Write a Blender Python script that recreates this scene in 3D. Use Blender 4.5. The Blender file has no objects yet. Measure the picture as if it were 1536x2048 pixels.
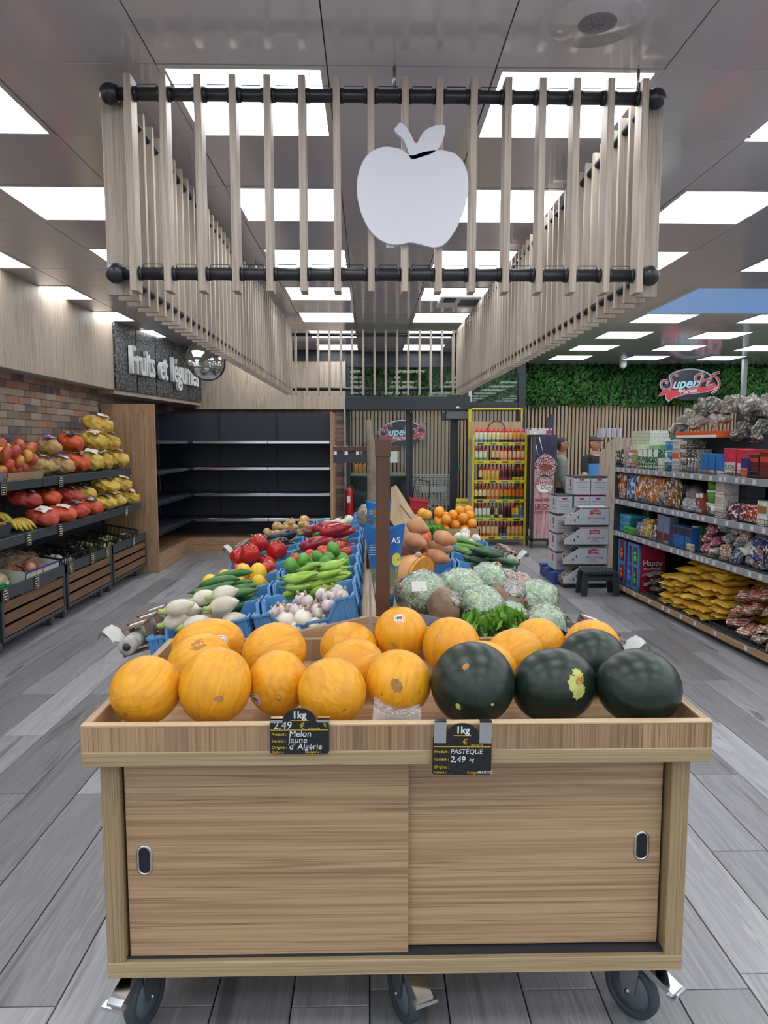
import bpy, bmesh, math, random
from mathutils import Vector, Matrix, Euler, noise as mnoise
random.seed(7)
R = random.random
U = random.uniform
scene = bpy.context.scene
COL = scene.collection

# ------------------------------------------------------------------ camera
FPX, CAM_Z = 1430.0, 1.5
pitch = math.atan(140 / FPX)
yaw = math.atan(28 / FPX * math.cos(pitch))
FW = Vector((math.sin(yaw) * math.cos(pitch), math.cos(yaw) * math.cos(pitch), -math.sin(pitch)))
RT = Vector((math.cos(yaw), -math.sin(yaw), 0))
UP = RT.cross(FW)
cam_data = bpy.data.cameras.new('camera')
cam = bpy.data.objects.new('camera', cam_data)
COL.objects.link(cam)
cam.matrix_world = Matrix(((RT.x, UP.x, -FW.x, 0), (RT.y, UP.y, -FW.y, 0), (RT.z, UP.z, -FW.z, CAM_Z), (0, 0, 0, 1)))
cam_data.sensor_fit = 'VERTICAL'
cam_data.sensor_height = 36
cam_data.lens = 36 * FPX / 2048
cam_data.clip_start = 0.05
scene.camera = cam
C0 = Vector((0, 0, CAM_Z))


def ray(x, y):
    return FW * FPX + RT * (x - 768) - UP * (y - 1024)


def PY(x, y, Y):          # the point seen at (x, y) on the plane at distance Y
    d = ray(x, y)
    return C0 + d * (Y / d.y)


def PZ(x, y, z):
    d = ray(x, y)
    return C0 + d * ((z - CAM_Z) / d.z)


def px_of(p):
    v = Vector(p) - C0
    return 768 + FPX * v.dot(RT) / v.dot(FW)


# ------------------------------------------------------------------ world, exposure
world = bpy.data.worlds.new('world')
scene.world = world
world.use_nodes = True
world.node_tree.nodes['Background'].inputs[0].default_value = (0.72, 0.78, 0.86, 1)
world.node_tree.nodes['Background'].inputs[1].default_value = 1.25  # even ambient fill, stands in for the unseen lit store behind the camera
scene.view_settings.view_transform = 'Standard'
scene.view_settings.look = 'None'
scene.view_settings.gamma = 1
scene.view_settings.use_curve_mapping = False
scene.view_settings.exposure = 0.0
LED = 7.0                 # radiance of the ceiling light panels
CEIL = 2.85


# ------------------------------------------------------------------ materials
def lin(h):
    if isinstance(h, (tuple, list)):
        return tuple(h)[:3] + (1,)
    h = h.lstrip('#')
    v = [int(h[i:i + 2], 16) / 255 for i in (0, 2, 4)]
    return tuple(c / 12.92 if c <= .04045 else ((c + .055) / 1.055) ** 2.4 for c in v) + (1,)


def new_mat(name):
    m = bpy.data.materials.new(name)
    m.use_nodes = True
    nt = m.node_tree
    return m, nt, nt.nodes['Principled BSDF']


def node(nt, t, **kw):
    n = nt.nodes.new(t)
    for k, v in kw.items():
        if k.startswith('i_'):
            key = k[2:]
            n.inputs[int(key) if key.isdigit() else key.replace('_', ' ')].default_value = v
        else:
            setattr(n, k, v)
    return n


def coords(nt, scale=(1, 1, 1), rnd=True, loc=False):
    tc = node(nt, 'ShaderNodeTexCoord')
    out = tc.outputs['Object']
    if rnd:
        oi = node(nt, 'ShaderNodeObjectInfo')
        ml = node(nt, 'ShaderNodeMath', operation='MULTIPLY', i_1=37.0)
        nt.links.new(oi.outputs['Random'], ml.inputs[0])
        ad = node(nt, 'ShaderNodeVectorMath', operation='ADD')
        nt.links.new(out, ad.inputs[0])
        nt.links.new(ml.outputs[0], ad.inputs[1])
        out = ad.outputs[0]
    mp = node(nt, 'ShaderNodeMapping', i_Scale=scale)
    nt.links.new(out, mp.inputs['Vector'])
    return mp.outputs[0]


def mixc(nt, fac, a, b, mode='MIX'):
    n = node(nt, 'ShaderNodeMix', data_type='RGBA', blend_type=mode)
    for i, v in ((0, fac), (6, a), (7, b)):
        if isinstance(v, (int, float, tuple)):
            n.inputs[i].default_value = v
        else:
            nt.links.new(v, n.inputs[i])
    return n.outputs[2]


def ramp(nt, fac, stops):
    n = node(nt, 'ShaderNodeValToRGB')
    e = n.color_ramp.elements
    while len(e) < len(stops):
        e.new(.5)
    for el, (p, c) in zip(e, stops):
        el.position = p
        el.color = lin(c) if isinstance(c, str) else tuple(c)
    nt.links.new(fac, n.inputs[0])
    return n.outputs[0]


def rnd_value(nt, col, amt):
    oi = node(nt, 'ShaderNodeObjectInfo')
    mr = node(nt, 'ShaderNodeMapRange', i_3=1 - amt, i_4=1 + amt)
    nt.links.new(oi.outputs['Random'], mr.inputs[0])
    hs = node(nt, 'ShaderNodeHueSaturation')
    nt.links.new(mr.outputs[0], hs.inputs['Value'])
    nt.links.new(col, hs.inputs['Color'])
    return hs.outputs[0]


def bump(nt, b, height, strength=.3, dist=.01):
    n = node(nt, 'ShaderNodeBump', i_Strength=strength, i_Distance=dist)
    nt.links.new(height, n.inputs['Height'])
    nt.links.new(n.outputs[0], b.inputs['Normal'])


def M(name, col, rough=.5, metal=0, var=0, col2=None, ns=20, sc=(1, 1, 1), lo=.4, hi=.65, bmp=0, emit=0, coat=0, spec=None, sub=0):
    m, nt, b = new_mat(name)
    b.inputs['Roughness'].default_value = rough
    b.inputs['Metallic'].default_value = metal
    if spec is not None:
        b.inputs['Specular IOR Level'].default_value = spec
    if coat:
        b.inputs['Coat Weight'].default_value = coat
        b.inputs['Coat Roughness'].default_value = .08
    c = lin(col)
    b.inputs['Base Color'].default_value = c
    if col2 or bmp:
        n = node(nt, 'ShaderNodeTexNoise', i_Scale=ns, i_Detail=5.0)
        nt.links.new(coords(nt, sc), n.inputs['Vector'])
        if bmp:
            bump(nt, b, n.outputs[0], bmp)
    o = None
    if col2:
        o = ramp(nt, n.outputs[0], [(lo, c), (hi, lin(col2))])
    if var:
        if o is None:
            rg = node(nt, 'ShaderNodeRGB')
            rg.outputs[0].default_value = c
            o = rg.outputs[0]
        o = rnd_value(nt, o, var)
    if o is not None:
        nt.links.new(o, b.inputs['Base Color'])
    if emit:
        b.inputs['Emission Color'].default_value = c
        b.inputs['Emission Strength'].default_value = emit
    return m


def wood(name, stops, axis='z', fine=90, along=3, rough=.45, var=.06, bmp=.08, lines=0):
    """laminate or timber with its grain along one local axis"""
    m, nt, b = new_mat(name)
    b.inputs['Roughness'].default_value = rough
    s = [fine] * 3
    s['xyz'.index(axis)] = along
    v = coords(nt, tuple(s))
    n = node(nt, 'ShaderNodeTexNoise', i_Scale=1.0, i_Detail=4.0, i_Roughness=.65, i_Distortion=.6)
    nt.links.new(v, n.inputs['Vector'])
    c = ramp(nt, n.outputs[0], stops)
    if lines:
        s2 = [lines] * 3
        s2['xyz'.index(axis)] = along * .35
        n2 = node(nt, 'ShaderNodeTexNoise', i_Scale=1.0, i_Detail=3.0, i_Roughness=.55)
        nt.links.new(coords(nt, tuple(s2)), n2.inputs['Vector'])
        k = ramp(nt, n2.outputs[0], [(.40, (1, 1, 1, 1)), (.43, (.74, .7, .66, 1)), (.45, (1, 1, 1, 1)), (.495, (1.02, 1.01, 1, 1)), (.512, (.56, .52, .48, 1)), (.528, (1, 1, 1, 1)), (.575, (1.06, 1.04, 1.02, 1)), (.60, (.8, .77, .74, 1)), (.63, (1.04, 1.03, 1.02, 1))])
        c = mixc(nt, 1.0, c, k, 'MULTIPLY')
    if var:
        c = rnd_value(nt, c, var)
    nt.links.new(c, b.inputs['Base Color'])
    bump(nt, b, n.outputs[0], bmp, .004)
    return m


def clear_mat(name, tint=(.9, .95, .95, 1), clear=.8, rough=.08, bmp=0, ns=30, refl=.25):
    """thin clear film or pane: light passes straight, with a glossy sheen"""
    m, nt, b = new_mat(name)
    nt.nodes.remove(b)
    out = nt.nodes['Material Output']
    tr = node(nt, 'ShaderNodeBsdfTransparent', i_Color=tint)
    gl = node(nt, 'ShaderNodeBsdfGlossy', i_Roughness=rough)
    df = node(nt, 'ShaderNodeBsdfDiffuse', i_Color=(.8, .82, .82, 1))
    m1 = node(nt, 'ShaderNodeMixShader', i_0=clear)
    if bmp >= .9:
        ns_ = node(nt, 'ShaderNodeTexNoise', i_Scale=1.0, i_Detail=4.0, i_Roughness=.6, i_Distortion=2.2)
        nt.links.new(coords(nt, (16, 30, 22)), ns_.inputs['Vector'])
        st_ = ramp(nt, ns_.outputs[0], [(.36, (1, 1, 1, 1)), (.41, (.45, .45, .45, 1)), (.46, (.97, .97, .97, 1)), (.52, (1, 1, 1, 1)), (.57, (.4, .4, .4, 1)), (.63, (1, 1, 1, 1))])  # white diffuse streaks painted into the film as wrinkle highlights
        nt.links.new(st_, m1.inputs[0])
    nt.links.new(df.outputs[0], m1.inputs[1])
    nt.links.new(tr.outputs[0], m1.inputs[2])
    fr = node(nt, 'ShaderNodeFresnel', i_IOR=1.45)
    mr = node(nt, 'ShaderNodeMath', operation='MULTIPLY_ADD', i_1=.6 if refl < .15 else 1.0, i_2=refl * .2)
    nt.links.new(fr.outputs[0], mr.inputs[0])
    m2 = node(nt, 'ShaderNodeMixShader')
    nt.links.new(mr.outputs[0], m2.inputs[0])
    nt.links.new(m1.outputs[0], m2.inputs[1])
    nt.links.new(gl.outputs[0], m2.inputs[2])
    nt.links.new(m2.outputs[0], out.inputs[0])
    if bmp:
        n = node(nt, 'ShaderNodeTexNoise', i_Scale=ns, i_Detail=4.0)
        nt.links.new(coords(nt), n.inputs['Vector'])
        bp = node(nt, 'ShaderNodeBump', i_Strength=bmp, i_Distance=.02)
        nt.links.new(n.outputs[0], bp.inputs['Height'])
        for s in (gl, df, fr):
            nt.links.new(bp.outputs[0], s.inputs['Normal'])
    return m


def pack_mat(name, kind='blotch', rough=.3, second=(.92, .92, .9, 1), third=None, scale=14.0, thr=.5, wr=0):
    """printed packaging: ground colour is the object's own colour, with blotches of a second (and third) ink"""
    m, nt, b = new_mat(name)
    b.inputs['Roughness'].default_value = rough
    oi = node(nt, 'ShaderNodeObjectInfo')
    v = coords(nt)
    c = oi.outputs['Color']
    n = node(nt, 'ShaderNodeTexNoise', i_Scale=scale, i_Detail=2.0)
    nt.links.new(v, n.inputs['Vector'])
    f = ramp(nt, n.outputs[0], [(thr, (0, 0, 0, 1)), (thr + .02, (1, 1, 1, 1))])
    c = mixc(nt, f, c, second)
    if third:
        n2 = node(nt, 'ShaderNodeTexNoise', i_Scale=scale * 1.7, i_Detail=2.0)
        mp = node(nt, 'ShaderNodeMapping', i_Location=(3.3, 1.7, 9.1))
        nt.links.new(v, mp.inputs[0])
        nt.links.new(mp.outputs[0], n2.inputs['Vector'])
        f2 = ramp(nt, n2.outputs[0], [(thr + .06, (0, 0, 0, 1)), (thr + .08, (1, 1, 1, 1))])
        c = mixc(nt, f2, c, third)
    nt.links.new(c, b.inputs['Base Color'])
    if wr:
        n3 = node(nt, 'ShaderNodeTexNoise', i_Scale=7.0, i_Detail=4.0, i_Distortion=1.5)
        nt.links.new(v, n3.inputs['Vector'])
        bump(nt, b, n3.outputs[0], wr, .02)
    return m


def obj_col_mat(name, rough=.4, var=0, bmp=0, ns=30):
    m, nt, b = new_mat(name)
    b.inputs['Roughness'].default_value = rough
    oi = node(nt, 'ShaderNodeObjectInfo')
    nt.links.new(oi.outputs['Color'], b.inputs['Base Color'])
    if bmp:
        n = node(nt, 'ShaderNodeTexNoise', i_Scale=ns, i_Detail=4.0)
        nt.links.new(coords(nt), n.inputs['Vector'])
        bump(nt, b, n.outputs[0], bmp)
    return m


# ------------------------------------------------------------------ mesh builder
class MB:
    def __init__(s):
        s.v, s.f, s.m, s.sm = [], [], [], []

    def add(s, vs, fs, m=0, smooth=False):
        b = len(s.v)
        s.v.extend(Vector(v) for v in vs)
        for f in fs:
            s.f.append(tuple(i + b for i in f))
            s.m.append(m)
            s.sm.append(smooth)
        return s

    def box(s, x0, x1, y0, y1, z0, z1, m=0, mat=None):
        vs = [(x, y, z) for z in (z0, z1) for y in (y0, y1) for x in (x0, x1)]
        if mat is not None:
            vs = [mat @ Vector(v) for v in vs]
        return s.add(vs, [(0, 2, 3, 1), (4, 5, 7, 6), (0, 1, 5, 4), (2, 6, 7, 3), (0, 4, 6, 2), (1, 3, 7, 5)], m)

    def bbox(s, x0, x1, y0, y1, z0, z1, r=.003, m=0, mat=None):
        """box with chamfered edges"""
        bm = bmesh.new()
        bmesh.ops.create_cube(bm, size=1)
        for v in bm.verts:
            v.co = Vector((x0 + (v.co.x + .5) * (x1 - x0), y0 + (v.co.y + .5) * (y1 - y0), z0 + (v.co.z + .5) * (z1 - z0)))
        bmesh.ops.bevel(bm, geom=bm.edges[:], offset=r, segments=1, affect='EDGES', profile=.5)
        bm.verts.index_update()
        vs = [v.co.copy() for v in bm.verts]
        if mat is not None:
            vs = [mat @ v for v in vs]
        s.add(vs, [tuple(v.index for v in f.verts) for f in bm.faces], m)
        bm.free()
        return s

    def prism(s, poly, a0, a1, axis='z', m=0, smooth=False):
        """2-D outline (counter-clockwise) pushed along an axis: z (x,y), y (x,z), x (y,z)"""
        n = len(poly)

        def p(u, w, a):
            return {'z': (u, w, a), 'y': (u, a, w), 'x': (a, u, w)}[axis]
        vs = [p(u, w, a0) for u, w in poly] + [p(u, w, a1) for u, w in poly]
        s.add(vs, [tuple(range(n - 1, -1, -1)), tuple(range(n, 2 * n))], m)
        b = len(s.v) - 2 * n
        for i in range(n):
            j = (i + 1) % n
            s.f.append((b + i, b + j, b + n + j, b + n + i))
            s.m.append(m)
            s.sm.append(smooth)
        return s

    def lathe(s, prof, n=16, m=0, mat=None, rib=None, smooth=True):
        """(r, z) profile turned about z; rib(angle, z) scales the radius"""
        vs, fs, rings = [], [], []
        for r, z in prof:
            if r < 1e-6:
                rings.append([len(vs)])
                vs.append(Vector((0, 0, z)))
            else:
                rings.append(list(range(len(vs), len(vs) + n)))
                for k in range(n):
                    a = 2 * math.pi * k / n
                    q = r * (rib(a, z) if rib else 1)
                    vs.append(Vector((q * math.cos(a), q * math.sin(a), z)))
        for a, b in zip(rings, rings[1:]):
            for k in range(n):
                j = (k + 1) % n
                if len(a) == 1 and len(b) == 1:
                    continue
                if len(a) == 1:
                    fs.append((a[0], b[k], b[j])[::-1])
                elif len(b) == 1:
                    fs.append((a[k], a[j], b[0]))
                else:
                    fs.append((a[k], a[j], b[j], b[k]))
        if mat is not None:
            vs = [mat @ v for v in vs]
        return s.add(vs, fs, m, smooth)

    def tube(s, pts, r, n=8, m=0, cap=True, smooth=True):
        pts = [Vector(p) for p in pts]
        rs = r if isinstance(r, (list, tuple)) else [r] * len(pts)
        vs, fs = [], []
        t0 = (pts[1] - pts[0]).normalized()
        up = Vector((0, 0, 1)) if abs(t0.z) < .9 else Vector((1, 0, 0))
        nx = t0.cross(up).normalized()
        for i, p in enumerate(pts):
            t = (pts[min(i + 1, len(pts) - 1)] - pts[max(i - 1, 0)]).normalized()
            nx = (nx - t * nx.dot(t)).normalized()
            ny = t.cross(nx)
            for k in range(n):
                a = 2 * math.pi * k / n
                vs.append(p + (nx * math.cos(a) + ny * math.sin(a)) * rs[i])
        for i in range(len(pts) - 1):
            for k in range(n):
                j = (k + 1) % n
                fs.append((i * n + k, i * n + j, (i + 1) * n + j, (i + 1) * n + k))
        if cap:
            fs.append(tuple(range(n - 1, -1, -1)))
            fs.append(tuple(range((len(pts) - 1) * n, len(pts) * n)))
        return s.add(vs, fs, m, smooth)

    def ball(s, c, r, nu=14, nv=9, m=0, fn=None):
        """ellipsoid about c; fn(unit direction) scales the radius"""
        rx, ry, rz = r if isinstance(r, (tuple, list)) else (r, r, r)
        vs, fs = [], []
        for i in range(nv + 1):
            th = math.pi * i / nv
            for k in range(nu if 0 < i < nv else 1):
                a = 2 * math.pi * k / nu
                d = Vector((math.sin(th) * math.cos(a), math.sin(th) * math.sin(a), math.cos(th)))
                q = fn(d) if fn else 1
                vs.append(Vector(c) + Vector((d.x * rx, d.y * ry, d.z * rz)) * q)
        def ix(i, k):
            return 0 if i == 0 else (len(vs) - 1 if i == nv else 1 + (i - 1) * nu + k % nu)
        for i in range(nv):
            for k in range(nu):
                if i == 0:
                    fs.append((0, ix(1, k), ix(1, k + 1)))
                elif i == nv - 1:
                    fs.append((ix(i, k + 1), ix(i, k), ix(nv, 0)))
                else:
                    fs.append((ix(i, k), ix(i + 1, k), ix(i + 1, k + 1), ix(i, k + 1)))
        return s.add(vs, fs, m, True)

    def xf(s, mat):
        s.v = [mat @ v for v in s.v]
        return s

    def mesh(s, name, mats):
        me = bpy.data.meshes.new(name)
        me.from_pydata([tuple(v) for v in s.v], [], s.f)
        for mt in (mats if isinstance(mats, (list, tuple)) else [mats]):
            me.materials.append(mt)
        me.polygons.foreach_set('material_index', s.m)
        me.polygons.foreach_set('use_smooth', s.sm)
        me.update()
        return me

    def build(s, name, mats, parent=None, **kw):
        return put(name, s.mesh(name, mats), parent, **kw)


def put(name, me, parent=None, loc=None, rot=None, color=None, mw=None):
    o = bpy.data.objects.new(name, me)
    COL.objects.link(o)
    if parent is not None:
        o.parent = parent
    if mw is not None:
        o.matrix_world = mw
    if loc is not None:
        o.location = loc
    if rot is not None:
        o.rotation_euler = rot
    if color is not None:
        o.color = lin(color) if isinstance(color, str) else color
    return o


def tag(o, label=None, cat=None, group=None, kind=None):
    for k, v in (('label', label), ('category', cat), ('group', group), ('kind', kind)):
        if v:
            o[k] = v
    return o


def thing(name, label, cat, loc=(0, 0, 0), rot=(0, 0, 0), group=None):
    o = bpy.data.objects.new(name, None)
    COL.objects.link(o)
    o.empty_display_size = .05
    o.location = loc
    o.rotation_euler = rot
    return tag(o, label, cat, group)


def copy_tree(o, mw=None, parent=None, color=None):
    c = o.copy()
    COL.objects.link(c)
    if parent is not None:
        c.parent = parent
        c.matrix_parent_inverse = o.matrix_parent_inverse.copy()
    if mw is not None:
        c.matrix_world = mw
    if color is not None:
        c.color = lin(color) if isinstance(color, str) else color
    for ch in [x for x in KIDS.get(o.name, ())]:
        copy_tree(ch, None, c)
    return c


KIDS = {}


def note_kids():
    """the children of every prototype, looked up once"""
    KIDS.clear()
    for o in COL.objects:
        if o.parent is not None:
            KIDS.setdefault(o.parent.name, []).append(o)


def struct(o, label=None):
    o['kind'] = 'structure'
    return o


def text(body, size, mat, parent, mw=None, loc=None, rot=None, name='lettering', shear=0, depth=.002, align='CENTER', off=0, sx=1, space=1):
    cu = bpy.data.curves.new(name, 'FONT')
    cu.body = body
    cu.size = size
    cu.extrude = depth
    cu.shear = shear
    cu.offset = off
    cu.align_x = align
    cu.align_y = 'CENTER'
    cu.resolution_u = 3
    cu.space_character = space
    cu.materials.append(mat)
    o = bpy.data.objects.new(name, cu)
    COL.objects.link(o)
    o.parent = parent
    if loc is not None:
        o.location = loc
    if rot is not None:
        o.rotation_euler = rot
    o.scale.x = sx
    return o


FRONT = (math.pi / 2, 0, 0)      # lettering that faces -Y
ORD = 'first second third fourth fifth sixth seventh eighth ninth tenth eleventh twelfth thirteenth fourteenth fifteenth sixteenth seventeenth eighteenth nineteenth twentieth'.split()


def ordinal(i):
    return ORD[i] if i < 20 else ('twenty-' + ORD[i - 20] if i < 29 else 'thirty-' + ORD[(i - 29) % 9] if i > 29 else 'thirtieth')


def wpos(o):
    return o.matrix_world.translation if o.parent is None else (o.parent.matrix_world @ o.matrix_local).translation


def label_rows(objs, base, group, nrow=1, cat=None, rowkey=None, rows=('front row', 'second row', 'third row', 'fourth row', 'fifth row', 'sixth row')):
    """labels that tell look-alikes apart by their place: row of the heap, then order along it as seen from the aisle"""
    objs = sorted(objs, key=rowkey or (lambda o: o.matrix_world.translation.y))
    n = len(objs)
    for r in range(nrow):
        part = objs[r * n // nrow:(r + 1) * n // nrow]
        part.sort(key=lambda o: px_of(o.matrix_world.translation))
        for i, o in enumerate(part):
            w = '' if nrow == 1 else ', ' + rows[r]
            tag(o, f'{base}{w}, {ordinal(i)} from left', cat, group)


def frame(origin, xdir, ydir=None, zdir=Vector((0, 0, 1))):
    x = Vector(xdir).normalized()
    z = (Vector(zdir) - x * x.dot(Vector(zdir))).normalized()
    y = z.cross(x)
    m = Matrix((x, y, z)).transposed().to_4x4()
    m.translation = Vector(origin)
    return m


def T(x, y, z, rx=0, ry=0, rz=0, s=1):
    return Matrix.LocRotScale(Vector((x, y, z)), Euler((rx, ry, rz)), Vector((s, s, s)) if not isinstance(s, tuple) else Vector(s))


def patch(rx, ry, rz, d, size, outline=None, lift=1.006, n=18):
    """a thin spot lying on an ellipsoid about the origin, centred on direction d"""
    d = Vector(d).normalized()
    a = d.orthogonal().normalized()
    b = d.cross(a)
    mb = MB()
    vs = [Vector((d.x * rx, d.y * ry, d.z * rz)) * lift]
    for ring in (.5, 1):
        for k in range(n):
            t = 2 * math.pi * k / n
            q = size * ring * (outline(t) if outline else 1)
            e = (d + a * math.cos(t) * q + b * math.sin(t) * q).normalized()
            vs.append(Vector((e.x * rx, e.y * ry, e.z * rz)) * lift)
    fs = [(0, 1 + k, 1 + (k + 1) % n) for k in range(n)]
    fs += [(1 + k, 1 + n + k, 1 + n + (k + 1) % n, 1 + (k + 1) % n) for k in range(n)]
    mb.add(vs, fs, 0, True)
    return mb


def verts_in(o, inv):
    m4 = inv @ o.matrix_world
    return [m4 @ v.co for v in o.data.vertices]


def raise_clear(objs, step=.007, most=22, against=()):
    """lift each soft article, lowest first, until it no longer cuts into those already lying there"""
    from mathutils.bvhtree import BVHTree
    done = []
    def tree(o, m4):
        return BVHTree.FromPolygons([m4 @ v.co for v in o.data.vertices], [tuple(p.vertices) for p in o.data.polygons])
    for o in against:
        done.append((o.matrix_world.translation.copy(), tree(o, o.matrix_world)))
    for o in sorted(objs, key=lambda q: q.matrix_world.translation.z):
        m4 = o.matrix_world.copy()
        near = [t for c, t in done if (c.xy - m4.translation.xy).length < .36]
        for k in range(most):
            b_ = tree(o, m4)
            if not any(b_.overlap(t) for t in near):
                break
            m4 = Matrix.Translation((0, 0, step)) @ m4
        o.matrix_world = m4
        done.append((m4.translation.copy(), tree(o, m4)))

# ================================================================== the setting
LATER = []                # labelling calls, run once everything stands

m_plank = wood('grey wood-look tile', [(.24, '#59575a'), (.38, '#88868a'), (.47, '#9d9ca0'), (.54, '#8e8c90'), (.62, '#a6a5a8'), (.70, '#6d6a6d'), (.82, '#b0afb2')], 'y', 13, .9, rough=.34, var=.33, bmp=.05)
m_grout = M('dark floor joint', '#2c2c2e', .8)
m_ceil = M('glossy grey ceiling tile', '#c4c0c4', .13, spec=.7, coat=.3)
m_black = M('matt black metal', '#2a2f36', .45)
m_blackgl = M('satin black tube', '#1d2126', .35)
m_white = M('white plastic', '#e6e6e6', .45)
m_chrome = M('chrome', '#c9cccf', .16, metal=1)
m_steel = M('brushed steel', '#a4a8aa', .32, metal=1)
m_oak = wood('pale oak laminate', [(.3, '#8d7f72'), (.5, '#ab9c8f'), (.7, '#b8aa9d')], 'z', 120, 3, rough=.5, var=.06)
m_ply = wood('slat edge', [(.3, '#8f8479'), (.55, '#b3a89c'), (.75, '#c6bcb1')], 'z', 260, 2, rough=.5, var=.04)
m_soffit = wood('oak wall panel', [(.3, '#a39281'), (.5, '#b5a493'), (.7, '#bfb09f')], 'z', 70, 1.4, rough=.5, var=.03, lines=22)
m_honey = wood('honey oak board', [(.3, '#94745a'), (.5, '#ad8a6c'), (.7, '#bb9a7b')], 'z', 70, 1.6, rough=.45, var=.03, lines=26)
m_honey_x = wood('honey oak plinth', [(.3, '#94745a'), (.5, '#ad8a6c'), (.7, '#bb9a7b')], 'x', 70, 1.6, rough=.45, var=.03, lines=26)
m_honey_y = wood('honey oak plinth along', [(.3, '#94745a'), (.5, '#ad8a6c'), (.7, '#bb9a7b')], 'y', 70, 1.6, rough=.45, var=.03, lines=26)
m_brick = M('glazed brick', '#6a5148', .6, var=.0, col2='#8a7468', ns=9, lo=.45, hi=.7, bmp=.15)
m_mortar = M('mortar', '#a79c92', .9)
m_led = M('light panel diffuser', '#ffffff', .4, emit=LED)
m_led.node_tree.nodes['Principled BSDF'].inputs['Emission Color'].default_value = (.93, .98, 1.0, 1)
m_glass = clear_mat('window glass', (.95, .98, .97, 1), 1.0, .02, refl=0)
m_frame = M('anthracite frame', '#262b31', .4)

# ---- floor: wood-look tiles, each a plank
fl = MB().box(-9, 11, -10, 13.3, -.06, -.012).build('floor', m_grout)
struct(fl)
PW, PL, X0 = .2095, 1.22, -.0035
plank_me = MB().bbox(-PW / 2 + .002, PW / 2 - .002, -PL / 2 + .002, PL / 2 - .002, -.012, 0, .0012).mesh('plank', m_plank)
rest = MB()
rnd = random.Random(3)
for i in range(-33, 45):
    x = X0 + (i + .5) * PW
    off = (i * .4066) % 1 * PL + (i % 5) * .11
    for j in range(-3, 12):
        y = off + j * PL
        if y < -2.6 or y > 12.6:
            continue
        seen = y > .3 and y < 8.9 and abs(x) < min(.56 * (y + .9) + .15, 2.75)
        if seen:
            o = put('plank', plank_me, fl, loc=(x, y, 0))
        elif abs(x) < 9:
            rest.box(x - PW / 2 + .001, x + PW / 2 - .001, y - PL / 2 + .001, y + PL / 2 - .001, -.012, 0)
o = rest.build('plank_field', m_plank, fl)
tag(o, kind='stuff')

# ---- ceiling: glossy tiles and light panels on one grid
TX, TY, CX0, CY0 = .614, .616, -.767, 2.725
ce = struct(MB().box(-7, 9.5, -3, 13.3, CEIL + .02, CEIL + .06).build('ceiling', m_black))
tile_me = MB().bbox(-TX / 2 + .002, TX / 2 - .002, -TY / 2 + .002, TY / 2 - .002, 0, .018, .002).mesh('tile', m_ceil)
lf_me = MB()
for s in (-1, 1):
    lf_me.box(s * TX / 2 - s * .002, s * (TX / 2 - .026), -TY / 2 + .002, TY / 2 - .002, -.003, .018)
    lf_me.box(-TX / 2 + .026, TX / 2 - .026, s * TY / 2 - s * .002, s * (TY / 2 - .026), -.003, .018)
lf_me = lf_me.mesh('frame', m_ceil)
ld_me = MB().box(-TX / 2 + .026, TX / 2 - .026, -TY / 2 + .026, TY / 2 - .026, .001, .016).mesh('diffuser', m_led)
lamps = []
blue_x, blue_y = (2.86, 4.72), (6.22, 7.68)
rest = MB()
lfield = []
for i in range(-7, 15):
    for j in range(-8, 17):
        x, y = CX0 + (i + .5) * TX, CY0 + (j + .5) * TY
        if x - TX / 2 < -3.1 and i % 2 or x > 8.4 or y > 12.7 or (y > 10.9 and x < -.6):
            continue
        if x < -3.3:
            continue
        inblue = blue_x[0] - .1 < x < blue_x[1] + .1 and blue_y[0] - .1 < y < blue_y[1] + .1
        if inblue:
            continue
        if i % 2 == 0 and j % 2 == 0 and not (y > 2.4 and -20 < px_of((x + .3 * (x < 0) - .3 * (x > 0), y, CEIL)) < 1556):
            lfield.append((x, y))
        elif i % 2 == 0 and j % 2 == 0:
            t = thing('ceiling_light', None, None, (x, y, CEIL), group='flush ceiling light panels')
            put('frame', lf_me, t)
            put('diffuser', ld_me, t)
            lamps.append(t)
        elif y > 1.9 and abs(x) < .58 * y + .4 and y < 10.5 and x < 5.2:
            put('tile', tile_me, ce, loc=(x, y, CEIL))
        else:
            rest.box(x - TX / 2 + .002, x + TX / 2 - .002, y - TY / 2 + .002, y + TY / 2 - .002, CEIL, CEIL + .018)
tag(rest.build('tile_field', m_ceil, ce), kind='stuff')
rest = MB()
for x, y in lfield:
    rest.box(x - TX / 2 + .02, x + TX / 2 - .02, y - TY / 2 + .02, y + TY / 2 - .02, CEIL + .001, CEIL + .016)
tag(rest.build('light_panel_field', m_led, ce), kind='stuff')


def label_lamps():
    xs = sorted({round(l.location.x, 2) for l in lamps})
    ys = sorted({round(l.location.y, 2) for l in lamps if l.location.y > 2.5})
    mid = min(xs, key=lambda x: abs(x + .46))
    for l in lamps:
        x, y = round(l.location.x, 2), round(l.location.y, 2)
        k = xs.index(x) - xs.index(mid)
        col = 'left file inside slatted canopy' if k == 0 else 'right file inside slatted canopy' if k == 1 else \
            f'{ORD[-k - 1]} file left of slatted canopy' if k < 0 else f'{ORD[k - 2]} file right of slatted canopy'
        row = f'{ORD[ys.index(y)]} row away'
        tag(l, f'square ceiling light, {col}, {row}', 'ceiling light')


LATER.append(label_lamps)

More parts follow.
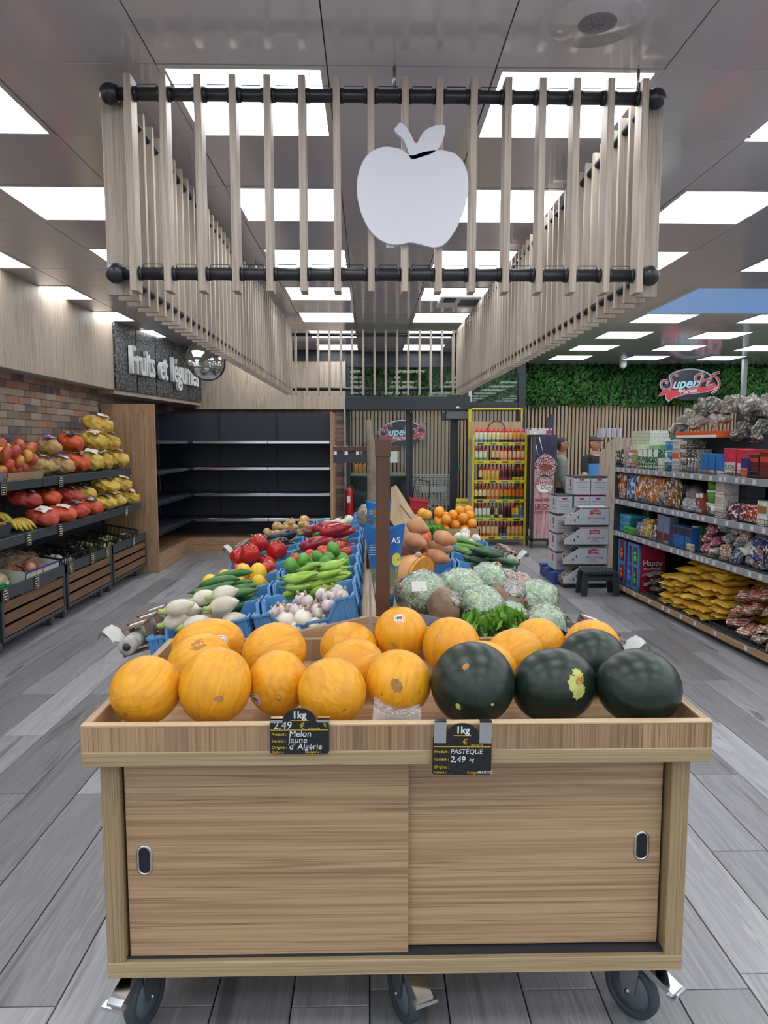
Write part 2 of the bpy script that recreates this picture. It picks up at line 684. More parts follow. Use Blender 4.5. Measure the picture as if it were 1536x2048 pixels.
# blue-tinted panel set in the ceiling to the right
t = thing('skylight_panel', 'large blue-tinted glowing ceiling panel over the grocery shelves', 'ceiling light', ((blue_x[0] + blue_x[1]) / 2, (blue_y[0] + blue_y[1]) / 2, CEIL))
w, d = (blue_x[1] - blue_x[0]) / 2, (blue_y[1] - blue_y[0]) / 2
m_blue = M('blue sky panel', '#6f97c8', .3, emit=.62)
MB().box(-w, w, -d, d, .004, .016).build('diffuser', m_blue, t)
f = MB()
for s in (-1, 1):
    f.box(s * w, s * (w + .02), -d - .02, d + .02, -.003, .018)
    f.box(-w, w, s * d, s * (d + .02), -.003, .018)
f.build('frame', m_ceil, t)

# ceiling speaker
t = thing('ceiling_speaker', 'round white loudspeaker grille set flush in the ceiling', 'speaker', (.736, 2.436, CEIL))
MB().lathe([(0, -.006), (.145, -.006), (.15, 0), (.15, .002)], 40).build('bezel', m_ceil, t)
MB().lathe([(0, -.012), (.05, -.011), (.062, -.006)], 32).build('grille', M('speaker mesh', '#85858a', .4), t)
g = MB()
for k in range(1, 8):
    for a in range(6 + k * 4):
        q = 2 * math.pi * a / (6 + k * 4)
        g.lathe([(0, -.0135), (.0019, -.013)], 5, mat=T(.0078 * k * math.cos(q), .0078 * k * math.sin(q), .0002))
tag(g.build('hole_pattern', M('speaker hole', '#2b2b30', .8), t), kind='stuff')

# cassette air conditioner inside the slatted frame
t = thing('air_conditioner', 'white ceiling cassette air conditioner behind the slats', 'air conditioner', (.95, 6.95, CEIL))
MB().bbox(-.3, .3, -.26, .26, -.03, .0, .01).build('panel', m_white, t)
for k in range(7):
    MB().box(-.1, .26, -.14 + k * .045, -.115 + k * .045, -.036, -.029).build('slat', M('vent slat', '#6a6c70', .5), t)
MB().box(-.26, -.15, -.2, -.02, -.036, -.029).build('vent', m_black, t)

for k, (px, py, w_) in enumerate([(1245, 641, .2), (1283, 641, .0)]):
    pass
t = thing('dome_camera', 'small white dome camera hanging from the ceiling before the green wall', 'camera', tuple(PZ(1246, 734, 2.76)))
MB().lathe([(.06, .09), (.06, .02), (.05, .0), (.0, -.03)], 16).build('dome', m_white, t)
MB().lathe([(.05, .085), (.075, .09), (.075, .1)], 16).build('base', m_white, t)

# ---- left wall: bricks below, oak soffit above
WX = -3.05
wl = struct(MB().box(WX - .14, WX - .012, 2.0, 11.0, 0, CEIL + .03).build('wall_left', m_mortar))
bcols = ['#94705f', '#80604f', '#a37660', '#6a585a', '#8e7e72', '#5f575b', '#967f6f', '#9c6a58', '#7a6e68', '#a39282']
bm_ = []
for c in bcols:
    m = M('brick ' + c, c, .62, col2='#8f8073', ns=14, lo=.5, hi=.85, bmp=.2)
    bm_.append(MB().bbox(0, .012, -.103, .103, -.0305, .0305, .002).mesh('brick', m))
BH, BL = .0655, .212
nb = 0
rest = MB()
for r in range(31):
    z = .06 + (r + .5) * BH
    for k in range(44):
        y = 2.1 + (k + (r % 2) * .5) * BL
        if y > 10.9:
            continue
        if z > 1.2 and 5.0 < y < 8.2 + (z > 1.85) * .9 and z < 2.08:
            put('brick', rnd.choice(bm_), wl, loc=(WX - .012, y, z))
            nb += 1
        elif z < 2.1:
            rest.box(WX - .012, WX, y - .103, y + .103, z - .0305, z + .0305)
tag(rest.build('brick_field', m_brick, wl), kind='stuff')
SX = -2.88
s = struct(MB().box(WX - .01, SX, 2.0, 8.2, 2.085, CEIL).build('trim_1', m_soffit))
struct(MB().box(SX, SX + .006, 2.0, 8.2, 2.072, 2.085).build('trim_2', m_black))
# soffit carrying the sign, turning slightly into the room
A, B = Vector((SX, 8.2, 0)), Vector((-2.52, 10.85, 0))
poly = [(A.x, A.y), (B.x, B.y), (B.x - .5, B.y), (A.x - .18, A.y)]
struct(MB().prism([(p[0], p[1]) for p in poly][::-1], 2.04, CEIL, 'z').build('trim_3', m_soffit))

# sign: five perforated dark panels with white letters
sg = thing('wall_sign', 'black lattice wall sign with white letters reading Fruits et légumes', 'sign', (0, 0, 0))
dirv = (B - A).normalized()
nrm = Vector((dirv.y, -dirv.x, 0))
Fm = Matrix((dirv, Vector((0, 0, 1)), nrm)).transposed().to_4x4()
Fm.translation = A + nrm * .004
m_lat, nt, b = new_mat('pierced black panel')
v = node(nt, 'ShaderNodeTexVoronoi', feature='DISTANCE_TO_EDGE', i_Scale=19.0)
nt.links.new(coords(nt, rnd=False), v.inputs['Vector'])
c = ramp(nt, v.outputs['Distance'], [(.0, '#14171b'), (.10, '#14171b'), (.13, '#50565a'), (.34, '#6c7275'), (.6, '#2a2e32')])
nt.links.new(c, b.inputs['Base Color'])
b.inputs['Roughness'].default_value = .35
bump(nt, b, v.outputs['Distance'], .25, .006)
L = (B - A).length
for k in range(5):
    MB().box(k * L / 5 + .01, (k + 1) * L / 5 - .012, .02, .76, 0, .02).xf(Fm @ Matrix.Translation((0, 2.07, 0))).build('panel', m_lat, sg)
tx = text('Fruits  et  légumes', .46, M('white sign letters', '#efefef', .4), sg, depth=.022, sx=.82, off=.006, space=.92)
tx.matrix_basis = Fm @ T(L * .505, 2.07 + .37, .05) @ Matrix.Diagonal((.68, .98, 1, 1))

# ---- back wall on the left with its soffit, brick pier
wb = struct(MB().box(-3.2, -.36, 10.912, 11.05, 0, CEIL + .03).build('wall_back', m_mortar))
rest = MB()
for r in range(31):
    z = .06 + (r + .5) * BH
    for k in range(14):
        x = -3.05 + (k + (r % 2) * .5) * BL
        x1 = min(x + .206, -.375)
        if x1 - x < .02 or z > 2.0:
            continue
        if x > -.9:
            o = MB().bbox(x, x1, 10.9, 10.912, z - .0305, z + .0305, .002).build('brick', bm_[rnd.randrange(10)].materials[0], wb)
        else:
            rest.box(x, x1, 10.9, 10.912, z - .0305, z + .0305)
tag(rest.build('brick_field', m_brick, wb), kind='stuff')
struct(MB().box(-2.6, -.385, 10.8, 10.9, 1.985, 2.69).build('trim_4', m_soffit))
struct(MB().box(-3.0, -.385, 10.82, 10.9, 2.69, CEIL).build('trim_5', m_black))
struct(MB().box(-.385, -.365, 10.78, 10.92, 0, 2.69).build('trim_6', m_steel))

# ---- glazed entrance in the back plane
GY = 10.92
d1 = struct(thing('door_1', None, None))
fr = lambda x0, x1, z0, z1, y0=GY, y1=GY + .08: MB().bbox(x0, x1, y0, y1, z0, z1, .004)
fr(-.36, 1.5, 1.975, 2.175, GY - .16, GY + .1).build('header', m_frame, d1)
fr(-.36, -.3, 0, 1.975).build('frame', m_frame, d1)
fr(.545, .61, 0, 1.975).build('mullion', m_frame, d1)
fr(-.36, 1.28, 0, .06).build('sill', m_frame, d1)
MB().box(-.3, .545, GY + .03, GY + .04, .06, 1.975).build('pane', m_glass, d1)
MB().bbox(1.285, 1.335, GY - .165, GY - .159, 2.0, 2.025, .003).build('label', m_white, d1)
# open sliding leaf standing back from the doorway
d2 = struct(thing('door_2', None, None))
fr(1.24, 1.36, 0, 1.9, GY + .12, GY + .2).build('frame', m_frame, d2)
MB().bbox(1.14, 1.5, GY - .15, GY + .5, 1.84, 1.955, .01).build('header', M('grey door drive', '#5b6165', .5), d2)
fr(.615, .66, 0, 1.95, GY + .14, GY + .19).build('frame', m_frame, d2)
MB().box(.66, 1.24, GY + .16, GY + .168, .06, 1.9).build('pane', m_glass, d2)
MB().bbox(1.36, 1.4, GY + .1, GY + .13, 1.08, 1.15, .004).build('switch', M('green door switch', '#1f8a6a', .4), d2)
w1 = struct(thing('window_1', None, None))
fr(-.36, 2.36, 2.62, 2.7).build('frame', m_frame, w1)
fr(-.36, -.3, 2.175, 2.62).build('frame', m_frame, w1)
fr(1.49, 1.545, 2.1, 2.62).build('frame', m_steel, w1)
MB().box(-.3, 1.49, GY + .03, GY + .04, 2.175, 2.62).build('pane', m_glass, w1)
w2 = struct(thing('window_2', None, None))
fr(2.25, 2.36, 0, CEIL, GY - .02, GY + .12).build('frame', m_frame, w2)
fr(1.545, 2.25, 1.98, 2.1).build('frame', m_frame, w2)
fr(1.545, 2.25, 0, .1).build('frame', m_frame, w2)
fr(1.47, 1.545, 0, 2.1).build('frame', m_frame, w2)
MB().box(1.545, 2.25, GY + .03, GY + .04, 2.1, 2.62).build('pane', m_glass, w2)
MB().box(1.545, 2.25, GY + .03, GY + .04, .1, 1.98).build('pane', m_glass, w2)
struct(MB().box(-.36, 2.36, GY + .0, GY + .1, 2.7, CEIL).build('trim_7', m_frame))

# ---- far wall: upright battens below, planted green wall above
FY = 12.72
m_felt = M('black felt', '#25221f', .9)
wf = struct(MB().box(-1.4, 9.2, FY, FY + .1, 0, CEIL + .05).build('wall_far', m_felt))
m_batten = wood('batten', [(.3, '#98806a'), (.5, '#b29a80'), (.7, '#bfa98f')], 'z', 90, 1.5, rough=.55, var=.05)
bt = MB()
x = -1.3
while x < 9.1:
    bt.box(x, x + .042, FY - .028, FY, 0, 2.14)
    x += .066
tag(bt.build('batten_slats', m_batten, wf), kind='stuff')
# leaves of the green wall
m_leaf = M('green wall leaves', '#2a6330', .5, col2='#5c9a4c', ns=1.3, lo=.42, hi=.62)
lv = MB()
rg = random.Random(11)
for k in range(11000):
    x = rg.uniform(-1.2, 9.1)
    z = 2.07 + (CEIL - 2.07) * rg.random() ** .9
    edge = 2.08 + .09 * mnoise.noise(Vector((x * 2.2, 0, 0)))
    if z < edge:
        continue
    L_ = rg.uniform(.06, .12)
    w_ = L_ * rg.uniform(.16, .3)
    y = FY - rg.uniform(.0, .13) * (.55 + .45 * mnoise.noise(Vector((x * 1.5, z * 2, 3))) + .4)
    m4 = T(x, y, z, rg.uniform(.2, 1.5), rg.uniform(-.9, .9), rg.uniform(-1.2, 1.2))
    lv.add([m4 @ Vector(p) for p in ((0, 0, 0), (w_, .012, L_ * .4), (0, 0, L_), (-w_, .012, L_ * .4))], [(0, 1, 2, 3)])
hg = lv.build('foliage', m_leaf)
tag(hg, 'dense green planted foliage along the top of the slatted far wall', 'green wall', kind='stuff')
# side walls of the entrance so that the rear is closed
struct(MB().box(-1.5, -1.4, 11.05, 12.82, 0, CEIL).build('wall_entrance', M('dark entrance wall', '#33383c', .6)))
struct(MB().box(9.2, 9.3, 3.0, 12.82, 0, CEIL).build('wall_right', M('right wall', '#8d8a86', .7)))

# steel post by the green wall
p = PY(1487, 780, 11.6)
t = thing('steel_post', 'thin grey steel post rising to the ceiling right of the shop sign', 'post', (p.x, 11.6, 0))
MB().bbox(-.035, .035, -.035, .035, .01, CEIL - .01, .006).build('pole', M('grey post', '#8d9291', .5), t)
MB().box(-.08, .08, -.08, .08, 0, .01).build('base', m_steel, t)

# ================================================================== slatted canopy over the produce
cp = thing('slatted_canopy', 'hanging rectangular canopy of pale oak slats on black tubes over the produce island', 'canopy', (0, 0, 0))
CXL, CXR, CYF, CYB, CZB, CZT = -.975, 1.085, 2.70, 8.45, 2.045, 2.79
front_me = MB().bbox(-.0125, .0125, -.035, .035, CZB, CZT, .0015).mesh('slat', m_oak)
for p_ in front_me.polygons:
    pass
side_me = MB().bbox(-.041, .041, -.011, .011, CZB, CZT, .0015).mesh('slat', m_oak)
back_me = front_me
for k in range(16):
    put('slat', front_me, cp, loc=(-.853 + k * .12265, CYF, 0))
for k in range(15):
    put('slat', back_me, cp, loc=(-.86 + k * (.97 + .86) / 14, CYB, 0))
for k in range(50):
    y = CYF + .06 + k * (CYB - CYF - .06) / 49.5
    put('slat', side_me, cp, loc=(CXL + .041, y, 0))
    put('slat', side_me, cp, loc=(CXR - .041, y, 0))
zt, zb = 2.735, 2.112
for z in (zt, zb):
    MB().tube([(CXL + .05, CYF, z), (CXR - .05, CYF, z)], .0225, 14).build('tube', m_blackgl, cp)
    MB().tube([(CXL + .03, CYB, z), (CXR - .03, CYB, z)], .02, 10).build('tube', m_blackgl, cp)
    for x in (CXL + .06, CXR - .06):
        MB().tube([(x, CYF, z), (x, CYB, z)], .0165, 10).build('tube', m_blackgl, cp)
    for x in (CXL + .05, CXR - .05):
        e = MB().ball((x, CYF, z), .037, 16, 10)
        e.tube([(x, CYF, z), (x * .97, CYF, z)], .03, 14)
        e.build('elbow', m_blackgl, cp)
    # sleeves and clips between the front slats
    for k in range(15):
        xa, xb = -.853 + k * .12265 + .0135, -.853 + (k + 1) * .12265 - .0135
        c = MB()
        for x in (xa, xb - .012):
            c.tube([(x, CYF, z), (x + .012, CYF, z)], .0255, 12)
        c.tube([(xa + .012, CYF, z + .018), (xa + .014, CYF, z + .034), (xb - .014, CYF, z + .034), (xb - .012, CYF, z + .018)], .0018, 5)
        c.build('clip', m_blackgl, cp)
    for sx_, x in ((1, CXL + .06), (-1, CXR - .06)):
        for k in range(0, 30, 1):
            y = CYF + .06 + k * (CYB - CYF - .06) / 49.5 + .012
            MB().ball((x + sx_ * .006, y + .003, z), (.017, .006, .02), 8, 6).build('clamp', m_blackgl, cp)
for x, y in ((.09, CYF - .0), (.97, CYF + .0), (-.85, 5.5), (.95, 5.5), (.05, CYB)):
    MB().tube([(x, y, zt + .02), (x, y, CEIL)], .0017, 5).build('cable', m_steel, cp)
    MB().tube([(x, y, zt + .03), (x, y, zt + .1)], .006, 8).build('turnbuckle', m_steel, cp)

# white apple on the front slats
ap = thing('apple_sign', 'flat white apple silhouette fixed to the front slats of the canopy', 'sign', (0, CYF - .045, 0))
def sp(pts, n=8):
    """closed smooth outline through points"""
    out = []
    m = len(pts)
    for i in range(m):
        p0, p1, p2, p3 = (Vector(pts[(i + k - 1) % m]) for k in range(4))
        for j in range(n):
            t = j / n
            out.append(.5 * ((2 * p1) + (p2 - p0) * t + (2 * p0 - 5 * p1 + 4 * p2 - p3) * t * t + (3 * p1 - p0 - 3 * p2 + p3) * t ** 3))
    return out
body = [(822, 313), (800, 300), (765, 296), (735, 312), (718, 345), (714, 385), (724, 430), (745, 468), (775, 488), (800, 490), (820, 486), (845, 491), (870, 496), (892, 486), (915, 452), (931, 410), (936, 370), (930, 335), (912, 311), (885, 303), (850, 305)]
stem_ = [(789, 263), (795, 253), (800, 247), (810, 254), (820, 268), (832, 289), (845, 268), (862, 256), (888, 252), (889, 268), (882, 290), (868, 306), (845, 315), (822, 320), (815, 300), (806, 280)]
m_apple = M('white painted board', '#d0d0d7', .5)
def outl(pp, n):
    q = []
    for x, y in pp:
        P_ = PY(x, y, CYF - .045)
        q.append((P_.x, P_.z))
    q = [(a, b_) for a, b_ in sp(q, n)]
    ar = sum(q[i][0] * q[(i + 1) % len(q)][1] - q[(i + 1) % len(q)][0] * q[i][1] for i in range(len(q)))
    return q if ar > 0 else q[::-1]
MB().prism(outl(body, 6), -.009, .009, 'y').build('apple_body', m_apple, ap)
MB().prism(outl(stem_, 3), -.009, .009, 'y').build('stem_and_leaf', m_apple, ap)
# its fixing blocks reach back to the slats
MB().box(.06, .09, .009, .012, 2.2, 2.5).build('bracket', m_white, ap)

# ================================================================== front cart
ZEB = [(.25, '#8a6d52'), (.42, '#a78767'), (.55, '#b89976'), (.7, '#a58868'), (.85, '#bda07e')]
zx = wood('zebrano laminate across', ZEB, 'x', 34, .7, rough=.42, var=.02, bmp=.05, lines=30)
zz = wood('zebrano laminate upright', [(.25, '#7c634c'), (.42, '#97795d'), (.55, '#a5886a'), (.7, '#8f7458'), (.85, '#ab9072')], 'z', 46, .7, rough=.42, var=.03, bmp=.05, lines=42)
zy = wood('zebrano laminate along', ZEB, 'y', 40, .8, rough=.42, var=.02, bmp=.05, lines=36)
zzs = wood('zebrano stave', [(.25, '#6f553f'), (.42, '#957658'), (.55, '#ab8c6c'), (.7, '#8a6d52'), (.85, '#b39878')], 'z', 60, .7, rough=.42, var=.14, bmp=.05, lines=55)
ze = wood('zebrano edge band', [(.25, '#8d7757'), (.45, '#a48e6b'), (.6, '#b7a280'), (.8, '#9d8763')], 'x', 230, 1.2, rough=.45, var=.02, bmp=.05, lines=140)
zez = wood('zebrano edge band upright', [(.25, '#7f6a4b'), (.45, '#97805d'), (.6, '#aa9370'), (.8, '#8d7753')], 'z', 230, 1.2, rough=.45, var=.02, bmp=.05, lines=140)
m_rim = wood('pale rim edge', [(.3, '#b89b78'), (.6, '#cbb08d')], 'x', 200, 2, rough=.5, var=.02)
XL, XR, YF, YB = -.668, .800, 1.60, 2.335
ZR, ZF, ZT = .852, .778, .752         # rim, tray floor, underside of tray
ct = thing('produce_cart', 'wheeled zebra-grain wooden cart with open tray and two sliding doors, carrying melons', 'cart', (0, 0, 0))
n = 18
xs = [XL]
while xs[-1] < XR - .05:
    xs.append(xs[-1] + rnd.uniform(.05, .1))
xs[-1] = XR
t_ = .02
for a, b_ in zip(xs, xs[1:]):
    MB().box(a, b_, YF, YF + t_, .787, ZR - .006).build('front_stave', zzs, ct)
MB().bbox(XL, XR, YF - .001, YF + t_, ZR - .006, ZR, .0015).build('front_rim', m_rim, ct)
MB().bbox(XL, XR, YF - .002, YF + .03, ZT, .787, .002).build('front_band', ze, ct)
for x0, x1 in ((XL, XL + t_), (XR - t_, XR)):
    MB().bbox(x0, x1, YF + t_, YB, ZT, ZR, .002).build('tray_side', zy, ct)
MB().bbox(XL + t_, XR - t_, YB - t_, YB, ZT, ZR, .002).build('tray_back', zz, ct)
MB().box(XL + t_, XR - t_, YF + .03, YB - t_, ZT + .004, ZF).build('tray_floor', zx, ct)
BX0, BX1, BY, BB = -.648, .778, 1.655, .185
MB().bbox(BX0, BX0 + .045, BY, 2.30, BB, ZT, .002).build('side_panel', zez, ct)
MB().bbox(BX1 - .045, BX1, BY, 2.30, BB, ZT, .002).build('side_panel', zez, ct)
MB().bbox(BX0, BX1, BY - .003, 2.30, BB, BB + .04, .002).build('bottom_board', ze, ct)
MB().box(BX0 + .045, BX1 - .045, 2.27, 2.29, BB + .04, ZT).build('back_panel', zx, ct)
MB().box(BX0 + .045, BX1 - .045, BY + .012, BY + .06, BB + .04, BB + .047).build('door_track', m_black, ct)
MB().box(BX0 + .045, BX1 - .045, BY + .012, BY + .06, ZT - .012, ZT).build('door_track', m_black, ct)
DM = .093
for x0, x1, y0, z0, hx, hz in ((BX0 + .052, DM, BY + .014, BB + .043, -.553, .482), (DM - .05, BX1 - .052, BY + .034, BB + .05, .678, .494)):
    dr = MB().bbox(x0, x1, y0, y0 + .016, z0, ZT - .004, .0012).build('door', zx, ct)
    h = MB()
    def stad(w_, hh, k=10):
        return [(w_ * math.cos(a), hh - w_ + w_ * math.sin(a)) for a in [math.pi * i / k for i in range(k + 1)]] + [(w_ * math.cos(a), -hh + w_ + w_ * math.sin(a)) for a in [math.pi + math.pi * i / k for i in range(k + 1)]]
    o_, i_ = stad(.0185, .0385), stad(.0135, .0335)
    nn = len(o_)
    vs = [(hx + x, y0 - .003, hz + z) for x, z in o_] + [(hx + x, y0 - .004, hz + z) for x, z in i_] + [(hx + x, y0 + .0005, hz + z) for x, z in o_] + [(hx + x * .98, y0 - .0005, hz + z * .98) for x, z in i_]
    h.add(vs, [(i, (i + 1) % nn, nn + (i + 1) % nn, nn + i) for i in range(nn)] + [(2 * nn + i, 2 * nn + (i + 1) % nn, (i + 1) % nn, i) for i in range(nn)] + [(nn + i, nn + (i + 1) % nn, 3 * nn + (i + 1) % nn, 3 * nn + i) for i in range(nn)], 0, True)
    h.build('handle', m_chrome, dr)
    MB().prism([(hx + x * .99, hz + z * .99) for x, z in i_], y0 - .0012, y0 - .0004, 'y').build('recess', M('dark recess', '#121417', .5), dr)

m_tyre = M('grey rubber tyre', '#3d444b', .6)
m_wheel = M('grey wheel', '#566068', .45)
def caster(x, y, rz, scale=1.0, parent=ct):
    m = T(x, y, 0, 0, 0, rz)
    w_ = MB()
    r = .0625 * scale
    ax = m @ T(0, 0, r) @ Matrix.Rotation(math.pi / 2, 4, 'Y')
    w_.lathe([(0, -.013), (r * .3, -.015), (r * .42, -.012), (r * .7, -.01), (r * .78, -.014), (r * .94, -.015), (r, -.009), (r, .009), (r * .94, .015), (r * .78, .014), (r * .7, .01), (r * .42, .012), (r * .3, .015), (0, .013)], 28, mat=ax)
    wo = w_.build('caster', m_tyre, parent)
    MB().lathe([(r * .05, -.0165), (r * .3, -.0162), (r * .74, -.0118), (r * .74, .0118), (r * .3, .0162), (r * .05, .0165)], 24, mat=ax).build('wheel_hub', m_wheel, wo)
    f = MB()
    for s in (-1, 1):
        pts = [(-.02, r + .0), (.012, r - .012), (.03, 1.9 * r), (.03, 2.35 * r), (-.03, 2.35 * r), (-.03, 1.8 * r)]
        f.prism([(a, b_) for a, b_ in pts], s * .019, s * .0225, 'x')
    zt_ = BB - .001 if parent is ct else 2.95 * r
    f.lathe([(0, 2.2 * r), (.03, 2.2 * r), (.034, 2.3 * r), (.034, zt_), (0, zt_)], 16)
    f.tube([(-.026, 0, r), (.026, 0, r)], .007, 8)
    f.xf(m)
    f.build('fork', m_steel, wo)
    if parent is ct:
        bk = MB().prism([(-.118, 1.80 * r), (-.10, 1.84 * r), (-.03, 2.12 * r), (-.03, 2.28 * r), (-.06, 2.26 * r), (-.11, 2.02 * r), (-.125, 1.94 * r)][::1], -.021, .021, 'x')
        bk.prism([(-.132, 1.76 * r), (-.112, 1.80 * r), (-.112, 1.90 * r), (-.132, 1.88 * r)], -.03, .03, 'x')
        bk.xf(m).build('brake_pedal', m_chrome, wo)
    return wo
caster(-.585, 1.735, -.3, 1.2)
caster(.085, 1.735, .4, 1.2)
caster(.685, 1.735, .65, 1.2)
caster(-.555, 2.2, .2)
caster(.70, 2.2, -.3)

# ---- melons and watermelons
def melon_mat():
    m, nt, b = new_mat('yellow melon rind')
    b.inputs['Roughness'].default_value = .42
    v = coords(nt, (44, 44, 6))
    n1 = node(nt, 'ShaderNodeTexNoise', i_Scale=1.0, i_Detail=5.0, i_Distortion=1.2)
    nt.links.new(v, n1.inputs['Vector'])
    c = ramp(nt, n1.outputs[0], [(.25, '#cf8a1c'), (.42, '#de961a'), (.55, '#e7a11e'), (.75, '#edac2c')])
    n2 = node(nt, 'ShaderNodeTexNoise', i_Scale=1.0, i_Detail=8.0, i_Roughness=.75, i_Distortion=2.5)
    nt.links.new(coords(nt, (38, 38, 9)), n2.inputs['Vector'])
    f = ramp(nt, n2.outputs[0], [(.64, (0, 0, 0, 1)), (.72, (1, 1, 1, 1))])
    n3 = node(nt, 'ShaderNodeTexNoise', i_Scale=7.0, i_Detail=2.0)
    nt.links.new(coords(nt), n3.inputs['Vector'])
    f3 = ramp(nt, n3.outputs[0], [(.52, (0, 0, 0, 1)), (.64, (.75, .75, .75, 1))])
    ff = mixc(nt, 1.0, f, f3, 'MULTIPLY')
    c = mixc(nt, ff, c, lin('#a87840'))
    c = rnd_value(nt, c, .05)
    nt.links.new(c, b.inputs['Base Color'])
    bump(nt, b, n1.outputs[0], .35, .006)
    return m
m_melon = melon_mat()
def wm_mat():
    m, nt, b = new_mat('dark watermelon rind')
    b.inputs['Roughness'].default_value = .33
    b.inputs['Specular IOR Level'].default_value = .45
    n1 = node(nt, 'ShaderNodeTexNoise', i_Scale=1.0, i_Detail=6.0, i_Roughness=.7, i_Distortion=1.0)
    nt.links.new(coords(nt, (18, 18, 6)), n1.inputs['Vector'])
    c = ramp(nt, n1.outputs[0], [(.3, '#131c17'), (.5, '#1b2720'), (.62, '#253229'), (.8, '#323e35')])
    n2 = node(nt, 'ShaderNodeTexNoise', i_Scale=42.0, i_Detail=3.0)
    nt.links.new(coords(nt), n2.inputs['Vector'])
    f = ramp(nt, n2.outputs[0], [(.74, (0, 0, 0, 1)), (.77, (.8, .8, .8, 1))])
    c = mixc(nt, f, c, lin('#8a9270'))
    nt.links.new(c, b.inputs['Base Color'])
    bump(nt, b, n1.outputs[0], .08, .006)
    return m
m_wm = wm_mat()
m_scar = M('corky scar', '#ae8148', .8, col2='#94693a', ns=60)
m_stk = M('white sticker', '#e6e2dc', .4)
m_stg, m_str, m_stw = M('sticker green', '#1d6b4a', .4), M('sticker red', '#c2343c', .4), M('sticker ring', '#8f8a94', .4)
m_ypatch = M('pale yellow ground spot', '#c2c26a', .5, col2='#a5a95a', ns=40)

def seat(px, py, w, h, Y=None, floor=ZF):
    """centre and radii of a fruit seen at (px, py) that stands on the tray"""
    if Y is None:
        lo_, hi_ = 1.7, 2.6
        for _ in range(40):
            Y = (lo_ + hi_) / 2
            c = PY(px, py, Y)
            rz = h / 2 * (c - C0).dot(FW) / FPX
            if c.z - rz > floor:
                lo_ = Y
            else:
                hi_ = Y
        Y = min(Y, 2.215)
    c = PY(px, py, Y)
    dep = (c - C0).dot(FW)
    return c, w / 2 * dep / FPX, h / 2 * dep / FPX

fruit_prof = lambda r, a, e=.06: [(0, -a)] + [(r * math.sin(t) ** .93, -a * math.cos(t)) for t in [math.pi * i / 22 for i in range(1, 22)]] + [(0, a)]
def melon(px, py, w, h, axis, label, Y=None, stickers=(), stem=None, water=False, spots=(), long=1.0, name=None):
    c, rw, rh = seat(px, py, w, h, Y)
    ax = Vector(axis).normalized()
    if abs(ax.z) > .7:
        a, r = rh, rw
    elif abs(ax.x) > .6:
        a, r = rw, rh
    else:
        a, r = (rw + rh) / 2 * long, (rw + rh) / 2
    up_ = Vector((1, 0, 0)) if abs(ax.z) > .9 else Vector((0, 0, 1))
    xv = up_.cross(ax).normalized()
    mw = Matrix((xv, ax.cross(xv), ax)).transposed().to_4x4()
    mw.translation = c
    if abs(ax.y) > .6:                      # keep the seen width and height when it points at the viewer
        sx_, sz_ = rw / r, rh / r
    else:
        sx_ = sz_ = 1
    nm = name or ('watermelon' if water else 'yellow_melon')
    ribs = (lambda q, z: 1) if water else (lambda q, z: 1 + .006 * math.sin(9 * q + 3 * z / a))
    mb = MB().lathe(fruit_prof(r, a), 40, rib=ribs)
    S = Matrix.Diagonal((sx_, sz_, 1, 1))
    mb.xf(S)
    o = mb.build(nm, m_wm if water else m_melon, mw=mw)
    tag(o, label, 'watermelon' if water else 'melon', 'watermelons on the cart' if water else 'yellow melons on the cart')
    MELONS.append((o, ax, r * sx_, r * sz_, a))
    inv = mw.to_3x3().inverted()
    def spot(d, size, mat, nmn, outline=None, lift=1.006, raw=False):
        dd = Vector(d) if raw else inv @ Vector(d)
        dd = Vector((dd.x / (r * sx_), dd.y / (r * sz_), dd.z / a)).normalized()
        q = patch(r * sx_, r * sz_, a, dd, size / r, outline, lift)
        return q.build(nmn, mat, o)
    for d in stickers:
        spot(d, .0165, m_stk, 'sticker', None, 1.013)
        k = spot(d, .0135, m_stw, 'sticker_ring', None, 1.0145)
        e = spot(d, .0115, m_stk, 'sticker_centre', None, 1.016)
        for s_, mt in ((-1, m_stg), (1, m_str)):
            dv = Vector(d).normalized() + Vector((s_ * .045, 0, .0))
            spot(dv, .0055, mt, 'sticker_mark', None, 1.0175)
    for d, size, kind in spots:
        jag = lambda t, s_=rnd.random() * 9: 1 + .35 * math.sin(3 * t + s_) * math.sin(5 * t + s_ * 2) + .2 * math.sin(9 * t)
        spot(d, size, m_scar if kind == 's' else m_ypatch, 'scar' if kind == 's' else 'pale_patch', jag, 1.004)
    if stem:
        d = Vector(stem).normalized()
        dd = inv @ d
        dd = Vector((dd.x / (r * sx_), dd.y / (r * sz_), dd.z / a)).normalized()
        p = Vector((dd.x * r * sx_, dd.y * r * sz_, dd.z * a))
        nrm_ = p.normalized()
        MB().tube([p * .98, p + nrm_ * .012, p + nrm_ * .022 + Vector((.004, .003, 0))], [.006, .0045, .004], 7).build('stem', m_scar, o)
    return o

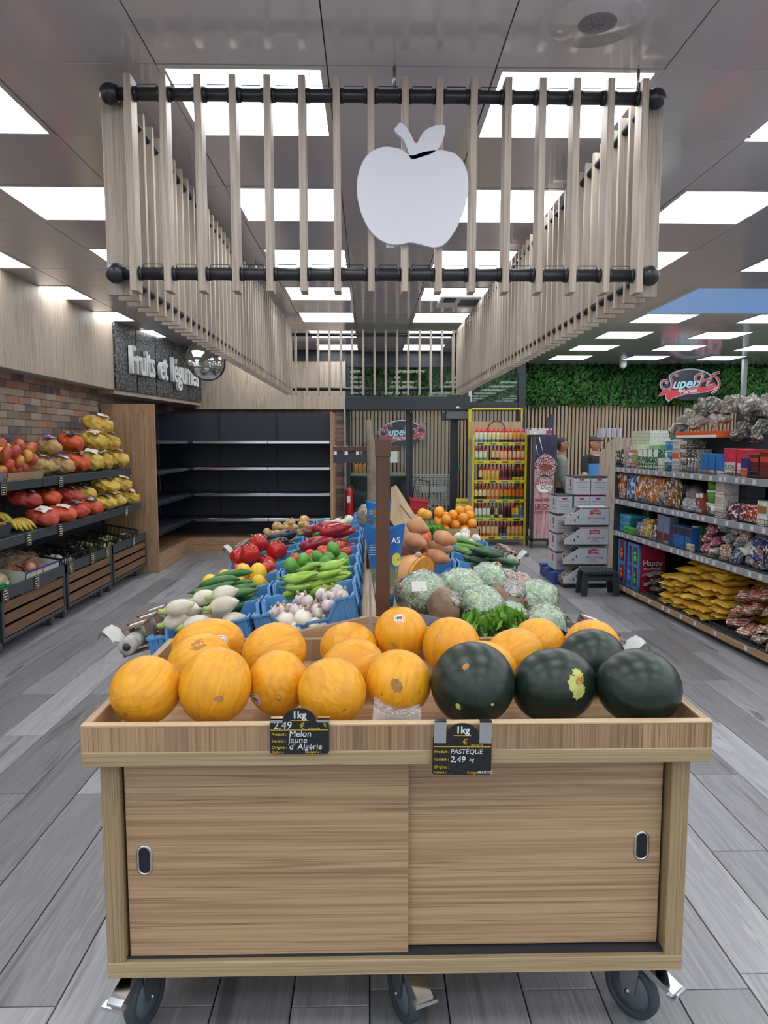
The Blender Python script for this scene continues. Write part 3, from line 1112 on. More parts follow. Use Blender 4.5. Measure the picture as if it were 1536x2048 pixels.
MELONS = []
VW = (-.05, -1, .25)          # towards the viewer
melon(284, 1380, 140, 132, (.45, .75, .55), 'yellow melon at the left front corner of the tray, blossom end towards the aisle', spots=(((-.35, -1, -.45), .009, 's'),), Y=1.74)
melon(425, 1371, 142, 152, (.25, .25, 1), 'tall yellow melon standing on end, second from left in the front row', spots=(((.3, -1, -.05), .01, 's'),), Y=1.74)
melon(555, 1366, 120, 128, (-.1, -1, -.12), 'yellow melon with dried stem facing front and sticker at lower left, third in front', Y=1.81, stem=(.12, -1, -.1), stickers=((-.62, -.75, -.3),))
melon(664, 1382, 138, 128, (.45, -.85, -.5), 'round yellow melon behind the yellow melon price sign', spots=(((.42, -1, -.25), .007, 's'),), Y=1.745)
melon(797, 1365, 130, 130, (.2, .4, 1), 'yellow melon with brown scars behind the clear sachet', spots=(((-.1, -1, .25), .016, 's'), ((-.55, -1, -.1), .009, 's')), Y=1.80)
melon(400, 1327, 128, 118, (.9, .3, .35), 'scarred yellow melon behind the tall upright one on the left', spots=(((.1, -.5, .75), .02, 's'),), Y=1.99)
melon(549, 1304, 128, 116, (.8, .45, .2), 'smooth yellow melon in the second row, behind the stem-end melon', Y=2.03)
melon(706, 1338, 130, 114, (1, .25, .3), 'yellow melon lying across the second row behind the round one', Y=1.98)
melon(417, 1288, 142, 100, (1, .2, .1), 'wide yellow melon with a round sticker in the left back corner', Y=2.155, stickers=((.62, -.75, .35),))
melon(703, 1295, 116, 100, (.3, 1, .1), 'small wrinkled yellow melon in the back row left of the post', Y=2.185)
melon(799, 1268, 106, 106, (.02, .1, 1), 'upright yellow melon with a sticker near its top, before the brown post', Y=2.2, stickers=((-.08, -.62, .72),), spots=(((-.3, -1, -.2), .008, 's'),))
melon(905, 1294, 116, 114, (.3, .35, 1), 'plain yellow melon in the back row behind the left watermelon', spots=(((.0, -1, -.1), .005, 's'),), Y=2.12)
melon(962, 1331, 152, 108, (1, .25, -.05), 'yellow melon with sticker half hidden behind the left watermelon', Y=1.99, stickers=((.7, -.75, .55),))
melon(1027, 1308, 120, 100, (.9, .4, .2), 'yellow melon between the left and middle watermelons, in the back', Y=2.10)
melon(1097, 1294, 108, 100, (.5, .8, .3), 'pale yellow melon in the back row before the card box holders', Y=2.19)
melon(1190, 1288, 108, 102, (.4, .8, .3), 'yellow melon peeking over the rear watermelon at the right back corner', Y=2.19)
melon(945, 1366, 168, 152, (-.25, -.55, .75), 'dark watermelon with a stem scar near its top, left of the three in front', Y=1.755, water=True, spots=(((-.3, -.75, .72), .009, 's'), ((-.52, -1, -.3), .008, 'y'), ((.35, -1, -.2), .004, 'y')), stem=None)
melon(1115, 1371, 172, 146, (1, .3, .1), 'dark watermelon with a pale yellow patch, middle of the three in front', Y=1.775, water=True, spots=(((.42, -1, .35), .022, 'y'), ((.5, -1, .12), .016, 'y'), ((.5, -.8, .62), .013, 'y'), ((.6, -1, .5), .012, 's')))
melon(1290, 1372, 166, 146, (.05, -1, -.25), 'dark watermelon with blossom scar facing front, at the right end of the tray', Y=1.735, water=True, spots=(((.08, -1, .2), .008, 's'),))
melon(1182, 1322, 138, 126, (1, .4, .1), 'dark watermelon standing behind the middle and right ones', Y=2.01, water=True)

# settle the fruit: push apart where two would meet, then down on the tray floor
def ext(it, d):
    m3 = it[0].matrix_world.to_3x3()
    e = m3.transposed() @ d
    return math.sqrt((e.x * it[2]) ** 2 + (e.y * it[3]) ** 2 + (e.z * it[4]) ** 2)
pos = [it[0].matrix_world.translation.copy() for it in MELONS]
for _ in range(160):
    for i in range(len(pos)):
        for j in range(i):
            d = pos[i] - pos[j]
            L_ = d.length
            if L_ > .3:
                continue
            u = d / L_
            g = (ext(MELONS[i], u) + ext(MELONS[j], u)) * .985 - L_
            if g > 0:
                h = Vector((u.x * .5, u.y, 0))
                wi = .5 if abs(pos[i].y - pos[j].y) < .06 else (.85 if pos[i].y > pos[j].y else .15)
                pos[i] += h * g * wi
                pos[j] -= h * g * (1 - wi)
    for i, it in enumerate(MELONS):
        ex, ey, ez = (ext(it, Vector(v)) for v in ((1, 0, 0), (0, 1, 0), (0, 0, 1)))
        p = pos[i]
        p.y = min(max(p.y, YF + .024 + ey), YB - .023 - ey)
        p.x = min(max(p.x, XL + .023 + ex), XR - .023 - ex)
        p.z = max(p.z, ZF + ez + .0012)
for it, p in zip(MELONS, pos):
    m4 = it[0].matrix_world.copy()
    m4.translation = p
    it[0].matrix_world = m4

# ---- price signs hooked on the tray rim
m_slate = M('black price board', '#17181b', .45)
m_chalk = M('chalk white writing', '#d9dcdc', .7)
m_gold = M('yellow print', '#c9a81f', .6)
def price_board(cx, cy, w, h, label, rows, clips, tilt=0):
    P_ = PY(cx, cy, YF - .012)
    t = thing('price_sign', label, 'price sign', tuple(P_), (0, tilt, 0))
    s_ = (P_ - C0).dot(FW) / FPX
    W, Hh = w * s_ / 2, h * s_ / 2
    r = .006
    pl = []
    for (sx_, sz_, a0) in ((1, -1, -90), (1, 1, 0), (-1, 1, 90), (-1, -1, 180)):
        for k in range(4):
            a = math.radians(a0 + k * 30)
            pl.append((sx_ * (W - r) + r * math.cos(a), sz_ * (Hh - r) + r * math.sin(a)))
    # half-disc crown
    R_ = W * .57
    crown = [(R_ * math.cos(math.pi * k / 16), Hh - .002 + R_ * .84 * math.sin(math.pi * k / 16)) for k in range(17)]
    top = [p for p in pl[:8]] + crown + [p for p in pl[8:]]
    MB().prism(top, 0, .003, 'y').build('board', m_slate, t)
    y = -.0008
    text('1kg', W * .34, m_chalk, t, loc=(0, y, Hh + R_ * .36), rot=FRONT, depth=.0004, off=.0006)
    text('€', W * .28, m_gold, t, loc=(W * .1, y, Hh * .70), rot=FRONT, depth=.0004)
    text('€', W * .22, m_gold, t, loc=(W * .88, y, Hh * .78), rot=FRONT, depth=.0004)
    text('prix au kg', W * .1, m_gold, t, loc=(W * .5, y, Hh * .56), rot=FRONT, depth=.0004)
    MB().box(-W * .3, W * .32, y, y + .0006, Hh + R_ * .02, Hh + R_ * .045).build('rule', m_gold, t)
    MB().box(-W * .97, W * .97, y, y + .0006, Hh * .44, Hh * .48).build('rule', m_gold, t)
    for k, (wd, zz_) in enumerate((('Produit :', .2), ('Variété :', -.2), ('Origine :', -.6))):
        text(wd, W * .145, m_gold, t, loc=(-W * .95, y, Hh * zz_), rot=FRONT, depth=.0004, align='LEFT', shear=.15)
    text('Calibre :', W * .12, m_gold, t, loc=(-W * .94, y, -Hh * .88), rot=FRONT, depth=.0004, align='LEFT')
    text('Catégorie :', W * .12, m_gold, t, loc=(W * .18, y, -Hh * .88), rot=FRONT, depth=.0004, align='LEFT')
    for bd, sz_, x_, z_ in rows:
        text(bd, W * sz_, m_chalk, t, loc=(W * x_, y - .0003, Hh * z_), rot=FRONT, depth=.0004, align='LEFT', shear=.12)
    for x_, z0, z1 in clips:
        c = MB().box(x_ - .014, x_ + .014, -.002, .0, z0, z1)
        c.box(x_ - .014, x_ + .014, -.002, .014, z1 - .002, z1)
        c.build('clip', m_chrome, t)
    return t
price_board(599, 1475, 118, 68, 'black price board for the yellow melons, hand-written Melon jaune d’Algérie', [('2,49', .36, -.88, .74), ('Melon', .30, -.36, .22), ('jaune', .30, -.38, -.16), ("d' Algérie", .29, -.36, -.56)], [(-.052, .036, .045), (.056, .036, .045)])
price_board(924, 1511, 118, 80, 'black price board for the watermelons, hand-written PASTÈQUE, hung on two steel clips', [('PASTÈQUE', .23, -.40, .2), ('2,49', .30, -.40, -.2), ('kg', .18, .24, -.2), ('MAROC', .14, .55, -.86)], [(-.052, .03, .082), (.053, .03, .082)], .015)

# ---- clear sachet lying against a melon
sc_ = MB()
P1, P2, P3, P4 = PY(745, 1443, 1.70), PY(843, 1443, 1.70), PY(842, 1409, 1.735), PY(748, 1387, 1.745)
NU, NV = 10, 6
for off_ in (-.004, .004):
    vs = []
    for j in range(NV + 1):
        for i in range(NU + 1):
            u, v_ = i / NU, j / NV
            p = (P1.lerp(P2, u)).lerp(P4.lerp(P3, u), v_)
            e = math.sin(math.pi * u) ** .5 * math.sin(math.pi * min(v_ * 1.2, 1)) ** .5 if 0 < u < 1 else 0
            p = p + Vector((0, off_ * e * 1.6 + .003 * mnoise.noise(p * 60), .0))
            vs.append(p)
    sc_.add(vs, [(j * (NU + 1) + i, j * (NU + 1) + i + 1, (j + 1) * (NU + 1) + i + 1, (j + 1) * (NU + 1) + i) for j in range(NV) for i in range(NU)], 0, True)
m_film = clear_mat('clear plastic film', (.98, .96, .92, 1), .9, .12, .3, 40)
o = sc_.build('plastic_sachet', m_film)
tag(o, 'flat clear plastic sachet leaning on a yellow melon at the tray rim', 'plastic bag')

# ================================================================== the produce island
TH = math.radians(12)
ZP = .845                                # height of the sloping bed at its ridge
RID_Y0, ROWS, RP = 2.40, 10, .302
FL = .068                                 # crate floor above the bed
def side_m(x, y, side):
    """frame of a crate standing on the sloping bed; side -1 left, 1 right"""
    return T(x, y, ZP - abs(x) * math.tan(TH), 0, TH * side, 0)

isl = thing('produce_island', 'long double-sided wooden island with sloping beds holding blue crates of vegetables', 'display stand', (0, 0, 0))
IY0, IY1 = 2.365, 5.5
for s in (-1, 1):
    x0, x1 = (-.765, -.005) if s < 0 else (.005, .79)
    xo = x0 if s < 0 else x1
    b_ = MB()
    pl = [(x0, ZP - abs(x0) * math.tan(TH) - .03), (x1, ZP - abs(x1) * math.tan(TH) - .03), (x1, ZP - abs(x1) * math.tan(TH) - .002), (x0, ZP - abs(x0) * math.tan(TH) - .002)]
    b_.prism(pl, IY0 + .024, IY1, 'y').build('sloping_bed', zy, isl)
    pe = [(x0, .62), (x1, .62), (x1, ZP - abs(x1) * math.tan(TH) + .07), (x0, ZP - abs(x0) * math.tan(TH) + .07)]
    MB().prism(pe, IY0, IY0 + .022, 'y').build('end_board', zx, isl)
    MB().box(xo - .012, xo + .012, IY0, IY1, .55, ZP - abs(xo) * math.tan(TH) + .035).build('side_rail', M('grey rail', '#6d726f', .5) if s > 0 else zy, isl)
    MB().box(xo - s * .06, xo - s * .04, IY0 + .02, IY1 - .02, .16, .56).build('side_panel', zy, isl)
MB().box(-.66, .7, IY0 + .05, IY0 + .07, .16, .62).build('end_panel', zx, isl)
for x, y in ((-.6, 2.6), (.62, 2.6), (-.6, 5.2), (.62, 5.2)):
    caster(x, y, .3, .8, isl)

m_crate = M('blue crate plastic', '#4f88bd', .42, var=.06)
CW, CD, CH = .172, .141, .14            # half width, half depth, height
def crate_mesh():
    c = MB()
    c.box(-CW, CW, -CD, CD, .0, FL - .008)
    def wall(half, at, thick, axis):
        pl = [(-half, .01), (half, .01), (half, CH), (half - .055, CH), (half - .095, CH * .58), (-half + .095, CH * .58), (-half + .055, CH), (-half, CH)]
        c.prism(pl, at, at + thick, axis)
        # rim bead along the outline
        sg_ = 1 if at > 0 else -1
        o_ = at + (thick if sg_ > 0 else 0)
        rim = [(-half, CH), (-half + .055, CH), (-half + .095, CH * .58), (half - .095, CH * .58), (half - .055, CH), (half, CH)]
        for a, b_ in zip(rim, rim[1:]):
            lo_, hi_ = (o_, o_ + .008) if sg_ > 0 else (o_ - .008, o_)
            n_ = Vector((-(b_[1] - a[1]), b_[0] - a[0])).normalized() * .004
            q = [(a[0] - n_.x, a[1] - n_.y), (b_[0] - n_.x, b_[1] - n_.y), (b_[0] + n_.x, b_[1] + n_.y), (a[0] + n_.x, a[1] + n_.y)]
            c.prism(q, lo_, hi_, axis)
        for u in (-half + .008, -half + .028, -half + .05, half - .05, half - .028, half - .008):
            lo_, hi_ = (o_, o_ + .005) if sg_ > 0 else (o_ - .005, o_)
            c.prism([(u - .002, .01), (u + .002, .01), (u + .002, CH - .004), (u - .002, CH - .004)], lo_, hi_, axis)
    wall(CW, -CD, .005, 'y')
    wall(CW, CD - .005, .005, 'y')
    wall(CD, -CW, .005, 'x')
    wall(CD, CW - .005, .005, 'x')
    return c.mesh('crate', m_crate)
crate_me = crate_mesh()

# ---- kinds of produce: meshes shared by all pieces of a kind
class Kind:
    def __init__(s, name, cat):
        s.name, s.cat, s.var = name, cat, []

    def add(s, mb, mat, sph, parts=()):
        s.var.append((mb.mesh(s.name, mat), [(n, p.mesh(n, m)) for n, p, m in parts], sph))
        return s

    def place(s, mw, k=None):
        me, parts, sph = s.var[k if k is not None else random.randrange(len(s.var))]
        o = put(s.name, me, mw=mw)
        for n, p in parts:
            put(n, p, o)
        return o


def round_kind(name, cat, r, mat, n=3, flat=1.0, fn=None, parts=None, rough=.0):
    k = Kind(name, cat)
    for i in range(n):
        sd = rnd.random() * 50
        q = r * rnd.uniform(.9, 1.08)
        f = (lambda d, sd=sd: (fn(d) if fn else 1) * (1 + rough * mnoise.noise(d * 1.8 + Vector((sd, 0, 0)))))
        k.add(MB().ball((0, 0, 0), (q, q, q * flat), 14, 9, fn=f), mat, [(0, 0, 0, q * (1.03 + rough * .6) * max(1, flat) ** .8)], parts(q) if parts else ())
    return k


def long_kind(name, cat, L, prof, mat, n=3, bend=.02, parts=None, seg=9, sides=10, wob=.0):
    """a long fruit along local x; prof: radii along its length"""
    k = Kind(name, cat)
    for i in range(n):
        l = L * rnd.uniform(.9, 1.1)
        bd = bend * rnd.uniform(-1, 1)
        sd = rnd.random() * 50
        m_ = len(prof)
        pts, rs = [], []
        for j in range(m_):
            u = j / (m_ - 1)
            pts.append(Vector((-l / 2 + l * u, bd * (1 - (2 * u - 1) ** 2), 0)))
            rs.append(prof[j] * (1 + wob * mnoise.noise(Vector((u * 4, sd, 0)))))
        sph = [(p.x, p.y, 0, r_ * (1.05 + wob * .6) + .001) for p, r_ in zip(pts[1:-1], rs[1:-1]) if r_ > .005] or [(0, 0, 0, max(prof))]
        if parts:
            sph.append((pts[0].x - .022, pts[0].y, 0, .011))
        k.add(MB().tube(pts, rs, sides), mat, sph, parts(pts, rs) if parts else ())
    return k


def heap(kind, M_, rect, count, z0=FL, rz=(0, 6.28), tries=36, tilt=0, top=.3):
    """drop pieces one by one to the lowest free spot in a box"""
    x0, x1, y0, y1 = rect
    done, objs = [], []
    for c in range(count):
        vi = rnd.randrange(len(kind.var))
        sph = kind.var[vi][2]
        best = None
        for t in range(tries):
            a = rnd.uniform(*rz)
            ca, sa = math.cos(a), math.sin(a)
            q = [(ca * x - sa * y, sa * x + ca * y, r) for x, y, z, r in sph]
            xa, xb = x0 - min(x - r for x, y, r in q), x1 - max(x + r for x, y, r in q)
            ya, yb = y0 - min(y - r for x, y, r in q), y1 - max(y + r for x, y, r in q)
            cx = rnd.uniform(xa, xb) if xb > xa else (xa + xb) / 2
            cy = rnd.uniform(ya, yb) if yb > ya else (ya + yb) / 2
            z = max(r for x, y, r in q) + z0
            for x, y, r in q:
                X, Y_ = x + cx, y + cy
                for X2, Y2, Z2, r2 in done:
                    d2 = (X - X2) ** 2 + (Y_ - Y2) ** 2
                    s_ = r + r2
                    if d2 < s_ * s_:
                        z = max(z, Z2 + math.sqrt(s_ * s_ - d2))
            key = z + .12 * max(0, abs(cx - (x0 + x1) / 2) - .25 * (x1 - x0))
            if best is None or key < best[0]:
                best = (key, cx, cy, z, a, q)
        _, cx, cy, z, a, q = best
        if z > z0 + top:
            break
        done += [(x + cx, y + cy, z, r) for x, y, r in q]
        rx = rnd.uniform(0, 6.28) if len(sph) > 1 else rnd.uniform(-.5, .5)
        ry = 0 if len(sph) > 1 else rnd.uniform(-.5, .5)
        objs.append(kind.place(M_ @ T(cx, cy, z) @ Matrix.Rotation(a, 4, 'Z') @ Matrix.Rotation(ry, 4, 'Y') @ Matrix.Rotation(rx, 4, 'X'), vi))
    return objs


m_garlic = M('garlic skin', '#d9cfcb', .5, var=.06, col2='#a98a9c', ns=7, sc=(5, 5, 1), lo=.45, hi=.7)
m_garlicw = M('white garlic skin', '#e3ddd3', .5, var=.05, col2='#bfb3a5', ns=7, sc=(5, 5, 1), lo=.5, hi=.8)
m_stalk = M('dry stalk', '#b39a78', .7)
m_gstem = M('green stalk', '#4d6b2b', .55)
m_lchili = M('light green pepper skin', '#97b843', .3, var=.12, col2='#7da33a', ns=8)
m_lime = M('lime skin', '#3f7d2a', .35, var=.2, col2='#5f9a3c', ns=6)
m_tomato = M('tomato skin', '#b93a22', .25, var=.12, col2='#c8552f', ns=9)
m_rpep = M('red pepper skin', '#a3202a', .2, var=.14, col2='#86152a', ns=5)
m_bell = M('bell pepper skin', '#b8231f', .2, var=.1)
m_lemon = M('lemon skin', '#dfb52c', .4, var=.08, bmp=.15, ns=120)
m_radish = M('white radish skin', '#ddd6c6', .45, var=.05, col2='#c2b9a4', ns=14)
m_cuc = M('cucumber skin', '#2c5a27', .35, var=.18, col2='#477534', ns=9)
m_courg = M('courgette skin', '#223f22', .35, var=.2, col2='#3a5c31', ns=20)
m_carrot = M('carrot skin', '#d9752a', .45, var=.1)
m_aub = M('aubergine skin', '#2a2531', .2, var=.15)
m_pot = M('potato skin', '#b99b68', .65, var=.12, col2='#a1824f', ns=22)
m_onion = M('onion skin', '#b9814a', .4, var=.12, col2='#d0a070', ns=6, sc=(4, 4, 1))
m_sweet = M('sweet potato skin', '#a9714f', .6, var=.12, col2='#c08a63', ns=16, bmp=.15)
m_orange = M('orange peel', '#e8962b', .42, var=.07, bmp=.12, ns=160)
m_wonion = M('white onion skin', '#e0dccf', .35, var=.05, col2='#c6c2a8', ns=6, sc=(4, 4, 1))
m_pump = M('pumpkin rind', '#bd8450', .55, col2='#d19a63', ns=9)
m_flesh = M('pumpkin flesh', '#dc9530', .5, col2='#c77f26', ns=25)
m_leek = M('leek green', '#6f9c3c', .4, var=.12, col2='#4f8436', ns=5)
m_bean = M('pale bean pods', '#b7b97c', .5, var=.1)
m_swede = M('yellow squash skin', '#d9a63a', .4, var=.1)

nub = lambda m, s=1: (lambda q: [('stem', MB().tube([(0, 0, q * .9), (0, 0, q * 1.06), (q * .1, 0, q * 1.15)], [q * .12, q * .1, q * .08], 6), m)])
def calyx(q):
    c = MB()
    for k in range(5):
        a = k * 1.2566
        c.add([(0, 0, q * .86), (q * .16 * math.cos(a - .5), q * .16 * math.sin(a - .5), q * .88), (q * .55 * math.cos(a), q * .55 * math.sin(a), q * .84), (q * .16 * math.cos(a + .5), q * .16 * math.sin(a + .5), q * .88)], [(0, 1, 2, 3)])
    c.tube([(0, 0, q * .8), (0, 0, q * 1.0)], q * .06, 5)
    return [('calyx', c, m_gstem)]
def tip(m, r=.5, l=.02):
    def f(pts, rs):
        p, d = pts[0], (pts[0] - pts[1]).normalized()
        q = max(rs) * r * .5
        return [('stem', MB().tube([p - d * .004, p + d * l * .4, p + d * l + Vector((0, q * .6, q * .4))], [q * 1.4, q, q * .8], 6), m)]
    return f

K = {}
rib8 = lambda d: (1 + .05 * math.cos(8 * math.atan2(d.y, d.x))) * (1 + .55 * max(0, d.z - .72) ** 1.1)
gst = lambda m: (lambda q: [('stalk', MB().tube([(0, 0, q * .95), (q * .08, 0, q * 1.25), (q * .2, 0, q * 1.55)], [q * .28, q * .17, q * .2], 7), m), ('root', MB().tube([(0, 0, -q * .9), (0, 0, -q * .78)], [q * .22, q * .3], 7), m_stalk)])
K['garlic'] = round_kind('garlic_bulb', 'garlic', .0255, m_garlic, 3, .85, rib8, gst(m_stalk))
K['wgarlic'] = round_kind('garlic_bulb', 'garlic', .031, m_garlicw, 3, .85, rib8, gst(m_stalk))
K['lchili'] = long_kind('green_pepper', 'pepper', .118, [.005, .012, .0145, .014, .013, .011, .009, .006, .002], m_lchili, 4, .022, tip(m_gstem, .5, .028))
K['lime'] = round_kind('lime', 'lime', .029, m_lime, 3, 1.12, lambda d: 1 + .14 * max(0, abs(d.z) - .86) * 6 * .5, None)
K['tomato'] = round_kind('tomato', 'tomato', .033, m_tomato, 3, .86, lambda d: 1 + .035 * math.cos(7 * math.atan2(d.y, d.x)) * (1 - d.z * d.z * .3), calyx)
K['vtomato'] = round_kind('tomato', 'tomato', .028, m_tomato, 3, .88, None, calyx)
K['rpep'] = long_kind('red_pepper', 'pepper', .19, [.01, .03, .036, .036, .034, .030, .024, .016, .004], m_rpep, 4, .018, tip(m_gstem, .5, .035), wob=.16)
K['bell'] = round_kind('bell_pepper', 'pepper', .05, m_bell, 3, 1.05, lambda d: (1 + .09 * math.cos(4 * math.atan2(d.y, d.x))) * (1 - .22 * max(0, abs(d.z) - .8) * 3), lambda q: [('stem', MB().tube([(0, 0, q * .78), (0, 0, q * 1.0), (q * .12, 0, q * 1.2)], [q * .2, q * .12, q * .11], 7), m_gstem)])
K['lemon'] = round_kind('lemon', 'lemon', .036, m_lemon, 3, 1.1, lambda d: 1 + .25 * max(0, abs(d.z) - .85), lambda q: [('stem', MB().tube([(0, 0, q * 1.08), (0, 0, q * 1.16)], [q * .14, q * .1], 6), m_gstem)])
K['radish'] = long_kind('white_radish', 'radish', .098, [.01, .022, .027, .029, .029, .027, .022, .012, .003], m_radish, 3, .006, tip(M('cut radish tops', '#a9b36a', .6), .7, .022))
K['cuc'] = long_kind('cucumber', 'cucumber', .19, [.006, .014, .017, .018, .018, .0175, .017, .013, .004], m_cuc, 4, .022, tip(m_gstem, .4, .012))
K['courg'] = long_kind('courgette', 'courgette', .165, [.01, .014, .016, .017, .017, .0175, .017, .014, .005], m_courg, 4, .016, tip(m_gstem, .8, .018))
K['carrot'] = long_kind('carrot', 'carrot', .15, [.008, .015, .016, .014, .012, .009, .006, .002], m_carrot, 3, .008, tip(m_gstem, .6, .02))
K['aub'] = long_kind('aubergine', 'aubergine', .18, [.01, .022, .027, .031, .034, .034, .029, .014], m_aub, 3, .015, tip(m_gstem, .8, .02))
K['pot'] = round_kind('ginger_potato', 'potato', .026, m_pot, 4, .8, None, None, .25)
K['onion'] = round_kind('onion', 'onion', .038, m_onion, 3, .92, lambda d: 1 + .4 * max(0, d.z - .88), nub(m_stalk))
K['sweet'] = long_kind('sweet_potato', 'sweet potato', .13, [.012, .028, .036, .039, .039, .036, .03, .021, .01], m_sweet, 4, .014, None, wob=.22)
K['orange'] = round_kind('orange', 'orange', .038, m_orange, 2, .97, None, lambda q: [('stem', MB().tube([(0, 0, q * .93), (0, 0, q * .985)], [q * .1, q * .08], 6), m_gstem)])
K['wonion'] = round_kind('white_onion', 'onion', .036, m_wonion, 3, .9, lambda d: 1 + .4 * max(0, d.z - .88), nub(m_stalk))
K['leek'] = long_kind('celery_stick', 'celery', .27, [.012, .016, .016, .016, .015, .013, .012, .016, .004], m_leek, 3, .02)
K['squash'] = round_kind('small_yellow_squash', 'squash', .04, m_swede, 2, .9, lambda d: 1 + .05 * math.cos(8 * math.atan2(d.y, d.x)), calyx)
K['ysquash'] = long_kind('yellow_courgette', 'courgette', .15, [.008, .017, .02, .022, .024, .026, .024, .01], M('pale yellow courgette skin', '#cfc271', .4, var=.08), 3, .012, tip(m_gstem, .7, .014))
K['redsq'] = round_kind('red_kuri_squash', 'squash', .055, M('red squash rind', '#c8602f', .45, var=.08), 2, .95, lambda d: 1 + .03 * math.cos(9 * math.atan2(d.y, d.x)), nub(m_stalk))
K['pods'] = long_kind('bean_pod', 'bean', .13, [.003, .006, .0065, .006, .0065, .006, .003], m_bean, 3, .02, None, sides=6)

fill = (-CW + .013, CW - .013, -CD + .013, CD - .013)
# (side, column, row): kind, number, angle range, heap name, rows for the labels
spec = {
    (-1, 0, 0): ('garlic', 30, None, 'purple garlic bulb', 3), (-1, 0, 1): ('lchili', 40, (-.7, .7), 'light green pepper', 4),
    (-1, 0, 2): ('lime', 25, None, 'green lime', 3), (-1, 0, 3): ('tomato', 21, None, 'ribbed red tomato', 3),
    (-1, 0, 4): ('rpep', 6, (-.5, .9), 'dark red pointed pepper', 2), (-1, 0, 5): ('rpep', 5, (-.4, 1.0), 'red pointed pepper', 2),
    (-1, 0, 6): ('squash', 7, None, 'small yellow squash', 2), (-1, 0, 7): ('carrot', 12, (-.6, .6), 'orange carrot', 2),
    (-1, 0, 8): ('pods', 26, (-.5, .5), 'pale bean pod', 3), (-1, 0, 9): ('wonion', 8, None, 'white onion', 2),
    (-1, 1, 0): ('radish', 17, (-.6, .6), 'fat white radish', 3), (-1, 1, 1): ('cuc', 19, (-.35, .35), 'long green cucumber', 3),
    (-1, 1, 2): ('lemon', 11, None, 'yellow lemon', 2), (-1, 1, 3): ('vtomato', 20, None, 'small red tomato', 3),
    (-1, 1, 4): ('bell', 7, None, 'red bell pepper', 2), (-1, 1, 5): ('cuc', 7, (-.3, .5), 'green cucumber', 2),
    (-1, 1, 6): ('aub', 5, (-.5, .5), 'dark aubergine', 2), (-1, 1, 7): ('carrot', 5, (.8, 1.6), 'single carrot', 1),
    (-1, 1, 8): ('pot', 30, None, 'small knobbly potato', 3), (-1, 1, 9): ('onion', 12, None, 'brown onion', 2),
    (1, 0, 3): ('sweet', 8, (-.8, .8), 'brown sweet potato', 3), (1, 0, 4): ('redsq', 4, None, 'red-orange squash', 2),
    (1, 0, 5): ('cuc', 4, (-.4, .4), 'green cucumber', 1), (1, 0, 6): ('pods', 10, (-.4, .4), 'pale bean pod', 1),
    (1, 1, 2): ('ysquash', 5, (-.5, .5), 'pale yellow courgette', 1), (1, 1, 3): ('carrot', 2, (.8, 1.4), 'lone carrot', 1),
    (1, 1, 4): ('courg', 20, (-.45, .3), 'dark green courgette', 3), (1, 1, 5): ('courg', 10, (-.2, .2), 'large dark courgette', 2),
    (1, 1, 6): ('leek', 8, (-.15, .15), 'pale green celery stick', 2), (1, 1, 7): ('leek', 7, (-.1, .2), 'leafy green celery stick', 2),
}
colname = {(-1, 0): 'inner left', (-1, 1): 'outer left', (1, 0): 'inner right', (1, 1): 'outer right'}
for (s, c, r), (kd, num, ang, nm, nr) in sorted(spec.items()):
    x = s * (.197 + c * .362) + (.03 if s > 0 else -.005)
    y = RID_Y0 + (r + .5) * RP
    Mx = side_m(x, y, s)
    co = put('blue_crate', crate_me, mw=Mx)
    tag(co, f'blue plastic crate of {nm}s, {ordinal(r)} in the {colname[s, c]} file', 'crate', 'blue crates on the island')
    ob = heap(K[kd], Mx, fill, num, rz=ang or (0, 6.28))
    where = f'{nm} in {ordinal(r)} {colname[s, c]} crate'
    if (kd, r, s) == ('garlic', 0, -1):
        where = 'purple-striped garlic bulb in crate nearest the post'
    LATER.append(lambda ob=ob, where=where, nr=nr, nm=nm: label_rows(ob, where, f'{nm}s in a blue crate', nr, K_CAT[ob[0].name.split('.')[0]]))
K_CAT = {k.name: k.cat for k in K.values()}
# white garlic bulbs left of the purple ones
Mx = side_m(-.375, RID_Y0 + .02, -1)
ob = []
for px, py in ((605, 1237), (572, 1240), (556, 1252), (628, 1250), (588, 1255), (648, 1256)):
    ob.append(K['wgarlic'].place(Matrix.Translation(PY(px, py, 2.43)) @ T(0, 0, 0, rnd.uniform(-.3, .3), rnd.uniform(-.4, .4), rnd.uniform(0, 6))))
LATER.append(lambda ob=ob: label_rows(ob, 'large white garlic bulb behind the cart tray', 'white garlic bulbs', 1, 'garlic'))
# loose bits: green tag around the garlic bunch
p = PY(648, 1237, 2.46)
t = thing('garlic_tag', 'small bright green paper tag tied round a garlic bunch', 'tag', tuple(p), (.2, .3, .1))
MB().bbox(-.014, .014, -.012, -.004, -.012, .012, .003).build('paper', M('green tag', '#1f9a60', .5), t)
MB().tube([(-.03, -.004, -.004), (-.012, -.012, .001), (.014, -.012, .001), (.03, -.004, .004)], .0025, 6).build('band', M('red band', '#b5343a', .5), t)

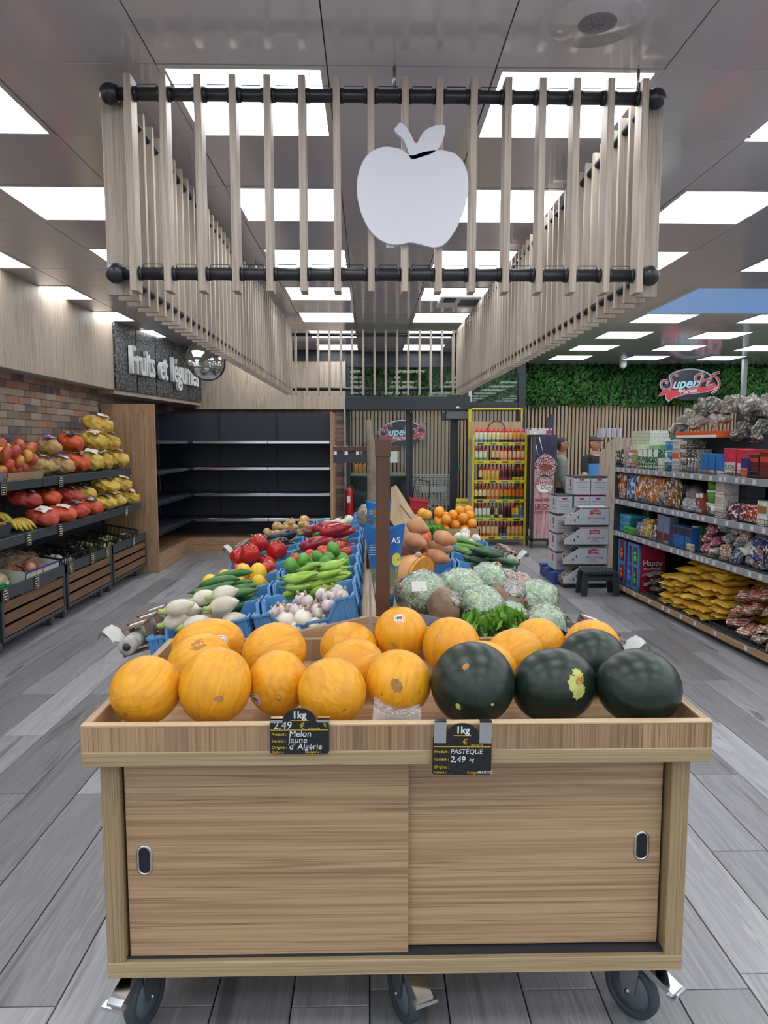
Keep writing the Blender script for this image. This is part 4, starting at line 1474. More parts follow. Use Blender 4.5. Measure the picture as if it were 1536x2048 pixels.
# ---- right: card box of bagged cabbages and lettuce
m_card = M('kraft card', '#a98a6c', .75, col2='#9a7a5d', ns=12)
m_cardg = M('grey printed card', '#74808f', .6)
m_navy = M('navy print', '#26345a', .6)
bx = thing('carton', 'open grey card box with a navy starburst holding bagged cabbages', 'box', (0, 0, 0))
Bm = side_m(.425, 2.70, 1)
w_, d_, h_ = .315, .29, .10
for a in ((-w_, w_, -d_, d_, 0, .03), (-w_, w_, -d_, -d_ + .006, .0, h_), (-w_, w_, d_ - .006, d_, 0, h_), (-w_, -w_ + .006, -d_, d_, 0, h_), (w_ - .006, w_, -d_, d_, 0, h_)):
    MB().box(*a, mat=Bm).build('card_wall' if a[5] != .03 else 'card_floor', m_cardg if a[3] < 0 else m_card, bx)
st = MB()
for k in range(12):
    a = k * math.pi / 6
    st.prism([(-.002, .006), (.002, .006), (.0, .03)], -.0012, .0, 'y') if False else st.add([Bm @ Vector((-.22 + math.cos(a) * r_ - math.sin(a) * q, -d_ - .001, .062 + math.sin(a) * r_ + math.cos(a) * q)) for r_, q in ((.008, -.002), (.03, 0), (.008, .002))], [(0, 1, 2)])
st.build('emblem', m_navy, bx)
for x in (-.155, .02):
    MB().box(x, x + .002, -d_ - .001, -d_, .02, h_, mat=Bm).build('print_line', m_navy, bx)

m_cab, nt, b = new_mat('cabbage leaf')
n1 = node(nt, 'ShaderNodeTexNoise', i_Scale=1.0, i_Detail=3.0, i_Distortion=2.5)
nt.links.new(coords(nt, (11, 16, 7)), n1.inputs['Vector'])
nt.links.new(rnd_value(nt, ramp(nt, n1.outputs[0], [(.3, '#6f9a4e'), (.42, '#93b878'), (.47, '#cfdcb8'), (.52, '#8ab06c'), (.6, '#b4cb98'), (.65, '#d5e0c4'), (.72, '#7aa558')]), .08), b.inputs['Base Color'])
bump(nt, b, n1.outputs[0], .6, .02)
m_bagf = clear_mat('crinkled bag film', (.98, 1, .98, 1), .9, .16, 1.0, 26, refl=.3)
m_bagtie = M('red twist tie', '#b8453a', .5)
m_paper = M('brown paper', '#7d6450', .7, col2='#937a64', ns=18, bmp=.6)
m_lab = M('white product label', '#dcdcd6', .5)
def bagged(px, py, Y, r, label, knot=(0, -.3, 1), mat=None, nm='bagged_cabbage', lab=False):
    c = PY(px, py, Y)
    sd = Vector((rnd.random() * 40, 0, 0))
    t = thing(nm, label, 'cabbage', tuple(c))
    fn = lambda d: 1 + .12 * mnoise.noise(d * 2.2 + sd) + .12 * abs(mnoise.noise(d * 4 + sd))
    MB().ball((0, 0, 0), (r, r, r * .88), 22, 14, fn=fn).build('cabbage', mat or m_cab, t)
    k = Vector(knot).normalized()
    fb = lambda d: 1.10 + .10 * mnoise.noise(d * 2.6 + sd) + .09 * mnoise.noise(d * 7 + sd) + .5 * max(0, d.dot(k) - .9) * 5
    MB().ball((0, 0, 0), (r, r, r * .9), 30, 20, fn=fb).build('bag_film', m_bagf, t)
    MB().ball(k * r * 1.25, r * .1, 8, 6).build('tie', m_bagtie, t)
    if lab:
        fm = frame(Vector((-.2 * r, -r * .95, r * .55)), (1, .1, 0), zdir=(0, .45, 1))
        MB().box(-.3 * r, .3 * r, -.002, .002, -.2 * r, .2 * r, mat=fm).build('label', m_lab, t)
    return t
bagged(845, 1190, 2.62, .092, 'clear-bagged pale green cabbage nearest the post on the right', (-.6, -.5, .3), lab=True)
bagged(926, 1180, 2.74, .088, 'clear-bagged cabbage in the middle, before the blue crates', (-.8, -.2, .5))
bagged(976, 1160, 2.88, .072, 'small bagged cabbage at the back of the card box', (.3, -.4, .8))
bagged(962, 1214, 2.58, .082, 'bagged cabbage just above the loose lettuce', (-.3, -.9, .0))
bagged(1074, 1200, 2.80, .084, 'clear-bagged cabbage at the right rear corner of the card box', (-.5, -.7, .1))
bagged(1018, 1232, 2.56, .06, 'small bagged cabbage right of the loose lettuce', (.6, -.5, .2))
bagged(1090, 1248, 2.55, .075, 'bagged cabbage at the right front corner beside the bag boxes', (-.8, -.5, .2))
for px, py, Y, r, lb in ((888, 1218, 2.50, .058, 'crumpled brown paper bag between two bagged cabbages near the post'), (1008, 1203, 2.68, .075, 'large crumpled brown paper bag above the loose lettuce')):
    c = PY(px, py, Y)
    sd = Vector((rnd.random() * 40, 3, 0))
    t = thing('paper_bag', lb, 'paper bag', tuple(c))
    q = 1.25 if r < .06 else .95
    MB().ball((0, 0, 0), (r, r, r * q), 26, 18, fn=lambda d: 1 + .12 * mnoise.noise(d * 2.5 + sd) + .1 * abs(mnoise.noise(d * 5.5 + sd))).build('paper', m_paper, t)
    MB().ball((r * .35, -r * .1, r * .55), (r * .8, r * .75, r * .6), 18, 12, fn=lambda d: 1 + .15 * mnoise.noise(d * 4 + sd)).build('clear_window', m_bagf, t)

# loose lettuce: ruffled leaves
m_let = M('lettuce leaf', '#5f9a35', .45, var=.0, col2='#86b84e', ns=24, lo=.4, hi=.65)
def lettuce(c, r, n, label):
    t = thing('lettuce', label, 'lettuce', tuple(c))
    for k in range(n):
        a = k * 2.39996 + rnd.uniform(-.3, .3)
        el = .15 + 1.25 * (1 - (k + .5) / n) * rnd.uniform(.6, 1)
        L_, W_ = r * rnd.uniform(.75, 1.1), r * rnd.uniform(.5, .75)
        nu, nv = 9, 5
        vs = []
        ph = rnd.random() * 9
        for j in range(nv + 1):
            for i in range(nu + 1):
                v_, u = j / nv, 2 * i / nu - 1
                wv = (abs(u) ** 2 * v_ + v_ ** 3) * .24 * r * math.sin(ph + u * 9 + v_ * 5) + .05 * r * math.sin(ph * 2 + u * 17)
                vs.append(Vector((u * W_ * (.25 + .75 * math.sin(min(1, v_ * 1.15) * math.pi * .62)), v_ * L_, wv + .25 * r * (v_ ** 2) * .5 + .12 * r * u * u)))
        mm = Matrix.Rotation(a, 4, 'Z') @ Matrix.Rotation(el, 4, 'X')
        MB().add([mm @ p for p in vs], [(j * (nu + 1) + i, j * (nu + 1) + i + 1, (j + 1) * (nu + 1) + i + 1, (j + 1) * (nu + 1) + i) for j in range(nv) for i in range(nu)], 0, True).build('leaf', m_let, t)
    return t
lettuce(PY(968, 1268, 2.47), .085, 26, 'loose frilly green lettuce, left one of the pair behind the melons')
lettuce(PY(1012, 1262, 2.46), .075, 24, 'loose frilly green lettuce, right one of the pair behind the melons')

# half pumpkin, cut side towards the aisle
hp = thing('half_pumpkin', 'large cut pumpkin with ribbed tan rind and orange flesh beside the post', 'pumpkin', tuple(PY(838, 1155, 3.13)), (0, .15, -.55))
R_ = .125
mb = MB()
nu, nv = 30, 14
vs = []
for j in range(nv + 1):
    th_ = math.pi * j / nv
    for i in range(nu + 1):
        a = math.pi / 2 + math.pi * i / nu
        q = R_ * (1 + .05 * abs(math.sin(7 * a)) - .03)
        vs.append(Vector((q * math.sin(th_) * math.cos(a), q * math.sin(th_) * math.sin(a), .78 * q * math.cos(th_) - .02 * R_ * (math.sin(th_) < .2))))
mb.add(vs, [(j * (nu + 1) + i, (j + 1) * (nu + 1) + i, (j + 1) * (nu + 1) + i + 1, j * (nu + 1) + i + 1) for j in range(nv) for i in range(nu)], 0, True)
mb.build('rind', m_pump, hp)
ring = [(R_ * .985 * math.sin(t), .775 * R_ * math.cos(t)) for t in [2 * math.pi * k / 32 for k in range(32)]]
MB().prism(ring[::-1], -.001, .012, 'x').build('flesh', m_flesh, hp)
MB().ball((.006, 0, 0), (.02, R_ * .45, R_ * .38), 16, 10).build('seed_cavity', M('pumpkin seeds', '#b7813a', .6, col2='#e0c486', ns=60), hp)
MB().tube([(-.01, -.01, .76 * R_), (-.02, -.01, .9 * R_)], [.016, .012], 8).build('stem', m_stalk, hp)
# pieces of pumpkin in film on the outer right crates
for i, (px, py) in enumerate(((1005, 1163), (1034, 1170))):
    c = PY(px, py, 2.98)
    t = thing('wrapped_pumpkin_piece', f'orange pumpkin piece in clear film on the outer right crate, {["left", "right"][i]} one', 'pumpkin', tuple(c))
    MB().prism([(-.05, -.03), (.045, -.035), (.06, .02), (.0, .045), (-.055, .02)], -.03, .03, 'y').build('flesh', M('bright pumpkin flesh', '#df7a2a', .45, col2='#e89347', ns=30), t)
    MB().ball((0, 0, 0), (.075, .05, .055), 18, 12, fn=lambda d: 1 + .14 * mnoise.noise(d * 3 + Vector((i * 7, 0, 0)))).build('film', m_bagf, t)
Mx = side_m(.567, RID_Y0 + 1.5 * RP + .15, 1)
# herbs, white onions and oranges in wooden trays at the far end
m_tray = wood('thin tray wood', [(.3, '#8d7258'), (.6, '#ab9070')], 'x', 90, 2, rough=.6, var=.05)
def tray(x0, x1, y0, y1, z, label, h=.07, mat=None):
    t = thing('fruit_tray', label, 'tray', ((x0 + x1) / 2, (y0 + y1) / 2, z))
    w_, d_ = (x1 - x0) / 2, (y1 - y0) / 2
    MB().box(-w_, w_, -d_, d_, 0, .012).build('base', mat or m_tray, t)
    for a in ((-w_, w_, -d_, -d_ + .008), (-w_, w_, d_ - .008, d_), (-w_, -w_ + .008, -d_, d_), (w_ - .008, w_, -d_, d_)):
        MB().box(*a, .012, h).build('side_board', mat or m_tray, t)
    return Matrix.Translation(((x0 + x1) / 2, (y0 + y1) / 2, z + .013)), (-w_ + .01, w_ - .01, -d_ + .01, d_ - .01)
# risers carry the far trays level above the bed
for x0, x1, y0, y1, z in ((.30, .80, 5.16, 5.48, .80), (.34, .80, 4.85, 5.13, .745)):
    MB().bbox(x0 + .01, x1 - .01, y0 + .01, y1 - .01, .64 if x0 > .2 else .68, z, .004).build('tray_riser', zx, isl)
m1, r1 = tray(.30, .80, 5.16, 5.48, .801, 'low wooden tray of oranges at the far right end of the island')
ob = heap(K['orange'], m1, (r1[0] + .16, r1[1], r1[2], r1[3]), 27, 0)
LATER.append(lambda ob=ob: label_rows(ob, 'bright orange in the far wooden tray', 'oranges in the far tray', 4, 'orange'))
ob2 = heap(K['squash'], m1, (r1[0], r1[0] + .15, r1[2], r1[3]), 7, 0)
for o in ob2:
    o.data = K['ysquash'].var[0][0] if False else o.data
LATER.append(lambda ob=ob2: label_rows(ob, 'small yellow squash left of the oranges', 'yellow squash in the far tray', 2, 'squash'))
m2, r2 = tray(.36, .80, 4.86, 5.12, .746, 'wooden tray of white onions in front of the oranges')
ob3 = heap(K['wonion'], m2, r2, 16, 0)
LATER.append(lambda ob=ob3: label_rows(ob, 'white onion in the wooden tray before the oranges', 'white onions in the tray', 2, 'onion'))
for k in range(3):
    lettuce(PY(856 + k * 8, 1068 + k * 3, 4.55 - k * .05), .07, 14, f'bunch of leafy green herbs behind the sweet potatoes, {ordinal(k)} from left')

# ---- posts in the middle with a cross bar
m_post = M('brown painted steel', '#553727', .45, col2='#4a3024', ns=6)
def post(x, y, h, label, bar=None):
    t = thing('sign_post', label, 'post', (x, y, 0))
    MB().bbox(-.0235, .0235, -.015, .015, .66, h, .002).build('upright', m_post, t)
    MB().bbox(-.026, .026, -.0165, .0165, h - .055, h + .004, .002).build('cap', m_post, t)
    MB().lathe([(0, -.002), (.004, -.002), (.004, 0)], 8, mat=T(0, -.0155, h - .085, math.pi / 2)).build('screw', m_black, t)
    if bar:
        MB().bbox(bar[0], bar[1], -.015, .015, h - .045, h - .018, .002).build('cross_bar', m_post, t)
    return t
post(.043, 2.40, 1.505, 'brown steel post standing in the middle right behind the melons')
pp = post(.03, 4.0, 1.495, 'brown steel post with a cross bar further back along the island', (-.235, .135))
sc_ = MB()
prf = [(-.235, -.035)]
x = -.235
pts = [(-.235, 1.385), (.0, 1.385), (.0, 1.46)]
xx = .0
for k in range(3):
    pts += [(xx - .012, 1.46), (xx - .012, 1.44)] + [(xx - .012 - .06 * u, 1.44 - .03 * 0 + .028 * -math.sin(math.pi * u) * -1 * .0 - .0) for u in (0,)]
    pts += [(xx - .015 - .03 + .03 * math.cos(a), 1.422 + .03 * math.sin(a)) for a in (0, .5, 1.05, 1.57, 2.1, 2.64, 3.14)]
    xx -= .078
pts += [(-.235, 1.46)]
MB().prism([(x_, z_) for x_, z_ in pts], -.004, .0, 'y').build('black_hook_plate', m_black, pp)
for k in range(4):
    MB().box(-.232 + k * .062, -.215 + k * .062, -.008, -.004, 1.43, 1.478).build('clip', m_white, pp)
# rolled card standing behind the post
t = thing('card_tube', 'rough grey-brown cardboard roll standing upright behind the front post', 'cardboard', tuple(PY(742, 1010, 3.7)))
MB().tube([(0, 0, -.33), (.005, 0, .1), (0, .0, .32), (-.012, 0, .44)], [.026, .025, .022, .012], 10).build('roll', M('weathered card', '#87796d', .85, col2='#6d6058', ns=20, bmp=.4), t)
# kraft board leaning across
t = thing('kraft_board', 'kraft cardboard sheet leaning diagonally between the post and the orange tray', 'cardboard', (0, 0, 0))
q = [PY(782, 975, 3.9), PY(792, 970, 3.9), PY(862, 1082, 3.75), PY(818, 1096, 3.72), PY(780, 1040, 3.8)]
n_ = Vector((.1, -1, .2)).normalized() * .004
MB().add([p - n_ for p in q] + [p + n_ for p in q], [(0, 1, 2, 3, 4), (9, 8, 7, 6, 5)] + [(i, 5 + i, 5 + (i + 1) % 5, (i + 1) % 5) for i in range(5)]).build('sheet', M('kraft sheet', '#b89f80', .75, col2='#a98e6e', ns=10), t)
e = PY(826, 1040, 3.76)
MB().tube([PY(800, 1010, 3.81), PY(822, 1036, 3.76), PY(838, 1062, 3.73)], .004, 5).build('fold', M('fold line', '#7b6248', .8), t)

# ---- blue salad cones hung round the post
m_cblue = M('glossy blue cone print', '#1c62ad', .3, col2='#2a7cc7', ns=5)
m_cwin = clear_mat('cone window film', (.95, .97, .95, 1), .86, .1, .4, 30, refl=.3)
m_salad = M('salad leaves in cone', '#3f7038', .5, col2='#79994a', ns=22, lo=.4, hi=.6, bmp=.5)
m_lcut = M('lemon slice print', '#c9cc45', .5)
m_corn = M('corn print', '#b98a3a', .5, col2='#6f5a2a', ns=60)
def cone(px, pt, pb, Y, wt, label, txt=None, tl=0):
    c = PY(px, pb, Y)
    top = PY(px, pt, Y)
    hgt = top.z - c.z
    t = thing('salad_cone', label, 'salad bag', tuple(c), (0, tl, 0))
    def r(u):
        return wt * (.42 + .58 * u)
    def band(u0, u1, q=1.0, wave=0):
        return MB().lathe([(r(u0 + (u1 - u0) * k / 4) * q, hgt * (u0 + (u1 - u0) * k / 4)) for k in range(5)], 26, rib=lambda a, z: 1 + .02 * math.sin(5 * a))
    up_ = band(.52, 1.0)
    up_.v = [Vector((v.x, v.y * .7, v.z + (.12 * wt * math.cos(2 * math.atan2(v.y, v.x)) if v.z > hgt * .9 else 0) + (.16 * wt * math.cos(4 * math.atan2(v.y, v.x)) if v.z < hgt * .55 else 0))) for v in up_.v]
    uo = up_.build('printed_wrap', m_cblue, t)
    wi = band(.12, .56, .985)
    wi.v = [Vector((v.x, v.y * .7, v.z)) for v in wi.v]
    wi.build('window_film', m_cwin, t)
    bt_ = MB().lathe([(0, 0), (r(0), 0.0), (r(.14) * 1.002, hgt * .14)], 26)
    bt_.v = [Vector((v.x, v.y * .7, v.z)) for v in bt_.v]
    bt_.build('printed_base', m_cblue, t)
    sd = Vector((px, 0, 0))
    MB().ball((0, 0, hgt * .42), (r(.4) * .86, r(.4) * .58, hgt * .24), 18, 14, fn=lambda d: 1 + .12 * mnoise.noise(d * 4 + sd)).build('salad', m_salad, t)
    fz = lambda x, z: -.7 * math.sqrt(max(0, (r(z / hgt) * 1.02) ** 2 - x * x)) - .0015
    def decal(cx, cz, rx, rz, mat, nm):
        d_ = MB()
        vs = [(cx, fz(cx, cz), cz)] + [(cx + rx * math.cos(a), fz(cx + rx * math.cos(a), cz + rz * math.sin(a)) - .001, cz + rz * math.sin(a)) for a in [2 * math.pi * k / 16 for k in range(16)]]
        d_.add(vs, [(0, 1 + k, 1 + (k + 1) % 16) for k in range(16)], 0, True)
        d_.build(nm, mat, t)
    decal(wt * .56, hgt * .60, wt * .22, hgt * .085, m_lcut, 'lemon_print')
    decal(-wt * .22, hgt * .72, wt * .2, hgt * .13, m_corn, 'corn_print')
    for k in range(5):
        MB().box(-wt * .72, -wt * .42, fz(-wt * .57, hgt * (.78 - k * .03)) - .004, fz(-wt * .57, hgt * (.78 - k * .03)) - .003, hgt * (.78 - k * .03), hgt * (.784 - k * .03)).build('print_line', m_white, t)
    if txt:
        text(txt, wt * .42, m_white, t, loc=(wt * .52, fz(wt * .5, hgt * .84) - .006, hgt * .84), rot=(math.pi / 2, 0, .45), depth=.0005)
    return t
cone(769, 1052, 1212, 2.56, .075, 'blue printed salad cone with lemon picture hanging just behind the front post', 'AS')
cone(757, 1003, 1078, 3.35, .062, 'second blue salad cone higher up behind the front post')
p = PY(752, 985, 3.4)
t = thing('net_pouch', 'small clear pouch of pale nuts hanging left behind the post', 'bag', tuple(PY(728, 1035, 4.3)))
MB().ball((0, 0, 0), (.04, .03, .055), 14, 10, fn=lambda d: 1 + .12 * mnoise.noise(d * 5)).build('nuts', M('pale nuts', '#c9b08c', .6, col2='#8f7350', ns=50), t)
MB().ball((0, 0, .01), (.045, .034, .07), 14, 10, fn=lambda d: 1 + .1 * mnoise.noise(d * 4) + .25 * max(0, d.z - .8)).build('film', m_bagf, t)

# ---- plastic bag boxes along both edges
m_thin = M('thin bag film', '#bdbdb9', .4)
m_cbox = M('brown bag carton', '#6b5148', .7, col2='#7d6257', ns=20)
m_roll = M('bag roll', '#b5b1aa', .4, col2='#908c86', ns=30)
def bag_box(x, y, z, s, label, rolls=1):
    """brown folded card holders with a roll of thin bags; s: which way is outward"""
    t = thing('bag_roll_holder', label, 'bag dispenser', (x, y, z), (0, s * .32, 0))
    for k in range(3):
        yy = k * .12
        b_ = MB()
        b_.box(-.055, .055, yy, yy + .055, -.05, -.045)
        b_.box(-.055, -.051, yy, yy + .055, -.05, .045)
        b_.box(.051, .055, yy, yy + .055, -.05, .045)
        b_.box(-.055, .055, yy, yy + .055, .041, .045)
        b_.build('card_bracket', m_cbox, t)
        MB().box(-.03, .03, yy + .056, yy + .1, .0415, .0435).build('white_strip', m_lab, t)
    MB().lathe([(.014, -.08), (.03, -.08), (.03, .3), (.014, .3)], 18, mat=T(0, 0, -.003, -math.pi / 2)).build('bag_roll', m_roll, t)
    MB().tube([(0, -.084, -.003), (0, .302, -.003)], .0135, 12).build('roll_core', m_black, t)
    fl_ = MB()
    vs = []
    for j in range(7):
        for i in range(7):
            u, v_ = i / 6, j / 6
            vs.append(Vector((s * (.03 + .06 * v_ + .01 * math.sin(u * 7)), -.09 + .12 * u, .02 + .05 * math.sin(v_ * 2.6) + .012 * math.sin(u * 9 + v_ * 4))))
    fl_.add(vs, [(j * 7 + i, j * 7 + i + 1, (j + 1) * 7 + i + 1, (j + 1) * 7 + i) for j in range(6) for i in range(6)], 0, True)
    fl_.build('loose_film', m_thin, t)
    return t
bag_box(-.84, 2.50, .80, -1, 'brown card holders with a bag roll at the left front edge of the island')
bag_box(-.84, 4.55, .79, -1, 'brown card holders with a white bag roll at the far left edge of the island')
bag_box(.86, 2.45, .765, 1, 'brown card holders with a bag roll at the right front edge of the island')
bag_box(.87, 4.35, .78, 1, 'brown card holders with a bag roll at the far right edge of the island')
for k in range(2):
    b = thing('bag_carton', f'open grey metal bin box on the right edge, {["nearer", "further"][k]} of two', 'box', (.725, 2.46 + k * .2, .775), (0, TH, 0))
    for a in ((-.05, .05, 0, .16, -.055, -.05), (-.05, -.046, 0, .16, -.055, .05), (.046, .05, 0, .16, -.055, .05), (-.05, .05, 0, .004, -.055, .05), (-.05, .05, .156, .16, -.055, .05)):
        MB().box(*a).build('panel', m_steel, b)
    MB().box(-.052, .052, .155, .175, -.02, .056).build('card_flap', m_cbox, b)
    MB().box(-.044, .044, .006, .154, .03, .034).build('lid', m_roll, b)

# ================================================================== left: wall shelves and slatted produce bins
m_graph = M('graphite sheet steel', '#383f44', .45)
m_slat = wood('stained slat', [(.3, '#5a4030'), (.5, '#75533c'), (.7, '#866248')], 'y', 60, 2, rough=.55, var=.1)
BIN_X0, BIN_X1 = -3.02, -2.40
m_frame2 = m_graph
def bin_front(z):                        # the front leans out towards the aisle
    return -2.55
bins = [(3.78, 4.86), (4.9, 5.93), (5.98, 7.02), (7.06, 8.1)]
bin_words = ['nearest', 'second', 'third', 'farthest']
for k, (y0, y1) in enumerate(bins):
    t = thing('produce_bin', f'wheeled slatted wooden produce bin under the left shelves, {bin_words[k]} of four', 'produce bin', (0, 0, 0), group='slatted produce bins')
    for i in range(3):
        za, zb_ = .14 + i * .088, .205 + i * .088
        MB().prism([(bin_front(za) - .016, za), (bin_front(za), za), (bin_front(zb_), zb_), (bin_front(zb_) - .016, zb_)], y0 + .03, y1 - .03, 'y').build('slat', m_slat, t)
    for ya in (y0, y1 - .03):
        MB().prism([(bin_front(.12) - .03, .12), (bin_front(.12) + .004, .12), (bin_front(.55) + .004, .475), (bin_front(.55) - .03, .475)], ya, ya + .03, 'y').build('corner_post', m_graph, t)
    MB().prism([(bin_front(.4) - .02, .4), (bin_front(.4) + .006, .4), (bin_front(.4) + .006, .48), (bin_front(.4) - .02, .48)], y0, y1, 'y').build('top_band', m_graph, t)
    MB().bbox(bin_front(.12) - .03, bin_front(.12) + .006, y0, y1, .105, .13, .003).build('bottom_rail', m_graph, t)
    b_ = MB()
    b_.prism([(-3.0, .13), (-2.59, .13), (-2.59, .40), (-3.0, .40)], y0 + .004, y0 + .012, 'y')
    b_.build('side_panel', m_graph, t)
    MB().prism([(-3.0, .13), (-2.59, .13), (-2.59, .40), (-3.0, .40)], y1 - .012, y1 - .004, 'y').build('side_panel', m_graph, t)
    MB().prism([(-3.0, .36), (-2.60, .30), (-2.60, .315), (-3.0, .375)], y0 + .012, y1 - .012, 'y').build('floor', m_graph, t)
    MB().box(-3.0, -2.66, y0 + .02, y1 - .02, .105, .125).build('bottom', m_black, t)
    for y in (y0 + .1, y1 - .1):
        caster(-2.64, y, .2, .72, t)

sh = thing('fruit_shelving', 'black steel shelving with two sloping shelves of bagged potatoes and fruit', 'shelf', (0, 0, 0))
MB().box(-3.03, -3.01, 3.78, 8.1, .50, 1.3).build('back_panel', m_black, sh)
SH = []
for nm, xf_, zf_, xb_, zb2 in (('lower_shelf', -2.60, .80, -3.0, .885), ('upper_shelf', -2.70, 1.19, -3.0, 1.26)):
    for y0, y1 in ((3.78, 5.92), (5.94, 8.1)):
        MB().prism([(xb_, zb2 - .02), (xf_, zf_ - .02), (xf_, zf_), (xb_, zb2)], y0, y1, 'y').build(nm, m_graph, sh)
        MB().bbox(xf_ - .004, xf_ + .012, y0, y1, zf_ - .055, zf_ + .018, .004).build('shelf_lip', m_graph, sh)
    SH.append((xf_, zf_, xb_, zb2))
for y in (3.8, 5.92, 8.08):
    MB().box(-3.03, -2.99, y - .015, y + .015, 0.5, 1.52 if y < 6.2 else 1.36).build('upright', m_graph, sh)
MB().box(-3.03, -2.995, 3.8, 6.05, 1.50, 1.535).build('top_frame', m_graph, sh)
MB().box(-3.03, -2.995, 6.02, 6.06, 1.3, 1.5).build('top_frame', m_graph, sh)
for i in range(2):
    MB().box(-3.02, -3.0, 3.82 + i * 2.24, 6.02 + i * 2.06, 1.305, 1.46).build('back_board', wood('warm back board', [(.3, '#6b4c36'), (.6, '#8d6a4c')], 'y', 50, 2, rough=.5), sh)

# ---- net bags: a lumpy skin over round produce, label band and knot
def net_mesh(name, L_, W_, H_, rr, mat, seed, n=16):
    rg = random.Random(seed)
    balls = []
    n = 52
    for k in range(n):
        zz_ = 1 - 2 * (k + .5) / n
        ph = k * 2.39996 + rg.uniform(-.25, .25)
        q = math.sqrt(1 - zz_ * zz_)
        f_ = rg.uniform(.80, 1.0)
        balls.append((Vector((q * math.cos(ph) * (L_ - rr) * f_, q * math.sin(ph) * (W_ - rr) * f_, zz_ * (H_ - rr) * f_)), rr * rg.uniform(.85, 1.2)))
    mb = MB()
    nu, nv = 44, 28
    vs = []
    def ext_(d):
        best = .3
        # distance along d to the far side of the union of balls
        for c, r in balls:
            b_ = d.dot(c)
            disc = b_ * b_ - (c.length_squared - r * r)
            if disc > 0:
                best = max(best, (b_ + math.sqrt(disc)) / rr * rr) if False else max(best if best != .3 else 0, b_ + math.sqrt(disc))
        return best
    base = lambda d: 1 / math.sqrt((d.x / L_) ** 2 + (d.y / W_) ** 2 + (d.z / H_) ** 2)
    def f(d):
        e = ext_(d)
        q = base(d)
        return max(e if e != .3 else 0, q * .64)
    mb.ball((0, 0, 0), 1.0, nu, nv, fn=f)
    return mb.mesh(name, mat)
def net_mat(name, c1, c2, sc_=70):
    m, nt, b = new_mat(name)
    b.inputs['Roughness'].default_value = .5
    n1 = node(nt, 'ShaderNodeTexNoise', i_Scale=9.0, i_Detail=3.0)
    nt.links.new(coords(nt), n1.inputs['Vector'])
    c = ramp(nt, n1.outputs[0], [(.35, c1), (.65, c2)])
    w = node(nt, 'ShaderNodeTexVoronoi', feature='DISTANCE_TO_EDGE', i_Scale=float(sc_))
    nt.links.new(coords(nt), w.inputs['Vector'])
    f = ramp(nt, w.outputs['Distance'], [(.03, (.78, .78, .78, 1)), (.1, (1, 1, 1, 1))])
    c = mixc(nt, 1.0, c, f, 'MULTIPLY')
    c = rnd_value(nt, c, .1)
    nt.links.new(c, b.inputs['Base Color'])
    bump(nt, b, w.outputs['Distance'], .3, .004)
    return m
m_nety, m_neto, m_netr = net_mat('yellow potato net', '#c9a23a', '#dfbe5a'), net_mat('orange net', '#c24a24', '#d9602f'), net_mat('red onion net', '#b23a30', '#cf5540')
m_nett = net_mat('clear net over tan potatoes', '#b9925c', '#cba76e', 50)
m_purp = M('purple bag print', '#5a3f94', .4, col2='#d8d4e2', ns=14, lo=.55, hi=.6)
m_blk = M('black white bag print', '#24242c', .4, col2='#c5c5cb', ns=24, lo=.56, hi=.6)
m_wht = M('white red bag label', '#d9d6d0', .45, col2='#c2544a', ns=26, lo=.6, hi=.63)
NET = {}
for nm, mt, dims, rr in (('potato_bag', m_nety, (.175, .13, .105), .031), ('orange_bag', m_neto, (.15, .12, .095), .037), ('onion_bag', m_netr, (.15, .12, .095), .037), ('mixed_potato_bag', m_nett, (.15, .105, .085), .028)):
    NET[nm] = ([net_mesh(nm, *dims, rr, mt, sd, 26) for sd in (1, 2, 3)], dims)
def net_bag(kind_, P, rz, label, group, band=m_wht, tilt=(0, 0), k=0, shelf=0, up=0):
    mes, (L_, W_, H_) = NET[kind_]
    o = put(kind_, mes[k % 3], mw=Matrix.Translation(P) @ Matrix.Rotation(rz, 4, 'Z') @ Matrix.Rotation(tilt[0], 4, 'Y') @ Matrix.Rotation(tilt[1], 4, 'X') @ Matrix.Diagonal((1, 1, 1 if shelf else .8, 1)))
    tag(o, label, 'net bag', group)
    xf_, zf_, xb_, zb2 = SH[shelf]
    vv = verts_in(o, Matrix.Identity(4))
    sl = (zb2 - zf_) / (xb_ - xf_)
    dx = max(0, -2.965 - min(v.x for v in vv))
    dz = .004 - min(v.z - (zf_ + sl * (v.x + dx - xf_)) for v in vv)
    if up < .2 or dz > 0:
        o.matrix_world = Matrix.Translation((dx, 0, dz)) @ o.matrix_world
    elif dx:
        o.matrix_world = Matrix.Translation((dx, 0, 0)) @ o.matrix_world
    b_ = MB()
    vs = []
    for j in range(6):
        for i in range(7):
            u, v_ = (i / 6 - .5) * .7, (j / 5 - .5) * .75
            x, y = u * L_ * .95 + L_ * .15, v_ * W_ * 1.2 - W_ * .2
            q = max(.05, 1 - (x / (L_ * 1.1)) ** 2 - (y / (W_ * 1.15)) ** 2)
            vs.append((x, y, H_ * 1.06 * math.sqrt(q) + .008 + .008 * mnoise.noise(Vector((x * 25, y * 25, k)))))
    b_.add(vs, [(j * 7 + i, j * 7 + i + 1, (j + 1) * 7 + i + 1, (j + 1) * 7 + i) for j in range(5) for i in range(6)], 0, True)
    b_.build('label_band', band, o)
    return o
def shelf_pt(i, f, y, up):
    """a point above shelf i, f from its lip towards the wall"""
    xf_, zf_, xb_, zb2 = SH[i]
    return Vector((xf_ + (xb_ - xf_) * f, y, zf_ + (zb2 - zf_) * f + up))
G1 = 'net bags on the upper left shelf'
G2 = 'net bags on the lower left shelf'
